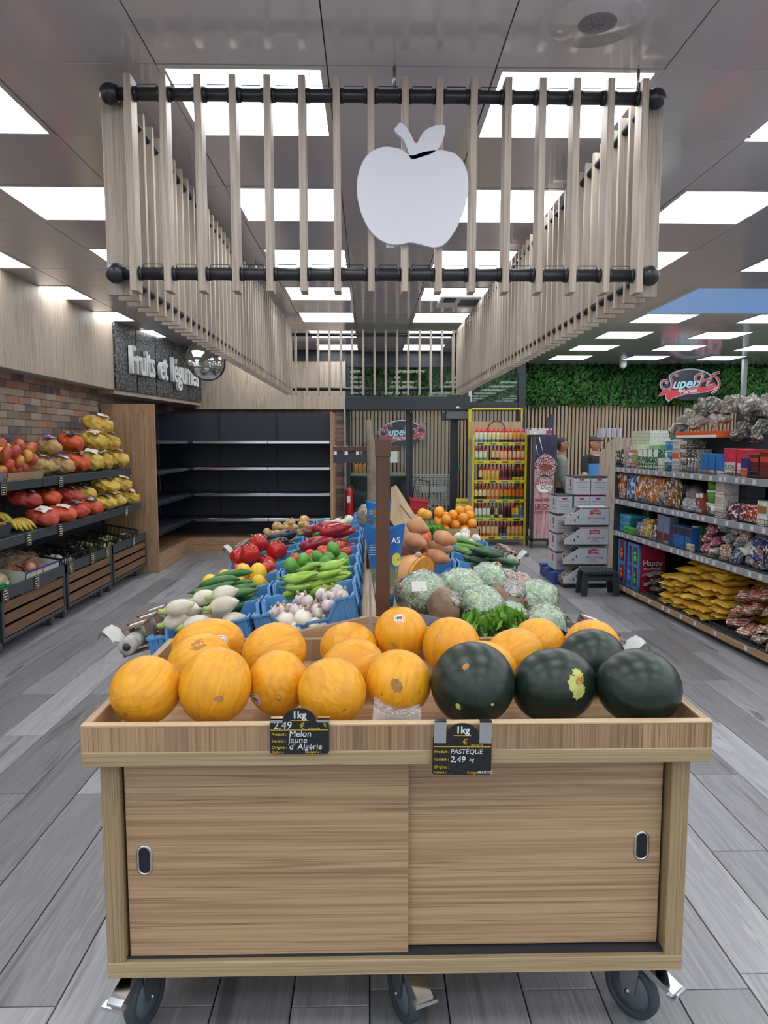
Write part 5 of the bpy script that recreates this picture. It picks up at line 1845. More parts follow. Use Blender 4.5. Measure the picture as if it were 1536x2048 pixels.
for k, (i, f, y, up, kd, bd, rz, lb) in enumerate([
    (1, .30, 7.86, .105, 'potato_bag', m_wht, .3, 'yellow net bag of potatoes at the far end of the upper shelf'),
    (1, .34, 7.50, .105, 'potato_bag', m_wht, -.5, 'yellow net potato bag with white label, front of the upper heap'),
    (1, .30, 7.15, .105, 'potato_bag', m_wht, .2, 'yellow net potato bag nearest the orange bags on the upper shelf'),
    (1, .62, 7.72, .27, 'potato_bag', m_wht, .9, 'yellow net potato bag lying second layer at the far end, upper shelf'),
    (1, .66, 7.36, .27, 'potato_bag', m_wht, -.3, 'yellow net potato bag in the second layer near the heap middle'),
    (1, .70, 7.50, .41, 'potato_bag', m_wht, .6, 'yellow net potato bag topmost of the upper shelf heap'),
    (1, .28, 6.82, .095, 'orange_bag', m_blk, .2, 'orange-red net bag with black print at the upper shelf lip'),
    (1, .62, 6.86, .17, 'orange_bag', m_blk, -.4, 'orange-red net bag leaning at the back of the upper shelf'),
    (1, .30, 6.48, .085, 'mixed_potato_bag', m_purp, .4, 'tan potato bag with purple print at the front of the upper shelf'),
    (1, .62, 6.42, .19, 'mixed_potato_bag', m_purp, -.7, 'tan potato bag with purple print lying on top behind'),
    (1, .40, 6.16, .09, 'mixed_potato_bag', m_purp, .9, 'tan potato bag with purple and white label beside the mangoes'),
    (0, .22, 7.88, .105, 'potato_bag', m_wht, .5, 'yellow net bag of potatoes at the far end of the lower shelf'),
    (0, .25, 7.52, .105, 'potato_bag', m_wht, -.4, 'yellow net potato bag second from the far end, lower shelf'),
    (0, .24, 7.17, .105, 'potato_bag', m_blk, .4, 'yellow net potato bag next to the red bags on the lower shelf'),
    (0, .27, 7.72, .235, 'potato_bag', m_wht, .8, 'yellow net potato bag with white label on top, lower shelf far end'),
    (0, .27, 7.34, .235, 'potato_bag', m_blk, .1, 'yellow net potato bag with black label on top of the lower heap'),
    (0, .60, 6.96, .10, 'potato_bag', m_blk, .1, 'yellow net potato bag deep on the lower shelf behind the red bags'),
    (0, .18, 6.80, .095, 'orange_bag', m_blk, .3, 'red net bag fourth from the bananas at the lower shelf lip'),
    (0, .17, 6.48, .095, 'onion_bag', m_blk, -.3, 'red net bag third from the bananas at the lower shelf lip'),
    (0, .15, 6.16, .095, 'orange_bag', m_wht, .2, 'red net bag with white label second from the bananas'),
    (0, .16, 5.84, .095, 'onion_bag', m_wht, -.2, 'red net bag next to the bananas on the lower shelf'),
    (0, .48, 6.62, .17, 'onion_bag', m_blk, .6, 'red net bag with black label lying behind on the lower shelf'),
    (0, .48, 6.22, .17, 'orange_bag', m_blk, -.5, 'red net bag with dark label above the front red bags'),
    (0, .52, 5.84, .14, 'onion_bag', m_blk, .4, 'dark-labelled red net bag at the back beside the bananas'),
]):
    net_bag(kd, shelf_pt(i, f, y, up), rz, lb, G1 if i else G2, bd, (.18, .1 * ((k * 7) % 3 - 1)), k, i, up if f < .45 else .3)

raise_clear([o for o in COL.objects if o.get('category') == 'net bag'], .01, 20)
# bananas
m_ban = M('banana skin', '#c8a83a', .45, var=.08, col2='#a7973a', ns=6)
for k in range(3):
    P = shelf_pt(0, .55 + .25 * (k == 2), 5.58 - .14 * k + .1 * (k == 2), .02 + .035 * (k == 2))
    t = thing('banana_bunch', f'bunch of yellow bananas on the lower left shelf, {["far", "near", "rear"][k]} one', 'bananas', tuple(P), (0, .2, .5 * k), group='banana bunches')
    for j in range(6):
        a = -1.25 + j * .27
        d = Vector((math.cos(a), math.sin(a), 0))
        pts = [d * (.03 + .185 * u / 7) + Vector((0, 0, .008 * (j % 2) + .035 * math.sin(math.pi * u / 7) + .02 * (1 - u / 7))) for u in range(8)]
        MB().tube(pts, [.006, .012, .017, .018, .018, .017, .013, .005], 7).build('banana', m_ban, t)
    MB().ball((.025, -.01, .022), (.02, .018, .016), 8, 6).build('crown', m_gstem, t)

# mangoes and green apples in card boxes on the upper shelf, walnuts below
m_mango = M('mango skin', '#b8473f', .35, var=.15, col2='#d99a45', ns=5, lo=.45, hi=.62)
K['mango'] = round_kind('mango', 'mango', .042, m_mango, 3, 1.2)
K['gapple'] = round_kind('green_avocado', 'avocado', .037, M('light green skin', '#86b858', .4, var=.08), 2, 1.25)
K['walnut'] = round_kind('walnut', 'walnut', .02, M('walnut shell', '#8d6a49', .7, bmp=.4, ns=60), 2, .9)
K_CAT.update({'mango': 'mango', 'green_avocado': 'avocado', 'walnut': 'walnut'})
def shelf_box(i, y0, y1, f0, f1, h, mat, label):
    xf_, zf_, xb_, zb2 = SH[i]
    x0, x1 = xf_ + (xb_ - xf_) * f1, xf_ + (xb_ - xf_) * f0
    za, zb_ = zf_ + (zb2 - zf_) * f0 + .003, zf_ + (zb2 - zf_) * f1 + .003
    ang = math.atan2(zb_ - za, x1 - x0)
    Mx = T((x0 + x1) / 2, (y0 + y1) / 2, (za + zb_) / 2, 0, ang, 0)
    w_, d_ = math.hypot(x1 - x0, zb_ - za) / 2, (y1 - y0) / 2
    t = thing('fruit_box', label, 'box', (0, 0, 0))
    MB().box(-w_, w_, -d_, d_, 0, .008, mat=Mx).build('base', mat, t)
    for a in ((-w_, w_, -d_, -d_ + .005), (-w_, w_, d_ - .005, d_), (-w_, -w_ + .005, -d_, d_), (w_ - .005, w_, -d_, d_)):
        MB().box(*a, .008, h, mat=Mx).build('side', mat, t)
    return Mx, (-w_ + .01, w_ - .01, -d_ + .01, d_ - .01)
Mx, rc = shelf_box(1, 5.38, 5.98, .04, .9, .07, m_card, 'brown card box of mangoes on the upper left shelf')
ob = heap(K['mango'], Mx, rc, 22, .012)
LATER.append(lambda ob=ob: label_rows(ob, 'red-orange mango in the upper shelf box', 'mangoes on the upper left shelf', 4, 'mango'))
Mx, rc = shelf_box(1, 4.74, 5.34, .04, .9, .06, m_cardg, 'grey printed box of green fruit on the upper shelf beside the mangoes')
ob = heap(K['gapple'], Mx, rc, 18, .012)
LATER.append(lambda ob=ob: label_rows(ob, 'light green avocado beside the mangoes', 'green avocados', 3, 'avocado'))
Mx, rc = shelf_box(0, 4.66, 5.20, .04, .55, .11, m_black, 'black box of walnuts at the edge of the lower left shelf')
ob = heap(K['walnut'], Mx, rc, 40, .05)
LATER.append(lambda ob=ob: label_rows(ob, 'walnut in the black box', 'walnuts in the black box', 4, 'walnut'))

# ---- crates and boxes standing in the bins
m_bcr = M('black crate plastic', '#1e2124', .45)
def mesh_crate(y0, y1, label, x0=-2.985, x1=-2.635, z0=.335, h=.19):
    ang = math.radians(10)
    t = thing('black_crate', label, 'crate', ((x0 + x1) / 2, (y0 + y1) / 2, z0 + .03), (0, ang, 0))
    w_, d_ = (x1 - x0) / 2, (y1 - y0) / 2
    MB().box(-w_, w_, -d_, d_, 0, .008).build('base', m_bcr, t)
    c = MB()
    for zz_ in (.05, .10, h):
        for a in ((-w_, w_, -d_, -d_ + .006), (-w_, w_, d_ - .006, d_), (-w_, -w_ + .006, -d_, d_), (w_ - .006, w_, -d_, d_)):
            c.box(*a, zz_ - (.018 if zz_ == h else .005), zz_)
    n_ = max(4, int(d_ * 2 / .045))
    for k in range(n_ + 1):
        y = -d_ + k * 2 * d_ / n_
        for x in (-w_, w_ - .006):
            c.box(x, x + .006, y - .003, y + .003, 0, h)
    for k in range(9):
        x = -w_ + k * 2 * w_ / 8
        for y in (-d_, d_ - .006):
            c.box(x - .003, x + .003, y, y + .006, 0, h)
    tag(c.build('lattice_sides', m_bcr, t), kind='stuff')
    return T((x0 + x1) / 2, (y0 + y1) / 2, z0 + .03, 0, ang, 0), (-w_ + .012, w_ - .012, -d_ + .012, d_ - .012)
K['endive'] = long_kind('pale_courgette', 'courgette', .15, [.008, .018, .024, .026, .026, .024, .018, .006], M('pale green skin', '#b9b877', .45, var=.1), 3, .01)
K['turnip'] = round_kind('turnip', 'turnip', .04, M('turnip skin', '#ddd5c8', .4, var=.05, col2='#c58a80', ns=4, lo=.5, hi=.65), 3, .85, None, nub(m_gstem))
K['beet'] = round_kind('beetroot', 'beetroot', .04, M('beetroot skin', '#33202a', .5, var=.15), 3, .9, None, nub(m_stalk))
K_CAT.update({'pale_courgette': 'courgette', 'turnip': 'turnip', 'beetroot': 'beetroot'})
for (y0, y1, lb, kd, n_, nm) in ((7.54, 8.04, 'black lattice crate at the far end of the left bins', 'endive', 8, 'pale green courgette in the farthest bin crate'),
                                 (7.08, 7.50, 'black lattice crate in the farthest left bin, nearer of two', 'endive', 10, 'pale courgette in the nearer crate, farthest bin'),
                                 (6.50, 6.98, 'black lattice crate of beetroot in the third left bin', 'beet', 14, 'dark beetroot in the third bin'),
                                 (6.00, 6.46, 'black lattice crate of turnips in the third left bin', 'turnip', 12, 'white-pink turnip in the third bin')):
    Mx, rc = mesh_crate(y0, y1, lb)
    ob = heap(K[kd], Mx, rc, n_, .055, tries=20)
    LATER.append(lambda ob=ob, nm=nm: label_rows(ob, nm, 'vegetables in the black crates: ' + nm.split(' in ')[0], 2, K_CAT[ob[0].name.split('.')[0]]))
# white two-cell box with straw and onions; green printed bag
t = thing('white_box', 'white card box with blue rim standing in the second left bin', 'box', (-2.76, 5.62, .36), (0, .14, 0))
m_wbox = M('white card', '#c9c7bf', .6)
for a in ((-.2, .16, -.28, -.274), (-.2, .16, .274, .28), (.154, .16, -.28, .28), (-.2, -.194, -.28, .28)):
    MB().box(*a, .0, .19).build('side', m_wbox, t)
MB().box(-.2, .16, -.28, .28, 0, .02).build('base', m_wbox, t)
MB().box(.1585, .1625, -.282, .282, .178, .193).build('blue_rim', M('blue rim print', '#3b3d8c', .5), t)
MB().box(.1602, .162, -.012, .012, 0, .178).build('corner_tape', m_card, t)
for y in (-.15, .15):
    MB().box(.1602, .1612, y - .03, y + .03, .10, .115).build('hand_hole', m_black, t)
K['ronion'] = round_kind('pink_onion', 'onion', .045, M('pink onion skin', '#a9604f', .4, var=.1, col2='#c98a70', ns=6), 3, .95, None, nub(m_stalk))
K_CAT['pink_onion'] = 'onion'
ob = heap(K['ronion'], T(-2.76, 5.62, .385, 0, .14, 0), (-.17, .14, -.25, .25), 14, .04, tries=20)
LATER.append(lambda ob=ob: label_rows(ob, 'pink onion in the white bin box', 'pink onions in the white box', 2, 'onion'))
Mst = T(-2.78, 5.62, .56, 0, .14, 0)
stw = MB()
for k in range(240):
    p = Mst @ Vector((rnd.uniform(-.17, .1), rnd.uniform(-.26, .2), rnd.uniform(0, .05)))
    d = Vector((rnd.uniform(-1, 1), rnd.uniform(-1, 1), rnd.uniform(-.1, .5))) * .06
    stw.tube([p - d, p + d * .2 + Vector((0, 0, .012)), p + d], .0012, 3)
tag(stw.build('straw', M('pale straw', '#c9ae93', .8)), 'loose pale packing straw over the onions in the white box', 'straw', kind='stuff')
t = thing('printed_bag', 'green and white printed vegetable bag in the second left bin', 'bag', (-2.72, 5.12, .46), (0, .15, .1))
MB().ball((0, 0, 0), (.1, .19, .11), 24, 14, fn=lambda d: 1 + .08 * mnoise.noise(d * 3)).build('vegetables', M('pale roots in bag', '#b9a184', .5, col2='#8f7a5c', ns=18), t)
gb = MB().ball((0, 0, 0), (.106, .196, .116), 24, 14, fn=lambda d: 1 + .06 * mnoise.noise(d * 3))
keep = [i for i, f in enumerate(gb.f) if sum(gb.v[q].z for q in f) / len(f) < .045]
gb.f, gb.m, gb.sm = [gb.f[i] for i in keep], [0] * len(keep), [True] * len(keep)
gb.build('green_print', M('green bag print', '#1f8044', .4, col2='#d5d9cf', ns=9, lo=.56, hi=.58), t)
t = thing('printed_bag', 'green printed bag of pink onions at the near end of the left bins', 'bag', (-2.76, 4.66, .475), (0, .15, -.1))
MB().ball((0, 0, 0), (.1, .16, .11), 24, 14, fn=lambda d: 1 + .1 * mnoise.noise(d * 4)).build('onions', m_netr, t)
MB().ball((0.03, 0, -.04), (.09, .15, .09), 20, 12, fn=lambda d: 1 + .06 * mnoise.noise(d * 3)).build('green_print', M('green bag print two', '#1f8a4a', .4, col2='#d8dccf', ns=8, lo=.55, hi=.57), t)

# ---- price tags clipped along shelves and bins
m_tagf = M('tag yellow outline', '#b9a55a', .6)
tags = [(1, 5.28), (1, 6.26), (0, 5.42), (0, 5.98), (0, 7.60)]
def ptag(P, label, hh=.05, ww=.04):
    t = thing('price_tag', label, 'price tag', tuple(P), (0, 0, math.pi / 2))
    MB().bbox(-ww, ww, 0, .003, -hh, hh, .0012).build('board', m_slate, t)
    o_ = MB()
    for a in ((-ww + .004, ww - .004, hh - .008, hh - .005), (-ww + .004, ww - .004, -hh + .005, -hh + .008), (-ww + .004, -ww + .007, -hh + .005, hh - .005), (ww - .007, ww - .004, -hh + .005, hh - .005)):
        o_.box(a[0], a[1], -.0008, 0, a[2], a[3])
    o_.build('outline', m_tagf, t)
    for k, w_ in enumerate((.55, .75, .6, .4)):
        MB().box(-ww * w_, ww * w_, -.0008, 0, hh * (.55 - k * .38) - .003, hh * (.55 - k * .38) + .003).build('writing', m_chalk, t)
    MB().tube([(0, .001, hh), (.004, .001, hh + .03), (-.003, .001, hh + .06)], .002, 5).build('hook', m_black, t)
for n_, (i, y) in enumerate(tags):
    xf_, zf_, _, _ = SH[i]
    ptag((xf_ + .018, y, zf_ - .03), f'small black price tag on the {"upper" if i else "lower"} left shelf lip, {["at the mangoes", "below the purple-print bags", "beside the bananas", "between the red bags", "before the yellow potatoes"][n_]}')
for y, w in ((4.95, 'green printed bag'), (5.42, 'white box'), (6.05, 'turnip crate'), (6.52, 'beetroot crate'), (6.9, 'beetroot crate far end'), (7.66, 'farthest crate')):
    ptag((bin_front(.55) + .012, y, .44), f'small black price tag on the bin band in front of the {w}')

# ================================================================== empty corner shelving at the rear left
gs = thing('empty_shelving', 'empty black corner shelving with chrome shelf edges and honey oak surround', 'shelving', (0, 0, 0))
m_dk = M('dark blue-black back panel', '#2c3240', .5)
m_shelf = M('graphite shelf', '#333945', .4)
GX0, GX1, GF, GB, GH = -2.98, -.535, 9.66, 10.28, 1.90
MB().bbox(-3.03, -2.43, 8.17, 8.205, 0, 1.925, .002).build('end_panel', m_honey, gs)
MB().bbox(GX1, GX1 + .035, GF + .0, GB + .05, 0, 1.90, .002).build('end_panel', m_honey, gs)
for x0, x1 in ((-3.0, -2.15), (-2.145, -1.33), (-1.325, GX1)):
    MB().box(x0, x1, GB, GB + .02, .2, GH).build('back_panel', m_dk, gs)
for y0, y1 in ((8.21, 9.1), (9.105, GB)):
    MB().box(-3.03, -3.01, y0, y1, .2, GH).build('back_panel', m_dk, gs)
for x in (-2.146, -1.328):
    c = MB()
    c.box(x - .016, x + .016, GB - .014, GB, .2, GH)
    c.build('upright', M('upright steel', '#1a1d22', .45), gs)
    c = MB()
    for k in range(32):
        c.box(x - .004, x + .004, GB - .0155, GB - .0135, .25 + k * .05, .275 + k * .05)
    tag(c.build('slot_holes', M('slot shadow', '#07080a', .8), gs), kind='stuff')
for z in (.46, .80, 1.155, 1.51):
    for x0, x1 in ((-2.38, -1.385), (-1.38, GX1 - .01)):
        s_ = MB().box(x0, x1, GF + .06, GB, z - .028, z).build('shelf', m_shelf, gs)
        MB().bbox(x0, x1, GF + .045, GF + .06, z - .034, z + .006, .003).build('chrome_edge', m_chrome, s_)
    s_ = MB().box(-3.01, -2.43, 8.21, GF + .1, z - .028, z).build('shelf', m_shelf, gs)
    MB().bbox(-2.43, -2.418, 8.21, GF + .02, z - .034, z + .006, .003).build('edge', M('dark shelf edge', '#3a3e48', .3, metal=.6), s_)
    MB().box(-3.01, -2.38, GF + .1, GB, z - .028, z).build('corner_shelf', m_shelf, gs)
MB().bbox(-2.40, GX1, GF, GF + .02, 0, .20, .002).build('plinth', m_honey_x, gs)
MB().box(-2.46, GX1, GF + .02, GB, .18, .20).build('base_shelf', m_honey_x, gs)
MB().bbox(-2.46, -2.44, 8.205, GF + .02, 0, .20, .002).build('plinth', m_honey_y, gs)
MB().box(-3.0, -2.46, 8.205, GB, .18, .20).build('base_shelf', m_honey_y, gs)
MB().bbox(-2.462, -2.40, GF - .004, GF + .03, 0, .203, .002).build('corner_post', m_honey, gs)

# convex mirror
mc = PY(412, 722, 7.3)
t = thing('convex_mirror', 'round convex security mirror hanging beside the wall sign', 'mirror', tuple(mc))
mr = Matrix.Rotation(math.radians(78), 4, 'X')
mr = Matrix.Rotation(math.radians(28), 4, 'Z') @ Matrix.Rotation(math.radians(22), 4, 'Y') @ mr
m_mir = M('mirror surface', '#c2c8c4', .04, metal=1)
RM = .195
dome = [(0, .085)] + [(RM * math.sin(q) / math.sin(.9), .085 - (1 - math.cos(q)) * .085 / (1 - math.cos(.9))) for q in [.9 * k / 12 for k in range(1, 13)]]
MB().lathe(dome[::-1], 36, mat=mr).build('mirror_dome', m_mir, t)
MB().lathe([(RM * .3, -.01), (RM + .008, -.004), (RM + .008, .006), (RM, .006)], 36, mat=mr).build('rim', m_black, t)
MB().tube([(0, .05, .0), (0.02, .25, .25), (.02, .3, CEIL - mc.z)], .01, 8).build('arm', m_black, t)

# ================================================================== right: grocery gondola
GO = Vector((2.443, 7.05, 0))
ud = Vector((.172, -2.5, 0)).normalized()
wd = Vector((-ud.y, ud.x, 0))
GM = Matrix((ud, wd, Vector((0, 0, 1)))).transposed().to_4x4()
GM.translation = GO
GL = 3.3
m_shf = M('shelf steel', '#454a52', .45)
m_railg = M('grey price rail', '#8f9195', .4)
m_dk2 = M('gondola back', '#323844', .6)
gd = thing('grocery_gondola', 'long black supermarket shelf unit with grey price rails along the right side', 'shelving', (0, 0, 0))
gd.matrix_world = GM
MB().box(-.02, GL, .5, .53, 0, 1.5).build('back_panel', m_dk2, gd)
MB().box(-.02, GL, .06, .5, 0, .055).build('kick_base', m_black, gd)
ZS = [.10, .62, .935, 1.25]
rowname = ['bottom', 'third', 'second', 'top']
m_tkt = M('white shelf ticket', '#c9ccd2', .5)
for k, z in enumerate(ZS):
    for j in range(3):
        u0, u1 = j * 1.1 - (.02 if j == 0 else 0), (j + 1) * 1.1 - .004
        s_ = MB().box(u0, u1, .008, .5, z - .03, z).build('shelf', m_shf, gd)
        MB().bbox(u0, u1, -.004, .008, z - .045, z + .004, .002).build('price_rail', m_railg if k else m_honey_x, s_)
        x = u0 + .06
        while x < u1 - .05:
            MB().box(x, x + .034, -.006, -.004, z - .036, z - .004).build('ticket', m_tkt, s_)
            x += rnd.uniform(.06, .19) if k else rnd.uniform(.2, .4)
    g_ = MB()
    for zz_ in (.02, .05):
        g_.tube([(0, .004, z + zz_), (GL, .004, z + zz_)], .0022, 5)
    for j in range(34):
        g_.tube([(j * .1, .004, z), (j * .1, .004, z + .052)], .002, 4)
    tag(g_.build('wire_guard', m_black, gd), kind='stuff')
MB().box(-.03, -.02, .0, .5, 0, 1.3).build('end_plate', m_dk2, gd)
ep = thing('end_panel_unit', 'pale oak end board with a curved top edge behind the carton stack', 'shelf end', (2.60, 8.05, 0))
MB().prism([(0, 0), (.6, 0), (.6, 1.55), (.15, 1.55), (.09, 1.5), (.05, 1.42), (0, 1.38)], 0, .03, 'y').build('board', m_soffit, ep)
MB().box(.16, .6, .03, .4, 0, 1.36).build('body', m_dk2, ep)

m_pk = pack_mat('printed carton', rough=.35, second=(.82, .8, .77, 1), third=(.05, .06, .08, 1), scale=9, thr=.56)
m_foil = pack_mat('printed foil bag', rough=.22, second=(.85, .8, .72, 1), third=(.16, .05, .03, 1), scale=5, thr=.54, wr=.5)
m_plain = obj_col_mat('plain print', .4)
m_film2 = pack_mat('clear printed film', rough=.2, second=(.75, .7, .66, 1), third=(.8, .82, .85, 1), scale=6, thr=.55, wr=.7)
UBOX = MB().bbox(-.5, .5, 0, 1, 0, 1, .012)
UB = UBOX.mesh('carton', m_pk)
UBP = UBOX.mesh('carton', m_plain)
FACE = MB().box(-.46, .46, -.006, .0, .0, 1).mesh('front_print', m_plain)
DISC = MB().lathe([(0, -.008), (.5, -.008), (.5, 0)], 18, mat=Matrix.Rotation(-math.pi / 2, 4, 'X') @ Matrix.Rotation(math.pi, 4, 'X')).mesh('round_print', m_plain)
def pillow(seed, mt, nm, bend=.8):
    rg = random.Random(seed)
    mb = MB()
    N, Mv = 9, 10
    for sgn in (-1, 1):
        vs = []
        for j in range(Mv + 1):
            for i in range(N + 1):
                u, v_ = 2 * i / N - 1, 2 * j / Mv - 1
                e = max(0, 1 - u ** 6) ** .55 * max(0, 1 - abs(v_) ** 8) ** .7
                p = Vector((u * .5 * (1 - .05 * abs(v_) ** 2), sgn * .5 * e, (v_ + 1) / 2))
                n_ = mnoise.noise(Vector((u * 2.5, v_ * 3, seed * 3.1 + sgn)))
                p.y += sgn * (.16 * n_ + .10 * mnoise.noise(Vector((u * 6, v_ * 7, seed * 1.7 + sgn)))) * (e + .05) + bend * mnoise.noise(Vector((u * 1.5, v_ * 1.9, seed * 5.3)))
                p.x += .03 * n_
                vs.append(p)
        f = [(j * (N + 1) + i, j * (N + 1) + i + 1, (j + 1) * (N + 1) + i + 1, (j + 1) * (N + 1) + i) for j in range(Mv) for i in range(N)]
        mb.add(vs, f if sgn < 0 else [q[::-1] for q in f], 0, True)
    return mb.mesh(nm, mt)
PIL = [pillow(k, m_foil, 'snack_bag') for k in range(4)]
PILF = [pillow(k + 9, m_film2, 'snack_bag') for k in range(3)]
def u_of(px, w=.06):
    k = (px - 740) / 1430
    return (7.05 * k - 2.443 - w * (wd.x - k * wd.y) ) / (ud.x - k * ud.y)
def y_shelf(k, px):
    d = [(1165, 1310), (1062, 1160), (998, 1062), (935, 968)][k]
    return d[0] + (d[1] - d[0]) * (px - 1232) / 304
goods = []
def good(shelf, x0, x1, top, form, col, name, label, cat, face=None, disc=None, w=.04, dep=.1, z=None, lean=0, group=None, rot=0):
    """one article whose front shows between x0 and x1 on a shelf; top is where its upper edge shows"""
    u0, u1 = u_of(x0, w), u_of(x1, w)
    um = (u0 + u1) / 2
    dist = 7.05 - um * .9976
    z0 = ZS[shelf] + .002 if z is None else z
    yb = y_shelf(shelf, (x0 + x1) / 2)
    h = top if top < 5 else CAM_Z - (top - 884) / FPX * (dist * .995) - z0
    h = max(h, .02)
    du = max(u1 - u0, .02) * .95
    M_ = GM @ T(um, w, z0, lean, 0, rot) @ Matrix.Diagonal((du, dep, h, 1))
    me = {'box': UB, 'plain': UBP, 'bag': PIL[len(goods) % 4], 'film': PILF[len(goods) % 3]}[form]
    if form in ('bag', 'film'):
        M_ = M_ @ T(0, .5, 0)
    o = put(name, me, mw=M_, color=col)
    tag(o, label, cat, group)
    if face:
        for (z_a, z_b, c) in face:
            f = put('front_print', FACE, o, loc=(0, 0 if form in ('box', 'plain') else -.44, z_a), color=c)
            f.scale = (1, 1.5 if form in ('box', 'plain') else 6, z_b - z_a)
    if disc:
        f = put('round_print', DISC, o, loc=(disc[0], -.004 if form in ('box', 'plain') else -.46, disc[1]), color=disc[3])
        f.scale = (disc[2], 1.5, disc[2] * du / h)
    goods.append(o)
    return o

# ---- top shelf
S = 3
W0 = '#d9d9d4'
good(S, 1233, 1241, 900, 'bag', '#4a3a22', 'snack_bag', 'dark olive pouch at the far end of the top grocery shelf', 'snack bag', dep=.06)
good(S, 1241, 1249, 899, 'bag', '#3b3328', 'snack_bag', 'dark brown pouch next to the olive one at the far end, top shelf', 'snack bag', dep=.06)
good(S, 1249, 1257, 893, 'box', '#a58a85', 'carton', 'narrow pinkish carton on the top shelf beside the dark pouches', 'carton')
good(S, 1257, 1266, 905, 'bag', '#c9d3d8', 'snack_bag', 'white and teal pouch on the top shelf', 'snack bag', [(.05, .3, '#2f9db4')], dep=.06)
good(S, 1266, 1277, 912, 'box', '#c6602f', 'carton', 'small orange and green carton stacked at the bottom, top shelf', 'carton', [(.6, .95, '#7fae52')], dep=.12)
good(S, 1266, 1277, .09, 'box', '#c0d6a0', 'carton', 'small green and orange carton stacked on its twin, top shelf', 'carton', [(.1, .45, '#cf6b35')], dep=.12, z=1.385)
for k, x in enumerate((1278, 1288, 1298, 1309)):
    good(S, x, x + 9.5, 898, 'box', '#1f6a44', 'milk_carton', f'white-topped dark green milk carton on the top shelf, {ordinal(k)} of four from the far end', 'milk carton', [(.62, .97, '#dfe3de'), (.08, .16, '#d9d6c4')], dep=.09, group='green milk cartons')
for k, x in enumerate((1279, 1302)):
    good(S, x, x + 21, 889, 'box', '#8fc07a', 'carton', f'pale green display box behind the milk cartons, {["far", "near"][k]} one', 'carton', w=.17, dep=.14)
good(S, 1319, 1327, 917, 'box', '#d9dcc0', 'carton', 'small cream carton before the stacked tubs, top shelf', 'carton')
def tub(k_shelf, x0, x1, z0, h, col, lidc, label, group=None):
    u0, u1 = u_of(x0), u_of(x1)
    r = (u1 - u0) / 2 * .95
    t = thing('food_tub', label, 'tub', tuple(GM @ Vector(((u0 + u1) / 2, .05 + r, z0))), group=group)
    b_ = MB().lathe([(0, 0), (r * .86, 0), (r * .97, h * .86), (0, h * .86)], 18)
    b_.build('tub', m_pk, t, color=col)
    MB().lathe([(0, h * .84), (r, h * .84), (r, h), (r * .9, h * 1.005), (0, h)], 18).build('lid', m_plain, t, color=lidc)
    return t
for k in range(3):
    tub(3, 1327, 1346, 1.253 + k * .088, .085, '#3f8bb5', '#cfd8d2', f'blue and green food tub with pale lid on the top shelf, {["lowest", "middle", "topmost"][k]} of its stack')
for k in range(5):
    good(S, 1347, 1362, .052, 'box', '#cfccc6', 'carton', f'white flat grey-printed box, top shelf, {ordinal(k)} from bottom of its stack', 'carton', [(.1, .9, '#d05a30')] if k == 2 else [(.2, .7, '#a5a3a8')], dep=.16, z=1.252 + k * .055)
for k in range(4):
    good(S, 1363, 1377, .06, 'box', '#5c4a3c', 'carton', f'dark brown flat tray on the top shelf, {ordinal(k)} from the bottom of its stack', 'carton', [(.55, .9, '#b9b3a8')], dep=.16, z=1.252 + k * .066)
good(S, 1379, 1400, 899, 'box', '#b9b7b0', 'carton', 'beige carton with a blue picture behind the small white bottles', 'carton', [(.45, .85, '#2d4f96')], w=.12, dep=.12)
for k, x in enumerate((1385, 1392, 1399)):
    u = u_of(x + 3)
    t = thing('small_bottle', f'small white bottle beside the blue juice cartons, {ordinal(k)} of three', 'bottle', tuple(GM @ Vector((u, .035, 1.252))))
    MB().lathe([(0, 0), (.012, 0), (.013, .06), (.006, .085), (.006, .1), (0, .1)], 10).build('body', M('bottle grey', '#9a9a9c', .4), t)
    MB().lathe([(0, .099), (.0075, .099), (.0075, .116), (0, .116)], 10).build('cap', m_white, t)
for k, x in enumerate((1407, 1421, 1436)):
    good(S, x, x + 13.5, 907 + k, 'plain', '#2a6db0', 'juice_carton', f'blue juice carton with round fruit picture on the top shelf, {ordinal(k)} of three', 'juice carton', [(.06, .22, ['#b06a8e', '#d6c13a', '#d9d9d4'][k])], (0, .72, .55, '#8a3040'), dep=.08)
for k, (x0, x1) in enumerate(((1451, 1478), (1479, 1503))):
    b_ = good(S, x0, x1, 897 + 2 * k, 'plain', '#c02f45', 'sugar_box', ['red and white sugar box reading SUCRE on the top shelf', 'red sugar box with white emblem behind the purple carton'][k], 'sugar box', [(.0, .5, '#cfcac6'), (.02, .14, '#b8479a')], (.12, .75, .22, '#e3dedd'), w=.06, dep=.14)
    if k == 0:
        tt = text('SUCRE', .28, m_black, b_, depth=.002)
        tt.matrix_basis = Matrix.Diagonal((1, 1, 1, 1)) @ T(0.04, -.014, .32, math.pi / 2, 0, 0) @ Matrix.Diagonal((.95, .75, 1, 1))
good(S, 1487, 1502, 917, 'plain', '#2f2f74', 'carton', 'purple and orange carton standing before the sugar boxes', 'carton', [(.02, .5, '#d8702e')], w=.02, dep=.035)
good(S, 1504, 1523, 908, 'plain', '#5a2a24', 'carton', 'dark brown carton with a cup picture beside the purple carton', 'carton', [(.66, .84, '#c0392f'), (.02, .3, '#3a2320')], (.0, .28, .5, '#c9bda8'), dep=.1)
good(S, 1525, 1546, 903, 'plain', '#6a2622', 'carton', 'dark red carton with a cup picture at the near end of the top shelf', 'carton', [(.6, .8, '#c0402f')], (.0, .28, .5, '#c9bda8'), dep=.1)
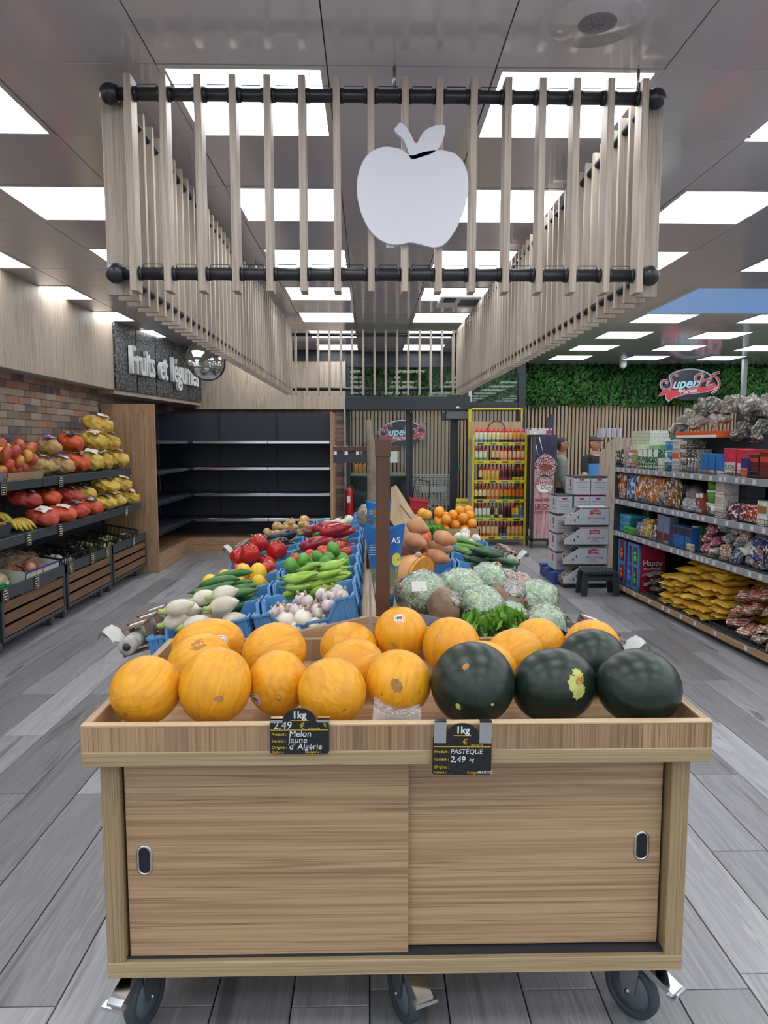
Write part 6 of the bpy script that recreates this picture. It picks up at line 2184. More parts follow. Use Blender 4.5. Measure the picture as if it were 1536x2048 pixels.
for k, x in enumerate((1548, 1566, 1590)):
    good(S, x, x + 17, 905, 'box', ['#8a3a2a', '#b59a5a', '#3a5a8a'][k], 'carton', f'carton past the dark red one, top shelf near end, {ordinal(k)} beyond', 'carton', dep=.1)
o_ = good(S, 1349, 1442, .05, 'plain', '#d0542c', 'tray_lid', 'long orange and white tray lying across the stacked boxes', 'tray', [(.0, .4, '#d9d6d2')], w=.06, dep=.22, z=1.535)
m_silver = pack_mat('silver brown foil', rough=.2, second=(.5, .46, .4, 1), third=(.16, .14, .12, 1), scale=4, thr=.53, wr=1.0)
m_silver.node_tree.nodes['Principled BSDF'].inputs['Metallic'].default_value = .6
PILS = [pillow(k + 20, m_silver, 'foil_bag') for k in range(4)]
GMB = MB().box(0, 1, 0, 1, 0, 1)
MB().box(.62, GL, .28, .5, 1.27, 1.535).build('upper_tray', m_shf, gd)
fb = []
for k in range(17):
    x = 1328 + k * 13.5
    u = u_of(min(x, 1520)) + (.012 * k if x > 1520 else 0)
    zz_ = 1.588 + .018 * (k % 3) if x < 1440 else 1.555 + .035 * (k % 3)
    o = put('foil_bag', PILS[k % 4], mw=GM @ T(u, .16 + .05 * (k % 3), zz_, -.9 + .5 * ((k * 7) % 5 - 2) * .35, .3 * ((k * 3) % 5 - 2), .5 * ((k * 5) % 3 - 1)) @ Matrix.Diagonal((.15, .07, .16, 1)) @ T(0, 0, -.3),
            color=['#9a9690', '#b3aca2', '#8b8378', '#a09a98', '#6a6a68'][k % 5 if x < 1450 else 4 - k % 2])
    fb.append(o)
LATER.append(lambda: label_rows(fb, 'crumpled silver-grey foil bag heaped on top of the gondola', 'foil bags on top of the gondola', 1, 'foil bag', rowkey=lambda o: px_of(o.matrix_world.translation)))
for k in range(4):
    good(3, 1266, 1303, .032, 'box', '#c9cdc0', 'magazine_box', f'thin pale box in the stack above the green cartons, {ordinal(k)} from the bottom', 'carton', [(.2, .8, '#b9c4a6')], w=.2, dep=.2, z=1.475 + k * .034)
ws = []
for k in range(8):
    o = put('white_packet', UBP, mw=T(2.61 + k * .031, 8.04 + .01 * (k % 2), 1.553) @ Matrix.Diagonal((.027, .14, .1, 1)), color='#c9c7cc' if k % 2 else '#b5b0ba')
    ws.append(o)
LATER.append(lambda: label_rows(ws, 'thin white packet standing on the oak end board', 'white packets on the gondola end', 1, 'packet', rowkey=lambda o: px_of(o.matrix_world.translation)))

# ---- second shelf
S = 2
for k, x in enumerate((1235, 1244)):
    good(S, x, x + 9, 946 + k, 'bag', '#c86a2c', 'snack_bag', f'orange and white snack bag at the far end of the second shelf, {["first", "second"][k]}', 'snack bag', [(.05, .55, '#d5d8da')], dep=.08)
for k, x in enumerate((1255, 1264)):
    good(S, x, x + 10, 948 + k, 'bag', '#2f73b0', 'snack_bag', f'blue and white snack bag on the second shelf, {["first", "second"][k]} from the far end', 'snack bag', [(.1, .7, '#cfd9df')], dep=.08)
for k in range(6):
    x = 1275 + k * 9
    good(S, x, x + 9.5, 949 + k * 1.6, 'bag', '#cf7a30', 'snack_bag', f'orange snack bag with a white heart shape, second shelf, {ordinal(k)} of the row of six', 'snack bag', [(.02, .14, '#2a6ba8')], (0, .42, .5, '#ded9d0'), dep=.08, group='orange snack bags')
for k, x in enumerate((1329, 1339, 1349)):
    good(S, x, x + 10, 955 + k, 'bag', '#8a6038', 'snack_bag', f'brown snack bag next to the orange row, second shelf, {ordinal(k)} of three', 'snack bag', [(.3, .6, '#bfae90')], dep=.08)
m_pop = M('pale pink sweets in film', '#b59a98', .35, col2='#ddd3d2', ns=38, lo=.4, hi=.6, bmp=.8)
for k, (px, z0, r, w_) in enumerate(((1340, .937, .11, .10), (1372, .937, .12, .16), (1352, 1.09, .10, .2), (1392, .937, .12, .22))):
    u = u_of(px, w_)
    t = thing('sweets_bag', f'bulging clear bag of pale pink sweets on the second shelf, {["front far", "front near", "stacked", "rear near"][k]} one', 'sweets bag', tuple(GM @ Vector((u, w_ + .02, z0 + r * .96))))
    sd = Vector((k * 5, 0, 0))
    MB().ball((0, 0, 0), (r * .8, r, r * .78), 22, 14, fn=lambda d: 1 + .08 * mnoise.noise(d * 5 + sd)).build('sweets', m_pop, t)
    MB().ball((0, 0, 0), (r * .86, r * 1.05, r * .84), 22, 14, fn=lambda d: 1 + .1 * mnoise.noise(d * 4 + sd)).build('film', m_bagf, t)
for k in range(5):
    x = 1368 + k * 8
    good(S, x, x + 10, .11, 'film', '#a9a9ae', 'silver_packet', f'silver-white packet leaning on the second shelf, {ordinal(k)} of five', 'packet', dep=.05, w=.03, lean=-.3, group='silver packets')
for k, x in enumerate((1398, 1406)):
    good(S, x, x + 8, 988, 'plain', '#8a3f34', 'carton', f'brown carton with a white top before the green tubs, {["far", "near"][k]} one', 'carton', [(.8, 1, W0)], dep=.1)
for k in range(3):
    tub(2, 1414, 1438, .938 + k * .098, .094, '#5d9a3c', '#dfe2da', f'green tub with white lid on the second shelf, {["lowest", "middle", "topmost"][k]} of its stack')
for k in range(4):
    good(S, 1438, 1455, .085, 'box', '#d3cfca', 'carton', f'white carton with small brown print, second shelf, {ordinal(k)} from the bottom of its stack', 'carton', [(.2, .8, '#bca99a')], dep=.12, z=.937 + k * .087)
for k in range(6):
    good(S, 1455 + (k % 3) * 17, 1471 + (k % 3) * 17, .14, 'plain', '#77797d', 'grey_box', f'grey glass-fronted box at the back of the second shelf, {"upper" if k > 2 else "lower"} row, {ordinal(k % 3)}', 'carton', [(.1, .9, '#85878c')], w=.26, dep=.14, z=.937 + (k // 3) * .143)
for k, x in enumerate((1453, 1469)):
    good(S, x, x + 16, 1005 + k * 3, 'bag', '#6b2250', 'snack_bag', f'purple sweets bag with a yellow star, second shelf, {["far", "near"][k]} one', 'snack bag', None, (0, .5, .4, '#d6a83a'), dep=.09)
for k, x in enumerate((1486, 1505)):
    good(S, x, x + 19, 1010 + k * 2, 'bag', '#b52a2c', 'snack_bag', f'red biscuit bag with a round picture, second shelf, {["far", "near"][k]} one', 'snack bag', [(.06, .2, '#d9b58a')], (.05, .5, .5, '#e0d2b5'), dep=.09)
good(S, 1525, 1546, 1004, 'box', '#cfcac0', 'carton', 'white carton with brown print at the near end of the second shelf', 'carton', [(.5, .8, '#8f6a3a')], dep=.12)
for k in range(2):
    good(S, 1550 + k * 22, 1570 + k * 22, 1012, 'bag', '#7a3a6a', 'snack_bag', f'plum bag past the white carton on the second shelf, {["first", "second"][k]}', 'snack bag', dep=.09)

# ---- third shelf
S = 1
for k in range(5):
    good(S, 1237 + k * 1.5, 1262 + k * 1.5, .032, 'plain', '#3f93bb' if k % 2 else '#55a8cb', 'flat_box', f'flat light blue box on the third shelf, {ordinal(k)} from the bottom of its stack', 'carton', w=.06, dep=.2, z=.623 + k * .0335)
for k in range(2):
    good(S, 1254, 1276, .03, 'plain', '#4fae3a', 'flat_box', f'flat bright green box before the blue stack, {["lower", "upper"][k]} one', 'carton', w=.02, dep=.05, z=.623 + k * .032)
for k, (x, c) in enumerate(((1256, '#4a7aa8'), (1274, '#5f9a6a'))):
    good(S, x, x + 20, 1014 + k * 4, 'film', c, 'snack_bag', f'{["blue", "green"][k]} translucent bag at the rear of the third shelf', 'snack bag', w=.28, dep=.12)
for k, x in enumerate((1278, 1284)):
    good(S, x, x + 9, 1047, 'bag', '#8f86b8', 'snack_bag', f'small lilac packet beside the gold ones, {["far", "near"][k]}', 'packet', dep=.06)
for k, x in enumerate((1291, 1301)):
    good(S, x, x + 10, 1038 + 3 * k, 'bag', '#c9a52c', 'gold_packet', f'gold foil packet on the third shelf, {["far", "near"][k]} one', 'packet', [(.1, .3, '#e3d27a')], dep=.07)
good(S, 1312, 1321, 1040, 'bag', '#4a2a28', 'snack_bag', 'dark brown packet next to the gold foil packets', 'packet', [(.0, .35, '#6a8ab8')], dep=.07)
for k, x in enumerate((1322, 1335)):
    good(S, x, x + 13, 1031 + 4 * k, 'plain', '#707f99', 'biscuit_pack', f'grey-blue biscuit pack on the third shelf, {["far", "near"][k]} one', 'biscuit pack', [(.05, .4, '#5a2a22'), (.05, .12, '#c9b8a0')], dep=.08)
good(S, 1348, 1354, 1050, 'plain', '#34306a', 'biscuit_pack', 'narrow dark violet biscuit pack beside the blue cookie packs', 'biscuit pack', dep=.1)
for k, x in enumerate((1354, 1366, 1380)):
    good(S, x, x + 12.5, 1053 + 3 * k, 'plain', '#1f5fa0', 'cookie_pack', f'blue cookie pack with a round biscuit picture, third shelf, {ordinal(k)} of three', 'biscuit pack', [(.62, .97, '#3a2a22')], (0, .78, .72, '#c9964a'), dep=.1)
good(S, 1384, 1392, 1092, 'box', '#d6cf9a', 'carton', 'small cream and red carton before the green packs', 'carton', [(.1, .4, '#c94a3a')], w=.02, dep=.035)
for k in range(6):
    good(S, 1393 + k * 11, 1403.5 + k * 11, 1055 + 2 * k, 'plain', '#2a5f30' if k else '#c9c9be', 'rice_cake_pack', f'green pack with brown picture on the third shelf, {ordinal(k)} of the row of six', 'pack', [(.2, .55, '#8a6a4a'), (.6, .68, '#cfc9a8')], w=.10 + .02 * k, dep=.14, group='green packs')
rolls = []
for k in range(5):
    u = u_of(1418 + (k % 3) * 9)
    o = put('pink_packet', PIL[k % 4], mw=GM @ T(u, .10, .645 + .05 * (k // 3), -1.2, 0, .2 * k) @ Matrix.Diagonal((.09, .05, .12, 1)) @ T(0, .2, -.4), color='#c24a78')
    rolls.append(o)
LATER.append(lambda: label_rows(rolls, 'pink and white packet on the third shelf', 'pink packets', 1, 'packet', rowkey=lambda o: px_of(o.matrix_world.translation)))
smalls = []
for k in range(20):
    u = u_of(1442 + (k % 10) * 7.6)
    lay = k // 10
    o = put('small_sweets_bag', PILF[k % 3], mw=GM @ T(u, .07 + .05 * ((k * 5) % 3), .66 + .09 * lay + .01 * (k % 2), -.7 + .2 * ((k * 3) % 5 - 2), .25 * ((k * 7) % 5 - 2), .3 * ((k * 5) % 4 - 1.5)) @ Matrix.Diagonal((.085, .05, .12, 1)) @ T(0, 0, -.4),
            color=['#b9b9b4', '#8f8f90', '#c9c6c0', '#2f3f7a', '#a57a50'][(k * 3) % 5 if k % 4 else 0])
    smalls.append(o)
LATER.append(lambda: label_rows(smalls, 'small white-grey sweets bag, third shelf', 'small sweets bags on the third shelf', 2, 'sweets bag', rowkey=lambda o: o.matrix_world.translation.z, rows=('lower layer', 'upper layer')))
for k, x in enumerate((1512, 1538)):
    good(S, x, x + 26, 1080 + k * 4, 'film', '#3a3f7a', 'bread_bag', f'large clear bag with navy top and brown rolls, third shelf, {["far", "near"][k]} one', 'bread bag', [(.72, .97, '#27306a'), (.08, .66, '#a5714a')], dep=.12)

# ---- bottom shelf: toy display box, foil packs, yellow bags
t = thing('toy_display', 'crimson display box with blue frames and small bright toys on the bottom shelf', 'display box', (0, 0, 0))
t.matrix_world = GM @ T(.05, .03, .1025)
m_crim = M('crimson card', '#a01f3f', .5)
m_lblue = M('light blue card', '#3f86b8', .5)
m_purple = M('purple card', '#6a2a6f', .5)
MB().box(0, .46, .012, .25, 0, .44).build('box_body', m_crim, t)
for x0, x1, mt in ((0, .03, m_lblue), (.13, .16, m_lblue), (.16, .18, m_purple), (.21, .24, m_lblue), (.29, .31, m_purple), (.31, .34, m_lblue), (.43, .46, m_lblue)):
    MB().box(x0, x1, -.004, .012, 0, .44).build('frame_bar', mt, t)
for x0, x1, z in ((0, .16, .2), (.21, .46, .22), (0, .46, 0), (.21, .46, .41)):
    MB().box(x0, x1, -.003, .012, z, z + .03).build('frame_bar', m_lblue, t)
for k, (x, z, c) in enumerate(((.08, .09, '#d0602c'), (.08, .29, '#c9582a'), (.265, .1, '#3f7fd0'), (.385, .09, '#3f9a3a'), (.385, .30, '#5fb04a'))):
    MB().ball((x, -.004, z), (.028, .012, .035), 12, 8).ball((x, -.006, z + .05), (.02, .012, .022), 10, 8).build('toy', m_plain, t, color=c)
tx = text('Happy', .075, m_white, t, depth=.001)
tx.matrix_basis = T(.4615, .13, .27) @ Matrix.Rotation(math.pi / 2, 4, 'Z') @ Matrix.Rotation(math.pi / 2, 4, 'X')
tx = text('moments', .045, m_white, t, depth=.001)
tx.matrix_basis = T(.4615, .13, .22) @ Matrix.Rotation(math.pi / 2, 4, 'Z') @ Matrix.Rotation(math.pi / 2, 4, 'X')
MB().ball((.4595, .13, .25), (.001, .075, .055), 20, 10).build('round_print', M('dark oval print', '#4a1a24', .5), t)
fl_ = []
for k in range(6):
    u = .62 + (k % 3) * .10
    o = put('foil_pack', PILS[k % 4], mw=GM @ T(u, .12 + .04 * (k % 3), .118 + .034 * (k // 3), -1.5, .1 * (k % 3 - 1), .3 * (k % 4 - 1.5)) @ Matrix.Diagonal((.15, .03, .2, 1)) @ T(0, 0, -.5), color=['#6a5a52', '#8a7a70', '#4a3028', '#9a8a80'][k % 4])
    fl_.append(o)
LATER.append(lambda: label_rows(fl_, 'dark foil pack lying by the toy display', 'foil packs on the bottom shelf', 2, 'foil pack', rowkey=lambda o: o.matrix_world.translation.z, rows=('lower layer', 'upper layer')))
m_chip = pack_mat('yellow chip bag', rough=.3, second=(.95, .70, .22, 1), third=(.45, .2, .06, 1), scale=3.2, thr=.6, wr=1.0)
m_redb = pack_mat('red white bag', rough=.3, second=(.78, .76, .72, 1), third=(.35, .2, .1, 1), scale=5, thr=.5, wr=.6)
PILY = [pillow(k + 40, m_chip, 'chip_bag', .45) for k in range(4)]
PILR = [pillow(k + 50, m_redb, 'biscuit_bag') for k in range(3)]
yb_ = []
hts = [5, 7, 8, 9, 8, 9, 9, 8, 7]
for c in range(9):
    for lay in range(hts[c]):
        k = c * 9 + lay
        o = put('chip_bag', PILY[k % 4], mw=GM @ T(1.0 + c * .198 + rnd.uniform(-.012, .012), .15 + .19 * (c > 4) + rnd.uniform(-.025, .03) + .004 * lay, .122 + .037 * lay, -1.5 + rnd.uniform(-.06, .06), rnd.uniform(-.07, .07), rnd.uniform(-.25, .25)) @ Matrix.Diagonal((.19, .034, .25, 1)) @ T(0, 0, -.5), color=['#ffcb3c', '#f8bd36', '#ffd24e'][k % 3])
        yb_.append(o)
LATER.append(lambda: label_rows(yb_, 'yellow snack bag in the heap on the bottom shelf', 'yellow snack bags on the bottom shelf', 5, 'snack bag', rowkey=lambda o: o.matrix_world.translation.z, rows=('lowest layer', 'second layer', 'third layer', 'fourth layer', 'top layer')))
rb_ = []
for k in range(18):
    lay, c = k // 6, k % 6
    u = 1.98 + c * .165 + .05 * lay
    o = put('biscuit_bag', PILR[k % 3], mw=GM @ T(u, .105 + .012 * lay, .125 + .05 * lay, -1.45, .12 * ((k * 5) % 5 - 2), .3 * ((k * 3) % 5 - 2)) @ Matrix.Diagonal((.155, .05, .17, 1)) @ T(0, 0, -.5), color=['#a8352f', '#b5462f', '#8a5a3a'][k % 3])
    rb_.append(o)
LATER.append(lambda: label_rows(rb_, 'red and white biscuit bag on the bottom shelf', 'red biscuit bags on the bottom shelf', 3, 'biscuit bag', rowkey=lambda o: o.matrix_world.translation.z, rows=('lowest layer', 'middle layer', 'top layer')))

# ================================================================== stack of white cartons, step stool
m_wc = M('white carton', '#bcc0c8', .6)
m_bt = M('black carton rim', '#23262c', .7)
m_red = M('red label', '#b23a42', .5)
m_gtx = M('grey print', '#6d727c', .6)
m_brn = M('brown carton inside', '#6d5244', .8)
pal = thing('pallet', 'low blue plastic pallet under the white carton stack', 'pallet', (0, 0, 0))
for y in (7.42, 7.68, 7.94):
    MB().bbox(1.93, 2.5, y, y + .1, .10, .13, .004).build('deck_board', M('blue pallet', '#2c4a9a', .5), pal)
for x in (1.94, 2.18, 2.42):
    MB().bbox(x, x + .07, 7.42, 8.04, .0, .10, .004).build('runner', M('blue pallet dark', '#233a80', .5), pal)
def carton(x0, x1, y0, y1, z, h, label, slope=0):
    t = thing('white_carton', label, 'carton', ((x0 + x1) / 2, y0, z))
    w_, d_ = (x1 - x0) / 2, y1 - y0
    if slope:
        MB().prism([(0, 0), (d_, 0), (d_, h), (.03, h), (0, h - .04)], -w_, w_, 'x').build('body', m_wc, t)
    else:
        MB().bbox(-w_, w_, 0, d_, 0, h, .003).build('body', m_wc, t)
    MB().box(-w_ - .001, w_ + .001, -.001, d_, h - .008, h + .002).build('dark_rim', m_bt, t)
    c = MB()
    for k in range(int(2 * w_ / .011)):
        c.box(-w_ + k * .011, -w_ + k * .011 + .006, -.002, 0, 0, .01)
    tag(c.build('corrugated_edge', m_red, t), kind='stuff')
    MB().bbox(-.026, .026, -.0025, 0, h - .042, h - .024, .001).build('red_label', m_red, t)
    for k in range(4):
        MB().box(-w_ * (.75 - .1 * k), w_ * (.7 - .12 * (k % 2)), -.0015, 0, h * (.68 - k * .14), h * (.68 - k * .14) + .004).build('print_line', m_gtx, t)
    MB().bbox(-w_ - .0025, -w_, d_ * .3, d_ * .45, h * .45, h * .85, .001).build('side_label', m_red, t)
    MB().box(-w_ - .0015, -w_, d_ * .25, d_ * .5, h * .25, h * .3).build('side_print', m_gtx, t)
    return t
rows_ = ['bottom', 'second', 'third', 'fourth']
for k in range(3):
    carton(1.975, 2.145, 7.5, 7.82, .135 + .2 * k, .195, f'white carton in the left column behind the sloped trays, {["lowest", "second", "third"][k]} one')
for k in range(3):
    carton(2.16, 2.49, 7.5, 7.82, .135 + .2 * k, .195, f'wide white carton hidden behind the sloped trays, {["lowest", "second", "third"][k]} one')
for k, x in enumerate((1.975, 2.16, 2.33)):
    carton(x, x + .165, 7.5, 7.82, .74, .195, f'white carton with red label in the second row from the top, {["left", "middle", "right"][k]} one')
for k, x in enumerate((2.15, 2.335)):
    carton(x, x + .175, 7.5, 7.82, .942, .195, f'white carton with red label in the top row, {["left", "right"][k]} one', 1)
MB()
def tray_box(k, x0, x1, z):
    t = thing('sloped_tray', f'white cut-away carton tray with red label and black drop prints, {rows_[3 - k] if False else ["top", "second", "third", "bottom"][k]} one', 'carton', (x0, 7.22, z))
    L_, h, d_ = x1 - x0, .192, .2
    pr = [(0, .012), (L_, .012), (L_, h - .012), (L_ * .36, h - .012), (0.0, h * .35)]
    for y in (0, d_):
        MB().prism(pr, y, y + .004, 'y').build('side', m_wc, t)
    MB().box(L_ - .004, L_, 0, d_, 0, h).build('end', m_wc, t)
    MB().box(0, L_, 0, d_, 0, .012).build('bottom', m_brn, t)
    MB().box(L_ * .36, L_, .0, d_ + .004, h - .012, h).build('top_flap', m_wc, t)
    n_ = MB()
    for j in range(int(L_ / .011)):
        n_.box(j * .011, j * .011 + .006, -.003, -.0, .002, .014)
        if j * .011 > L_ * .36:
            n_.box(j * .011, j * .011 + .006, -.003, 0, h - .014, h - .003)
    tag(n_.build('zigzag_edge', m_bt, t), kind='stuff')
    a0 = L_ * .68
    q = [(a0 - .055, h * .6), (a0 - .045, h * .62), (a0, h * .66), (a0 + .045, h * .62), (a0 + .055, h * .6), (a0 + .05, h * .82), (a0, h * .88), (a0 - .05, h * .82)]
    MB().prism(q, -.003, 0, 'y').build('red_label', m_red, t)
    text('Chahia', .03, m_white, t, loc=(a0, -.0035, h * .74), rot=FRONT, depth=.0004, shear=.3)
    text('Ay Coloring', .036, m_gtx, t, loc=(a0 + .01, -.002, h * .43), rot=FRONT, depth=.0004, shear=.4)
    MB().box(a0 - .02, a0 + .03, -.001, 0, h * .3, h * .32).build('print_line', m_gtx, t)
    MB().box(a0 - .05, a0 + .05, -.001, 0, h * .21, h * .23).build('print_line', m_gtx, t)
    for j, (xx, zz_, s_) in enumerate(((.065, .26, .6), (.105, .33, 1.3), (.14, .45, 1.1))):
        sg_ = -1 if j == 1 else 1
        MB().prism([(xx - .007 * s_, zz_ * h), (xx, (zz_ * h) - sg_ * .008 * s_), (xx + .007 * s_, zz_ * h), (xx + .001, zz_ * h + sg_ * .024 * s_)][::sg_], -.002, 0, 'y').build('drop_print', m_bt, t)
    # contents glimpsed at the open end
    for j in range(4):
        o = put('wrapped_sweet', PILF[j % 3], t, color=['#7a5a6a', '#a58a6a', '#3f93a8' if k == 2 else '#8f8088', '#5a4a4a'][j])
        o.matrix_basis = T(.05 + .035 * j, .08 + .03 * (j % 2), .055 + .012 * j, -1.1, .3 * j, .5 * j) @ Matrix.Diagonal((.09, .05, .1, 1)) @ T(0, 0, -.5)
for k in range(4):
    tray_box(k, 1.985 - .008 * (k == 2) + .0 * k, 2.445 - .008 * (k == 2), .645 - .203 * k)
MB().bbox(1.99, 2.44, 7.23, 7.42, 0, .033, .003).build('tray_foot', m_bt, pal)

stl = thing('step_stool', 'low black plastic folding step stool in front of the carton trays', 'stool', (2.245, 6.92, 0))
MB().bbox(-.16, .16, -.11, .11, .225, .25, .008).build('seat', m_black, stl)
c = MB()
for k in range(11):
    c.lathe([(0, 0), (.014, 0), (.014, .006), (0, .006)], 10, mat=T(-.15 + .03 * k, -.112, .226, math.pi / 2))
c.build('scalloped_edge', m_black, stl)
for sx_ in (-1, 1):
    for sy in (-1, 1):
        MB().prism([(sx_ * .16 - .03, 0), (sx_ * .16 + .03, 0), (sx_ * .14 + .02, .225), (sx_ * .14 - .03, .225)], sy * .09 - .012, sy * .09 + .012, 'y').build('leg', m_black, stl)
for sy in (-1, 1):
    MB().bbox(-.14, .14, sy * .09 - .01, sy * .09 + .01, .15, .2, .003).build('apron', m_black, stl)

GI = GM.inverted()
for o in yb_ + rb_ + fl_ + smalls + rolls + [g for g in goods if g.name.startswith(('snack_bag', 'silver_packet', 'gold_packet', 'bread_bag'))]:
    vv = verts_in(o, GI)
    zc_ = min(v.z for v in vv)
    k = min(range(4), key=lambda q: abs(ZS[q] + .02 - zc_) if zc_ < ZS[q] + .28 and zc_ > ZS[q] - .08 else 9)
    dz = max(0, ZS[k] + .003 - zc_)
    dw = max(0, .010 - min(v.y for v in vv))
    if max(v.y for v in vv) + dw > .497:
        dw = .497 - max(v.y for v in vv)
    o.matrix_world = GM @ Matrix.Translation((0, dw, dz)) @ GI @ o.matrix_world
raise_clear(fl_)
raise_clear(yb_, .006, 40, fl_)
raise_clear(rb_, .006, 40, yb_)
raise_clear(rolls + smalls)
raise_clear(fb, against=[o_])

# ================================================================== sauce rack at the entrance
m_yel = M('yellow powder coat', '#d9c21f', .4)
m_grey = M('grey printed side', '#a9adb8', .5, col2='#8f939f', ns=9)
m_kraft = wood('printed kraft planks', [(.3, '#b0906f'), (.6, '#c8a884')], 'z', 60, 1.5, rough=.6)
RX0, RX1, RY, RD = 1.475, 2.265, 10.3, .32
rk = thing('sauce_rack', 'yellow wire display rack of squeeze sauce bottles on six shelves by the entrance', 'display rack', (0, 0, 0))
for x in (RX0, RX1 - .03):
    MB().bbox(x, x + .03, RY, RY + .03, 0, 1.60, .003).build('front_post', m_yel, rk)
    MB().bbox(x - .02 * (x == RX0), x + .025, RY + RD, RY + RD + .025, 0, 2.0, .003).build('rear_post', m_yel, rk)
MB().bbox(RX0 - .02, RX1, RY + RD, RY + RD + .02, 1.975, 2.0, .003).build('top_bar', m_yel, rk)
MB().box(RX0 - .012, RX0, RY + .03, RY + RD, .12, 1.55).build('side_panel', m_grey, rk)
MB().box(RX0, RX1 - .02, RY + RD - .012, RY + RD, 1.5, 1.80).build('header_board', m_kraft, rk)
MB().lathe([(.12, 0), (.135, 0), (.135, -.004), (.12, -.004)], 32, mat=T((RX0 + RX1) / 2, RY + RD - .013, 1.68, -math.pi / 2)).build('round_emblem', m_black, rk)
RZ = [.115, .385, .655, .935, 1.215, 1.478]
for z in RZ:
    MB().box(RX0 + .01, RX1 - .01, RY, RY + RD, z - .012, z).build('shelf', m_yel, rk)
    l_ = MB().bbox(RX0 + .03, RX1 - .03, RY - .008, RY, z - .028, z + .018, .002).build('price_lip', m_yel, rk)
    for k in range(4):
        MB().box(RX0 + .07 + k * .18, RX0 + .16 + k * .18, RY - .0095, RY - .008, z - .016, z + .006).build('shelf_label', M('shelf label', ['#4a8a5a', '#b0504a', '#3a3a3a', '#4a7ab0'][(k + int(z * 10)) % 4], .5), l_)
bprof = [(0, 0), (.026, 0), (.028, .012), (.028, .125), (.024, .15), (.019, .16), (0, .16)]
BOT = MB().lathe(bprof, 12).mesh('sauce_bottle', obj_col_mat('bottle body', .35))
BLAB = MB().lathe([(.0285, .02), (.0286, .062)], 12).mesh('label', m_plain)
BCAP = MB().lathe([(0, .158), (.02, .158), (.021, .178), (.012, .186), (.005, .215), (0, .217)], 10).mesh('cap', m_plain)
CR, DR, WG = '#d8b98c', '#4a1a1c', '#d5d6c2'
R_, G_, Y_ = '#c4262a', '#1f7a4a', '#d9b52a'
bt_rows = [
    [('#cf9a5a', R_, '#b5703a')] * 2 + [(CR, R_, '#b0483a')] * 2 + [('#d9b070', R_, '#c9843a')] * 2 + [(DR, R_, '#3f7a8a')] * 2 + [('#d2a55c', R_, '#b98a4a')] * 4,
    [(WG, R_, '#6aa84a')] * 4 + [('#1f2a26', G_, '#c9c2b8'), ('#d08a3a', G_, '#1f2a26'), ('#22302a', G_, '#cfc9c4')] + [('#3a1618', R_, '#1a1414')] * 2 + [('#d99a3a', R_, '#2a8a6a')] + [('#d9c040', Y_, '#4a78b8'), ('#3f6ab0', Y_, '#5a88c8')],
    [('#e0c48a', R_, '#2a2420')] * 3 + [('#d89a58', R_, '#c05a3a')] * 3 + [('#c8842e', R_, '#3f5a35')] * 3 + [('#b8621f', R_, '#35502f')] * 3,
    [None, ('#e0c088', R_, '#3a2a20')] + [('#d9a648', R_, '#c9a030')] * 4 + [(DR, R_, '#8a3034')] * 3 + [('#3a1418', R_, '#c9b040')] * 3,
    [(WG, R_, '#6aa04a')] * 3 + [None] + [('#dcb684', R_, '#2f3524')] * 2 + [('#e0b48a', R_, '#d08060')] * 3 + [('#dfb88e', R_, '#c0403a')] * 3,
    [('#d5d0b8', R_, '#3f8fc0')] * 3 + [('#d8c9a0', R_, '#5a7a3f')] * 3 + [('#dcb484', R_, '#3a3430')] * 3 + [('#c9923a', R_, '#33407a')] * 3,
]
shelf_word = ['bottom', 'fifth', 'fourth', 'third', 'second', 'top']
cname = {'#d8b98c': 'cream', DR: 'dark red', WG: 'white-green'}
for r, row in enumerate(bt_rows):
    for k, b_ in enumerate(row):
        if b_ is None:
            continue
        x = RX0 + .065 + k * .0605 + rnd.uniform(-.003, .003)
        o = put('sauce_bottle', BOT, mw=T(x, RY + .045, RZ[r] + .001, 0, 0, rnd.uniform(0, 6)), color=b_[0])
        put('label', BLAB, o, color=b_[2])
        put('cap', BCAP, o, color=b_[1])
        c_ = cname.get(b_[0], 'dark' if sum(lin(b_[0])[:3]) < .12 else 'amber' if lin(b_[0])[2] < .12 else 'cream')
        cp_ = 'green' if b_[1] == G_ else 'yellow' if b_[1] == Y_ else 'red'
        tag(o, f'{c_} sauce bottle with {cp_} cap on the {shelf_word[r]} rack shelf, {ordinal(k)} from left', 'sauce bottle', f'sauce bottles on the {shelf_word[r]} rack shelf')
        if r == 5:   # a second rank shows behind on the top shelf
            o2 = put('sauce_bottle', BOT, mw=T(x + .028, RY + .13, RZ[r] + .001), color=b_[0])
            put('label', BLAB, o2, color=b_[2])
            put('cap', BCAP, o2, color=b_[1])
            tag(o2, f'{c_} sauce bottle with red cap in the rear rank, top rack shelf, {ordinal(k)} from left', 'sauce bottle', 'sauce bottles in the rear rank')

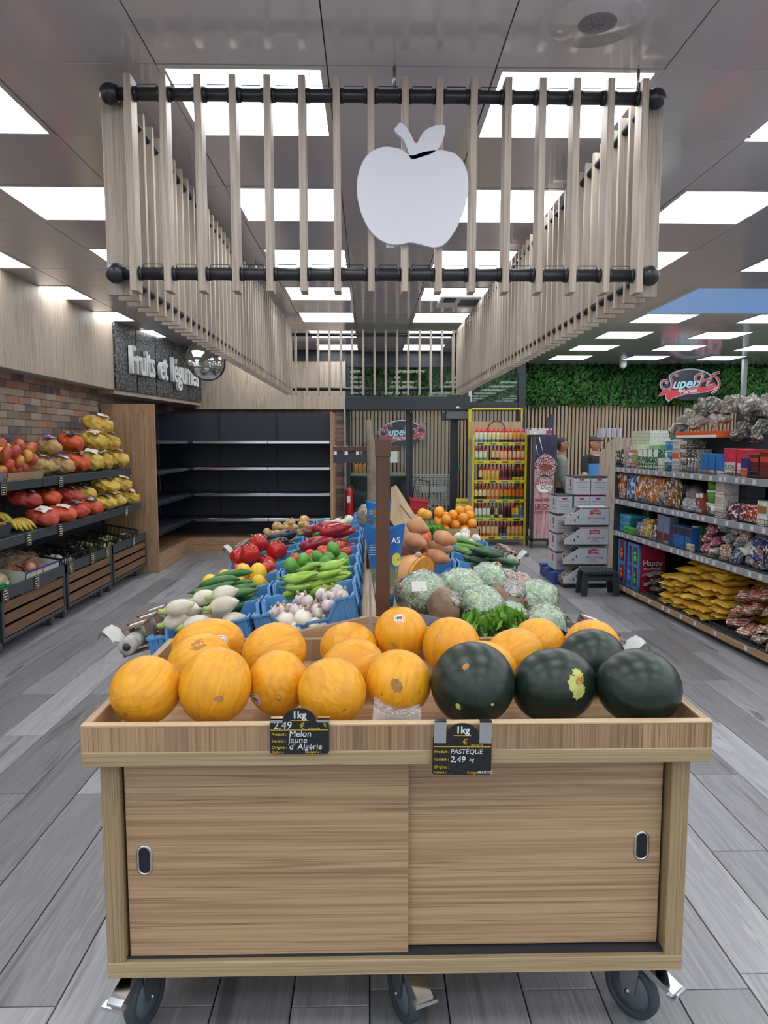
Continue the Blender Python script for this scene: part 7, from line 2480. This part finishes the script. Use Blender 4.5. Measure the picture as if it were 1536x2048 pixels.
# ---- tall poster stand
st = thing('poster_stand', 'tall dark stand with a cake poster and round white badge beside the sauce rack', 'poster stand', (0, 0, 0))
SX0, SX1, SY = 2.31, 2.59, 10.0
m_dkf = M('stand frame', '#33373f', .45)
for x in (SX0 - .04, SX1 - .005):
    MB().bbox(x, x + .035, SY, SY + .05, 0, 1.60, .003).build('post', m_dkf, st)
    MB().bbox(x, x + .035, SY + .3, SY + .34, 0, 1.60, .003).build('post', m_dkf, st)
MB().bbox(SX0 - .04, SX1 + .04, SY, SY + .34, .10, .14, .004).build('base', m_dkf, st)
MB().bbox(SX0 - .04, SX1 + .04, SY + .006, SY + .34, 1.57, 1.60, .004).build('top', m_dkf, st)
m_pnight = M('poster night blue', '#262840', .4, col2='#3a3c58', ns=6)
m_ppink = wood('poster pink planks', [(.25, '#a9656c'), (.45, '#c99a9c'), (.6, '#dcbcbb'), (.8, '#b87a80')], 'z', 32, 1.2, rough=.4, var=0, bmp=0, lines=14)
MB().box(SX0, SX1, SY + .002, SY + .012, 1.12, 1.60).build('poster_top', m_pnight, st)
MB().box(SX0, SX1, SY + .002, SY + .012, .14, 1.12).build('poster_bottom', m_ppink, st)
m_cake = pack_mat('poster cake', rough=.4, second=(.72, .62, .62, 1), third=(.16, .02, .03, 1), scale=55, thr=.5)
ck = [(.155 + .15 * math.cos(a) * (1 + .06 * math.sin(7 * a)), 1.16 + .17 * math.sin(a) * (1 + .05 * math.sin(5 * a))) for a in [2 * math.pi * k / 40 for k in range(40)]]
MB().prism([(SX0 + x, z) for x, z in ck], SY - .001, SY + .002, 'y').build('cake_picture', m_cake, st, color='#7d3438')
ck2 = [(.16 + .085 * math.cos(a), 1.145 + .05 * math.sin(a)) for a in [2 * math.pi * k / 24 for k in range(24)]]
MB().prism([(SX0 + x, z) for x, z in ck2], SY - .002, SY - .001, 'y').build('cake_cut', M('cake crumb', '#9a4f38', .6, col2='#70301f', ns=40), st)
for p, q in (((.055, 1.57), (.115, 1.345)), ((.01, 1.46), (.04, 1.33))):
    d = Vector((q[0] - p[0], q[1] - p[1])).normalized()
    n_ = Vector((-d.y, d.x)) * .008
    MB().prism([(SX0 + p[0] - n_.x, p[1] - n_.y), (SX0 + q[0], q[1]), (SX0 + p[0] + n_.x, p[1] + n_.y)][::-1], SY - .001, SY + .002, 'y').build('knife_picture', m_white, st)
bc = (SX0 + .14, .905)
for r_, mt, y in ((.132, m_dkf, .0012), (.128, M('badge white', '#e3ddd8', .5), 0), (.118, m_red, -.0006), (.115, M('badge white two', '#e3ddd8', .5), -.0012)):
    MB().lathe([(0, 0), (r_, 0), (r_, .002)], 40, mat=T(bc[0], SY - .001 + y, bc[1], math.pi / 2)).build('badge', mt, st)
text('Sweet', .098, m_red, st, loc=(bc[0], SY - .004, bc[1] + .03), rot=FRONT, shear=.35, depth=.0006, off=.001)
text('Day', .085, M('badge ink', '#3a3438', .5), st, loc=(bc[0] + .01, SY - .004, bc[1] - .04), rot=FRONT, shear=.35, depth=.0006)
text('THE', .03, M('badge ink two', '#3a4a6a', .5), st, loc=(bc[0] - .005, SY - .004, bc[1] + .08), rot=FRONT, depth=.0006)
m_ink = M('poster crimson ink', '#8f1f38', .5)
text('MAINTENANT', .053, m_ink, st, loc=(SX0 + .012, SY - .001, .685), rot=FRONT, align='LEFT', depth=.0006, off=.0016, sx=.92)
text('LE CHEF', .088, m_ink, st, loc=(SX0 + .012, SY - .001, .595), rot=FRONT, align='LEFT', depth=.0006, off=.003, sx=.92)
text("C'EST VOUS", .056, m_ink, st, loc=(SX0 + .012, SY - .001, .51), rot=FRONT, align='LEFT', depth=.0006, off=.001, sx=.92)
MB().box(SX0 + .012, SX1 - .02, SY - .001, SY + .002, .548, .553).build('rule', m_ink, st)
t = thing('small_carton', 'white and pink flat carton lying on top of the poster stand', 'carton', (2.40, SY + .08, 1.602))
MB().bbox(-.16, .16, 0, .2, 0, .085, .004).build('box', m_pk, t, color='#d3d0d2')
MB().box(.08, .161, -.001, .2, .01, .06).build('pink_print', M('magenta print', '#c0266a', .5), t)
t = thing('dark_board', 'dark torn cardboard flap standing up behind the poster stand', 'cardboard', (2.56, SY + .22, 1.60))
MB().prism([(-.06, 0), (.05, 0), (.07, .3), (.02, .29), (-.04, .24)], -.006, .006, 'y').build('flap', m_dkf, t)

# ================================================================== entrance: shop signs, trolley, basket, extinguisher, warning board
m_signk = M('sign dark plate', '#1c2230', .35)
m_cyan = M('sign cyan', '#8fd3e6', .4, emit=.25)
m_sred = M('sign red', '#c8383f', .4, emit=.12)
m_swh = M('sign pale edge', '#c5d3e0', .4, emit=.1)
def shop_sign(c, w, label):
    t = thing('shop_sign', label, 'sign', tuple(c))
    s = w / 1.15
    el = lambda a, b_, n=48: [(a * math.cos(q), b_ * math.sin(q)) for q in [2 * math.pi * k / n for k in range(n)]]
    MB().prism(el(.46 * s, .275 * s), -.02, .03, 'y').build('plate', m_signk, t)
    arc = []
    for k in range(21):
        q = math.radians(35 + k * 5.5)
        arc.append((.46 * s * math.cos(q), -.028, .275 * s * math.sin(q)))
    MB().tube(arc, .014 * s, 8).build('pale_arc', m_swh, t)
    rb = [(-.56, -.20), (-.47, -.10), (-.1, -.075), (.30, -.03), (.43, .04), (.47, .0), (.44, -.07), (.30, -.12), (-.1, -.165), (-.28, -.22), (-.36, -.28), (-.41, -.24), (-.42, -.16), (-.50, -.18)]
    def rib(q, y0, y1, mt, nm):
        pts = [(x * s, z * s) for x, z in q]
        ar = sum(pts[i][0] * pts[(i + 1) % len(pts)][1] - pts[(i + 1) % len(pts)][0] * pts[i][1] for i in range(len(pts)))
        MB().prism(pts if ar > 0 else pts[::-1], y0, y1, 'y').build(nm, mt, t)
    rib([(x * 1.02, z * 1.04 - .004) for x, z in rb], -.032, -.02, m_swh, 'ribbon_edge')
    rib(rb, -.038, -.026, m_sred, 'ribbon')
    # swash strokes: S at the left, H at the right
    def stroke(pts, r, mt, nm, y):
        q = [Vector(p) for p in pts]
        out = []
        for i in range(len(q) - 1):
            p0, p1, p2, p3 = q[max(i - 1, 0)], q[i], q[i + 1], q[min(i + 2, len(q) - 1)]
            for j in range(6):
                u = j / 6
                v_ = .5 * ((2 * p1) + (p2 - p0) * u + (2 * p0 - 5 * p1 + 4 * p2 - p3) * u * u + (3 * p1 - p0 - 3 * p2 + p3) * u ** 3)
                out.append((v_.x * s, y, v_.y * s))
        out.append((q[-1].x * s, y, q[-1].y * s))
        MB().tube(out, r * s, 7).build(nm, mt, t)
    S_ = [(-.24, .13), (-.25, .185), (-.30, .19), (-.36, .14), (-.33, .04), (-.33, -.04), (-.40, -.09), (-.48, -.07), (-.52, .0), (-.49, .07), (-.42, .06), (-.42, .01)]
    H1 = [(.12, .05), (.08, .10), (.12, .17), (.22, .19), (.20, .08), (.15, -.02), (.08, -.05), (.03, -.02)]
    H2 = [(.52, .22), (.42, .19), (.36, .10), (.31, .0), (.33, -.03), (.40, .0)]
    H3 = [(.19, .065), (.26, .075), (.36, .10)]
    H4 = [(.36, .17), (.46, .14), (.52, .04), (.50, -.06), (.40, -.16)]
    for q, nm in ((S_, 'letter_S'), (H1, 'letter_H'), (H2, 'letter_H'), (H3, 'letter_H'), (H4, 'swash')):
        stroke(q, .026, m_swh, nm, -.036)
        stroke(q, .016, m_sred, nm, -.050)
    text('uper', .25 * s, m_swh, t, loc=(-.105 * s, -.042, .018 * s), rot=(math.pi / 2, -.06, 0), shear=.38, depth=.006, off=.006 * s, sx=.95)
    text('uper', .25 * s, m_cyan, t, loc=(-.105 * s, -.052, .018 * s), rot=(math.pi / 2, -.06, 0), shear=.38, depth=.004, sx=.95)
    text('Market', .105 * s, m_white, t, loc=(-.03 * s, -.042, -.112 * s), rot=(math.pi / 2, -.10, 0), shear=.25, depth=.003, off=.002)
    return t
shop_sign(PY(1378, 770, FY - .28), 1.12, 'oval dark shop sign with red ribbon and white-blue script on the green wall')
shop_sign(PY(804, 866, FY - .08), .90, 'oval dark shop sign with red ribbon on the battens behind the glass door')

m_wire = M('trolley wire', '#c3c7c8', .35)
tr = thing('shopping_trolley', 'wire shopping trolley with blue handle parked behind the glass door', 'shopping trolley', (1.0, 11.55, 0), (0, 0, .05))
tb = [(-.34, -.22), (.34, -.26), (.34, .26), (-.34, .22)]      # plan of the basket
def lp(z, k, x0=0.0):
    return [Vector((x * k + x0, y * k, z)) for x, y in tb]
top_, bot_ = lp(.96, 1), lp(.50, .80, .06)
wires = MB()
for a, b_ in zip(range(4), (1, 2, 3, 0)):
    for k in range(13):
        u = k / 12
        wires.tube([bot_[a].lerp(bot_[b_], u), top_[a].lerp(top_[b_], u)], .004, 4, cap=False)
    for k in range(9):
        u = k / 8
        wires.tube([bot_[a].lerp(top_[a], u), bot_[b_].lerp(top_[b_], u)], .004, 4, cap=False)
for k in range(10):
    u = k / 9
    wires.tube([bot_[0].lerp(bot_[1], u), bot_[3].lerp(bot_[2], u)], .004, 4, cap=False)
tag(wires.build('wire_basket', m_wire, tr), kind='stuff')
MB().tube(top_ + [top_[0]], .008, 6).build('rim', m_wire, tr)
for sy in (-1, 1):
    MB().tube([(-.36, sy * .21, .98), (-.28, sy * .22, .6), (.0, sy * .22, .44), (.38, sy * .24, .20), (.40, sy * .24, .1)], .012, 7).build('side_frame', m_wire, tr)
    MB().tube([(-.3, sy * .2, .1), (-.28, sy * .2, .18), (.38, sy * .23, .2)], .011, 7).build('lower_frame', m_wire, tr)
    for x in (-.3, .4):
        w_ = MB().lathe([(0, -.014), (.055, -.014), (.06, 0), (.055, .014), (0, .014)], 16, mat=T(x, sy * .215, .06, math.pi / 2)).build('wheel', m_tyre, tr)
MB().tube([(-.36, -.23, .99), (-.36, .23, .99)], .017, 10).build('handle', M('blue handle', '#2f4f9a', .4), tr)
MB().bbox(-.2, .2, -.25, -.235, .70, .80, .004).build('advert_plate', m_wire, tr)

rb = thing('roller_basket', 'red plastic roller basket with a black pull handle at the door', 'shopping basket', (.645, 10.62, 0), (0, .12, 0))
c = MB()
n_ = 4
for z0, z1, k0, k1 in ((.05, .64, .72, 1.0),):
    q0 = [(x * k0, y * k0, z0) for x, y in ((-.13, -.2), (.13, -.2), (.13, .2), (-.13, .2))]
    q1 = [(x * k1, y * k1, z1) for x, y in ((-.13, -.2), (.13, -.2), (.13, .2), (-.13, .2))]
    c.add(q0 + q1 + [(x * .95, y * .95, z) for x, y, z in q0] + [(x * .95, y * .95, z) for x, y, z in q1], [(0, 3, 2, 1)] + [(i, (i + 1) % 4, 4 + (i + 1) % 4, 4 + i) for i in range(4)] + [(8 + (i + 1) % 4, 8 + i, 12 + i, 12 + (i + 1) % 4) for i in range(4)] + [(4 + i, 4 + (i + 1) % 4, 12 + (i + 1) % 4, 12 + i) for i in range(4)])
m_rbk = M('red basket plastic', '#b3202a', .4)
c.build('tub', m_rbk, rb)
for k in range(5):
    MB().box(-.11, .11, -.206, -.19, .16 + k * .09, .175 + k * .09).build('rib', m_rbk, rb)
MB().bbox(-.14, .14, -.21, .21, .63, .66, .006).build('rim', m_rbk, rb)
MB().tube([(-.11, -.12, .5), (-.10, -.1, .80), (-.08, -.08, .96), (.12, -.08, .93), (.14, -.1, .78), (.11, -.12, .5)], .009, 7).build('pull_handle', m_black, rb)
for x in (-.07, .07):
    MB().lathe([(0, -.012), (.025, -.012), (.025, .012), (0, .012)], 12, mat=T(x, -.1, .025, math.pi / 2)).build('wheel', m_black, rb)

fe = thing('fire_extinguisher', 'red fire extinguisher hanging at the left of the glass door', 'fire extinguisher', (-.315, 10.70, .36))
MB().lathe([(0, .03), (.045, .03), (.058, .045), (.06, .06), (.06, .40), (.045, .44), (.018, .455), (.018, .475), (0, .475)], 20).build('cylinder', M('extinguisher red', '#a81f26', .3), fe)
MB().bbox(-.014, .05, -.01, .01, .475, .50, .003).build('valve', m_black, fe)
MB().tube([(.02, 0, .49), (.075, 0, .42), (.078, 0, .15)], .009, 7).build('hose', m_black, fe)
MB().box(-.03, .02, -.0615, -.058, .24, .34).build('label', m_white, fe)
MB().box(-.03, .03, .058, .105, .2, .3).build('wall_bracket', m_black, fe)

ws_ = thing('floor_warning_sign', 'yellow folding wet-floor warning board behind the oranges', 'warning sign', (1.415, 10.62, 0))
m_wy = M('warning yellow', '#d6c31c', .45)
for s in (-1, 1):
    MB().add([Vector(p) for p in ((-.15, s * .15, 0), (.15, s * .15, 0), (.13, s * .012, .66), (-.13, s * .012, .66), (-.15, s * .15 + s * .01, 0), (.15, s * .15 + s * .01, 0), (.13, s * .012 + s * .01, .66), (-.13, s * .012 + s * .01, .66))], [(0, 1, 2, 3), (7, 6, 5, 4), (0, 4, 5, 1), (1, 5, 6, 2), (2, 6, 7, 3), (3, 7, 4, 0)]).build('panel', m_wy, ws_)
tl = math.atan2(.138, .66)
on = lambda z: -(.15 + .0125) + .138 * z / .66
text('ATTENTION', .05, m_black, ws_, loc=(0, on(.60), .60), rot=(math.pi / 2 - tl, 0, 0), depth=.0006, off=.001)
text('GLISSANT', .05, m_black, ws_, loc=(0, on(.30), .30), rot=(math.pi / 2 - tl, 0, 0), depth=.0006, off=.001)
tri = MB()
for a, b_ in (((-.08, .38), (.08, .38)), ((.08, .38), (0, .53)), ((0, .53), (-.08, .38))):
    tri.tube([(a[0], on(a[1]), a[1]), (b_[0], on(b_[1]), b_[1])], .008, 6)
tri.tube([(.0, on(.44), .44), (.01, on(.40), .40)], .008, 6)
tri.build('warning_triangle', m_black, ws_)

cn = thing('entrance_counter', 'low dark counter with pale top edge behind the glass door', 'counter', (.1, 12.0, 0))
MB().box(-.5, .5, 0, .4, 0, .93).build('body', M('dark green counter', '#22302c', .3), cn)
MB().bbox(-.52, .52, -.02, .42, .93, .97, .004).build('top', M('pale counter edge', '#9aa3a3', .4), cn)
for k in range(6):
    o = put('orange_pot', BOT, mw=T(-.25 + k * .075, 12.1, .972) , color='#d29a3a')
    tag(o, f'small amber jar on the entrance counter, {ordinal(k)} from left', 'jar', 'jars on the entrance counter')
nt_ = thing('notice', 'white notice sheet with green print stuck on the glass door', 'notice', tuple(PY(785, 912, GY + .02)))
MB().box(-.075, .075, 0, .004, -.10, .07).build('sheet', M('notice paper', '#c2d2cc', .6), nt_)
for k in range(2):
    MB().lathe([(0, 0), (.03, 0), (.03, .003)], 16, mat=T(-.04 + .075 * k, -.001, .11, math.pi / 2)).build('green_sticker', M('green sticker', '#3aa03a', .5), nt_)

# dark shelf with pink boxes at the far right
fs = thing('far_shelf', 'black shelf unit with pink boxes at the far right before the green wall', 'shelving', (6.25, 11.0, 0))
MB().box(-.42, .5, .3, .33, 0, 2.2).build('back_panel', m_black, fs)
for z in (.2, .8, 1.3, 1.72, 1.9, 2.17):
    MB().box(-.42, .5, 0, .3, z, z + .04).build('shelf', m_black, fs)
for x in (-.44, .5):
    MB().box(x, x + .02, 0, .33, 0, 2.2).build('side', m_black, fs)
for k in range(6):
    o = put('pink_box', UB, mw=T(5.9 + k * .14, 11.02, 1.942) @ Matrix.Diagonal((.12, .12, .14 + .03 * (k % 2), 1)), color=['#9a4a6a', '#7a3a4a', '#b06a7a'][k % 3])
    tag(o, f'pink box on the far dark shelf unit, {ordinal(k)} from left', 'box', 'pink boxes on the far shelf')

# ================================================================== two people by the green wall
def skin(name, verts, edges, mat, parent, sub=2, root=0):
    me = bpy.data.meshes.new(name)
    me.from_pydata([v[:3] for v in verts], edges, [])
    me.materials.append(mat)
    o = put(name, me, parent)
    md = o.modifiers.new('skin', 'SKIN')
    md.use_smooth_shade = True
    for v, d in zip(verts, me.skin_vertices[0].data):
        r = v[3]
        d.radius = r if isinstance(r, tuple) else (r, r)
    me.skin_vertices[0].data[root].use_root = True
    ss = o.modifiers.new('sub', 'SUBSURF')
    ss.levels = ss.render_levels = sub
    return o
m_skin = M('skin', '#a9745a', .5)
m_skin2 = M('skin light', '#c08f74', .5)
m_hair = M('black hair', '#1c1a1b', .6)
def person(label, loc, rz, skinm, coat, legm, sleeve, k, cap=False, reach=0, band=None, glasses=False):
    """standing figure facing +y of its own frame; k scales a 1.72 m body"""
    t = thing('person', label, 'person', loc, (0, 0, rz))
    t.scale = (k, k, k)
    Lh, Rh = (-.27, .08, .80), (.27, .08, .80)
    le, re_ = (-.255, -.03, 1.08), (.255, -.03, 1.08)
    if reach:
        Rh, re_ = (.16, .40, .94), (.27, .12, 1.07)
        Lh, le = (-.12, .40, .92), (-.26, .12, 1.08)
    V = [(0, 0, .93, (.15, .11)), (0, .01, 1.10, (.14, .10)), (0, .0, 1.30, (.165, .11)), (0, -.01, 1.42, (.10, .08)), (0, .0, 1.48, .052), (0, .015, 1.55, .052),
         (-.18, -.01, 1.40, .06), le + (.042,), Lh + (.028,), (.18, -.01, 1.40, .06), re_ + (.042,), Rh + (.028,),
         (-.09, 0, .86, .09), (-.10, .01, .48, .058), (-.10, -.02, .09, .042), (-.10, .10, .04, .035),
         (.09, 0, .86, .09), (.10, .01, .48, .058), (.10, -.02, .09, .042), (.10, .10, .04, .035)]
    E = [(0, 1), (1, 2), (2, 3), (3, 4), (4, 5), (3, 6), (6, 7), (7, 8), (3, 9), (9, 10), (10, 11), (0, 12), (12, 13), (13, 14), (14, 15), (0, 16), (16, 17), (17, 18), (18, 19)]
    skin('body', V, E, skinm, t)
    g = 1.14
    w = lambda i, q=g: V[i][:3] + ((tuple(c * q for c in V[i][3]) if isinstance(V[i][3], tuple) else V[i][3] * q),)
    cv = [w(0), w(1), w(2), w(3, 1.12), w(6, 1.25), w(9, 1.25)]
    ce_ = [(0, 1), (1, 2), (2, 3), (3, 4), (3, 5)]
    for i0, i1, src in ((4, 7, 6), (5, 10, 9)):
        a, b_ = Vector(V[src][:3]), Vector(V[i1][:3])
        if sleeve == 'short':
            p = a.lerp(b_, .72)
            cv.append((p.x, p.y, p.z, .062))
            ce_.append((i0, len(cv) - 1))
        else:
            cv.append(w(i1, 1.45))
            ce_.append((i0, len(cv) - 1))
            h = Vector(V[i1][:3]).lerp(Vector(V[i1 + 1][:3]), .92)
            cv.append((h.x, h.y, h.z, .042))
            ce_.append((len(cv) - 2, len(cv) - 1))
    skin('top_clothing', cv, ce_, coat, t)
    lv_ = [w(0, 1.08), w(12, 1.18), w(13, 1.35), (-.10, -.02, .12, .065), w(16, 1.18), w(17, 1.35), (.10, -.02, .12, .065)]
    skin('trousers', lv_, [(0, 1), (1, 2), (2, 3), (0, 4), (4, 5), (5, 6)], legm, t)
    for x in (-.10, .10):
        MB().ball((x, .05, .045), (.05, .135, .05), 14, 8).build('shoe', m_black, t)
    if band:
        bm2 = MB()
        vs = []
        for j in range(3):
            for i in range(13):
                a = math.pi * (i / 12) 
                vs.append(((.20 * math.cos(a)), .142 * math.sin(a) + .004, 1.16 + .09 * j))
        bm2.add(vs, [(j * 13 + i, (j + 1) * 13 + i, (j + 1) * 13 + i + 1, j * 13 + i + 1) for j in range(2) for i in range(12)], 0, True)
        bm2.build('chest_band', band, t)
    # head with face
    hd = MB().ball((0, .02, 1.64), (.076, .098, .118), 22, 16, fn=lambda d: 1 - .10 * max(0, -d.z) * (1 - abs(d.y)) + .05 * max(0, -d.z) * max(0, d.y))
    hd.tube([(0, .108, 1.665), (0, .128, 1.635), (0, .116, 1.622)], [.009, .014, .012], 8)
    for s in (-1, 1):
        hd.ball((s * .078, .01, 1.64), (.012, .022, .032), 10, 8)
    ho = hd.build('head', skinm, t)
    for s in (-1, 1):
        MB().ball((s * .031, .102, 1.662), (.014, .009, .008), 10, 7).build('eye', m_white, ho)
        MB().ball((s * .031, .1095, 1.662), (.006, .004, .006), 8, 6).build('iris', m_hair, ho)
        MB().tube([(s * .015, .112, 1.684), (s * .03, .112, 1.688), (s * .048, .10, 1.682)], .0045, 5).build('eyebrow', m_hair, ho)
    MB().tube([(-.022, .106, 1.592), (0, .114, 1.59), (.022, .106, 1.592)], .006, 6).build('mouth', M('lips', '#85503f', .5), ho)
    h = MB().ball((0, .008, 1.655), (.086, .108, .122), 22, 16)
    keep = [i for i, f in enumerate(h.f) if (lambda c: c.z > 1.70 + (.0 if c.y < .06 else .02) or (c.y < -.015 and c.z > 1.575))(sum((h.v[q] for q in f), Vector()) / len(f))]
    h.f, h.m, h.sm = [h.f[i] for i in keep], [0] * len(keep), [True] * len(keep)
    h.build('hair', m_hair, ho)
    if cap:
        cb = MB().ball((0, .01, 1.69), (.092, .112, .088), 20, 12)
        keep = [i for i, f in enumerate(cb.f) if sum(cb.v[q].z for q in f) / len(f) > 1.685]
        cb.f, cb.m, cb.sm = [cb.f[i] for i in keep], [0] * len(keep), [True] * len(keep)
        cb.ball((0, .12, 1.692), (.075, .07, .01), 14, 6)
        cb.build('cap', m_black, ho)
    if glasses:
        gl = MB()
        for s in (-1, 1):
            gl.tube([(s * .032 + .022 * math.cos(a), .118, 1.66 + .017 * math.sin(a)) for a in [2 * math.pi * q / 12 for q in range(13)]], .0025, 5)
            gl.tube([(s * .054, .116, 1.665), (s * .08, .02, 1.665)], .0025, 5)
        gl.build('glasses', m_black, ho)
    # hands: palm and five fingers
    for hp_, s in ((Lh, -1), (Rh, 1)):
        p = Vector(hp_)
        e_ = Vector(le if s < 0 else re_)
        d = (p - e_).normalized()
        sd_ = d.cross(Vector((0, 1, 0) if not reach else (0, 0, 1))).normalized()
        hm = MB().ball(p + d * .045, (.03, .028, .045) if not reach else (.034, .045, .02), 10, 8)
        for q in range(4):
            b0 = p + d * .075 + sd_ * (.026 - .0175 * q)
            ln = [.062, .074, .07, .054][q]
            n_ = d.cross(sd_)
            hm.tube([b0, b0 + d * ln * .5, b0 + d * ln * .85 + n_ * ln * .25], [.009, .0085, .0065], 7)
        b0 = p + d * .03 + sd_ * .03
        hm.tube([b0, b0 + sd_ * .02 + d * .025, b0 + sd_ * .022 + d * .05], [.0105, .0095, .007], 7)
        hm.build('hand', skinm, t)
    return t
person('person in a grey jacket and glasses standing in profile by the poster stand', (2.84, 10.64, 0), -math.pi / 2, m_skin, M('grey jacket', '#7d837d', .8, col2='#878d86', ns=20), M('dark trousers', '#23252b', .8), 'long', .885, glasses=True)
person('person in black T-shirt with blue chest band and dark cap, behind the cartons', (3.12, 9.9, 0), math.pi + .35, m_skin2, M('black shirt', '#1e2024', .8), M('dark trousers two', '#24262c', .8), 'short', .9, cap=True, reach=1, band=M('blue band', '#4a86c4', .6))

# ================================================================== lettering to mesh, labels that need everything in place
bpy.context.view_layer.update()
dg = bpy.context.evaluated_depsgraph_get()
for o in [o for o in COL.objects if o.type == 'FONT']:
    me = bpy.data.meshes.new_from_object(o.evaluated_get(dg))
    n_ = o.name
    o.name = 'old'
    c = bpy.data.objects.new('lettering', me)
    COL.objects.link(c)
    c.parent = o.parent
    c.matrix_basis = o.matrix_basis.copy()
    bpy.data.objects.remove(o)
bpy.context.view_layer.update()
for fn in LATER:
    fn()
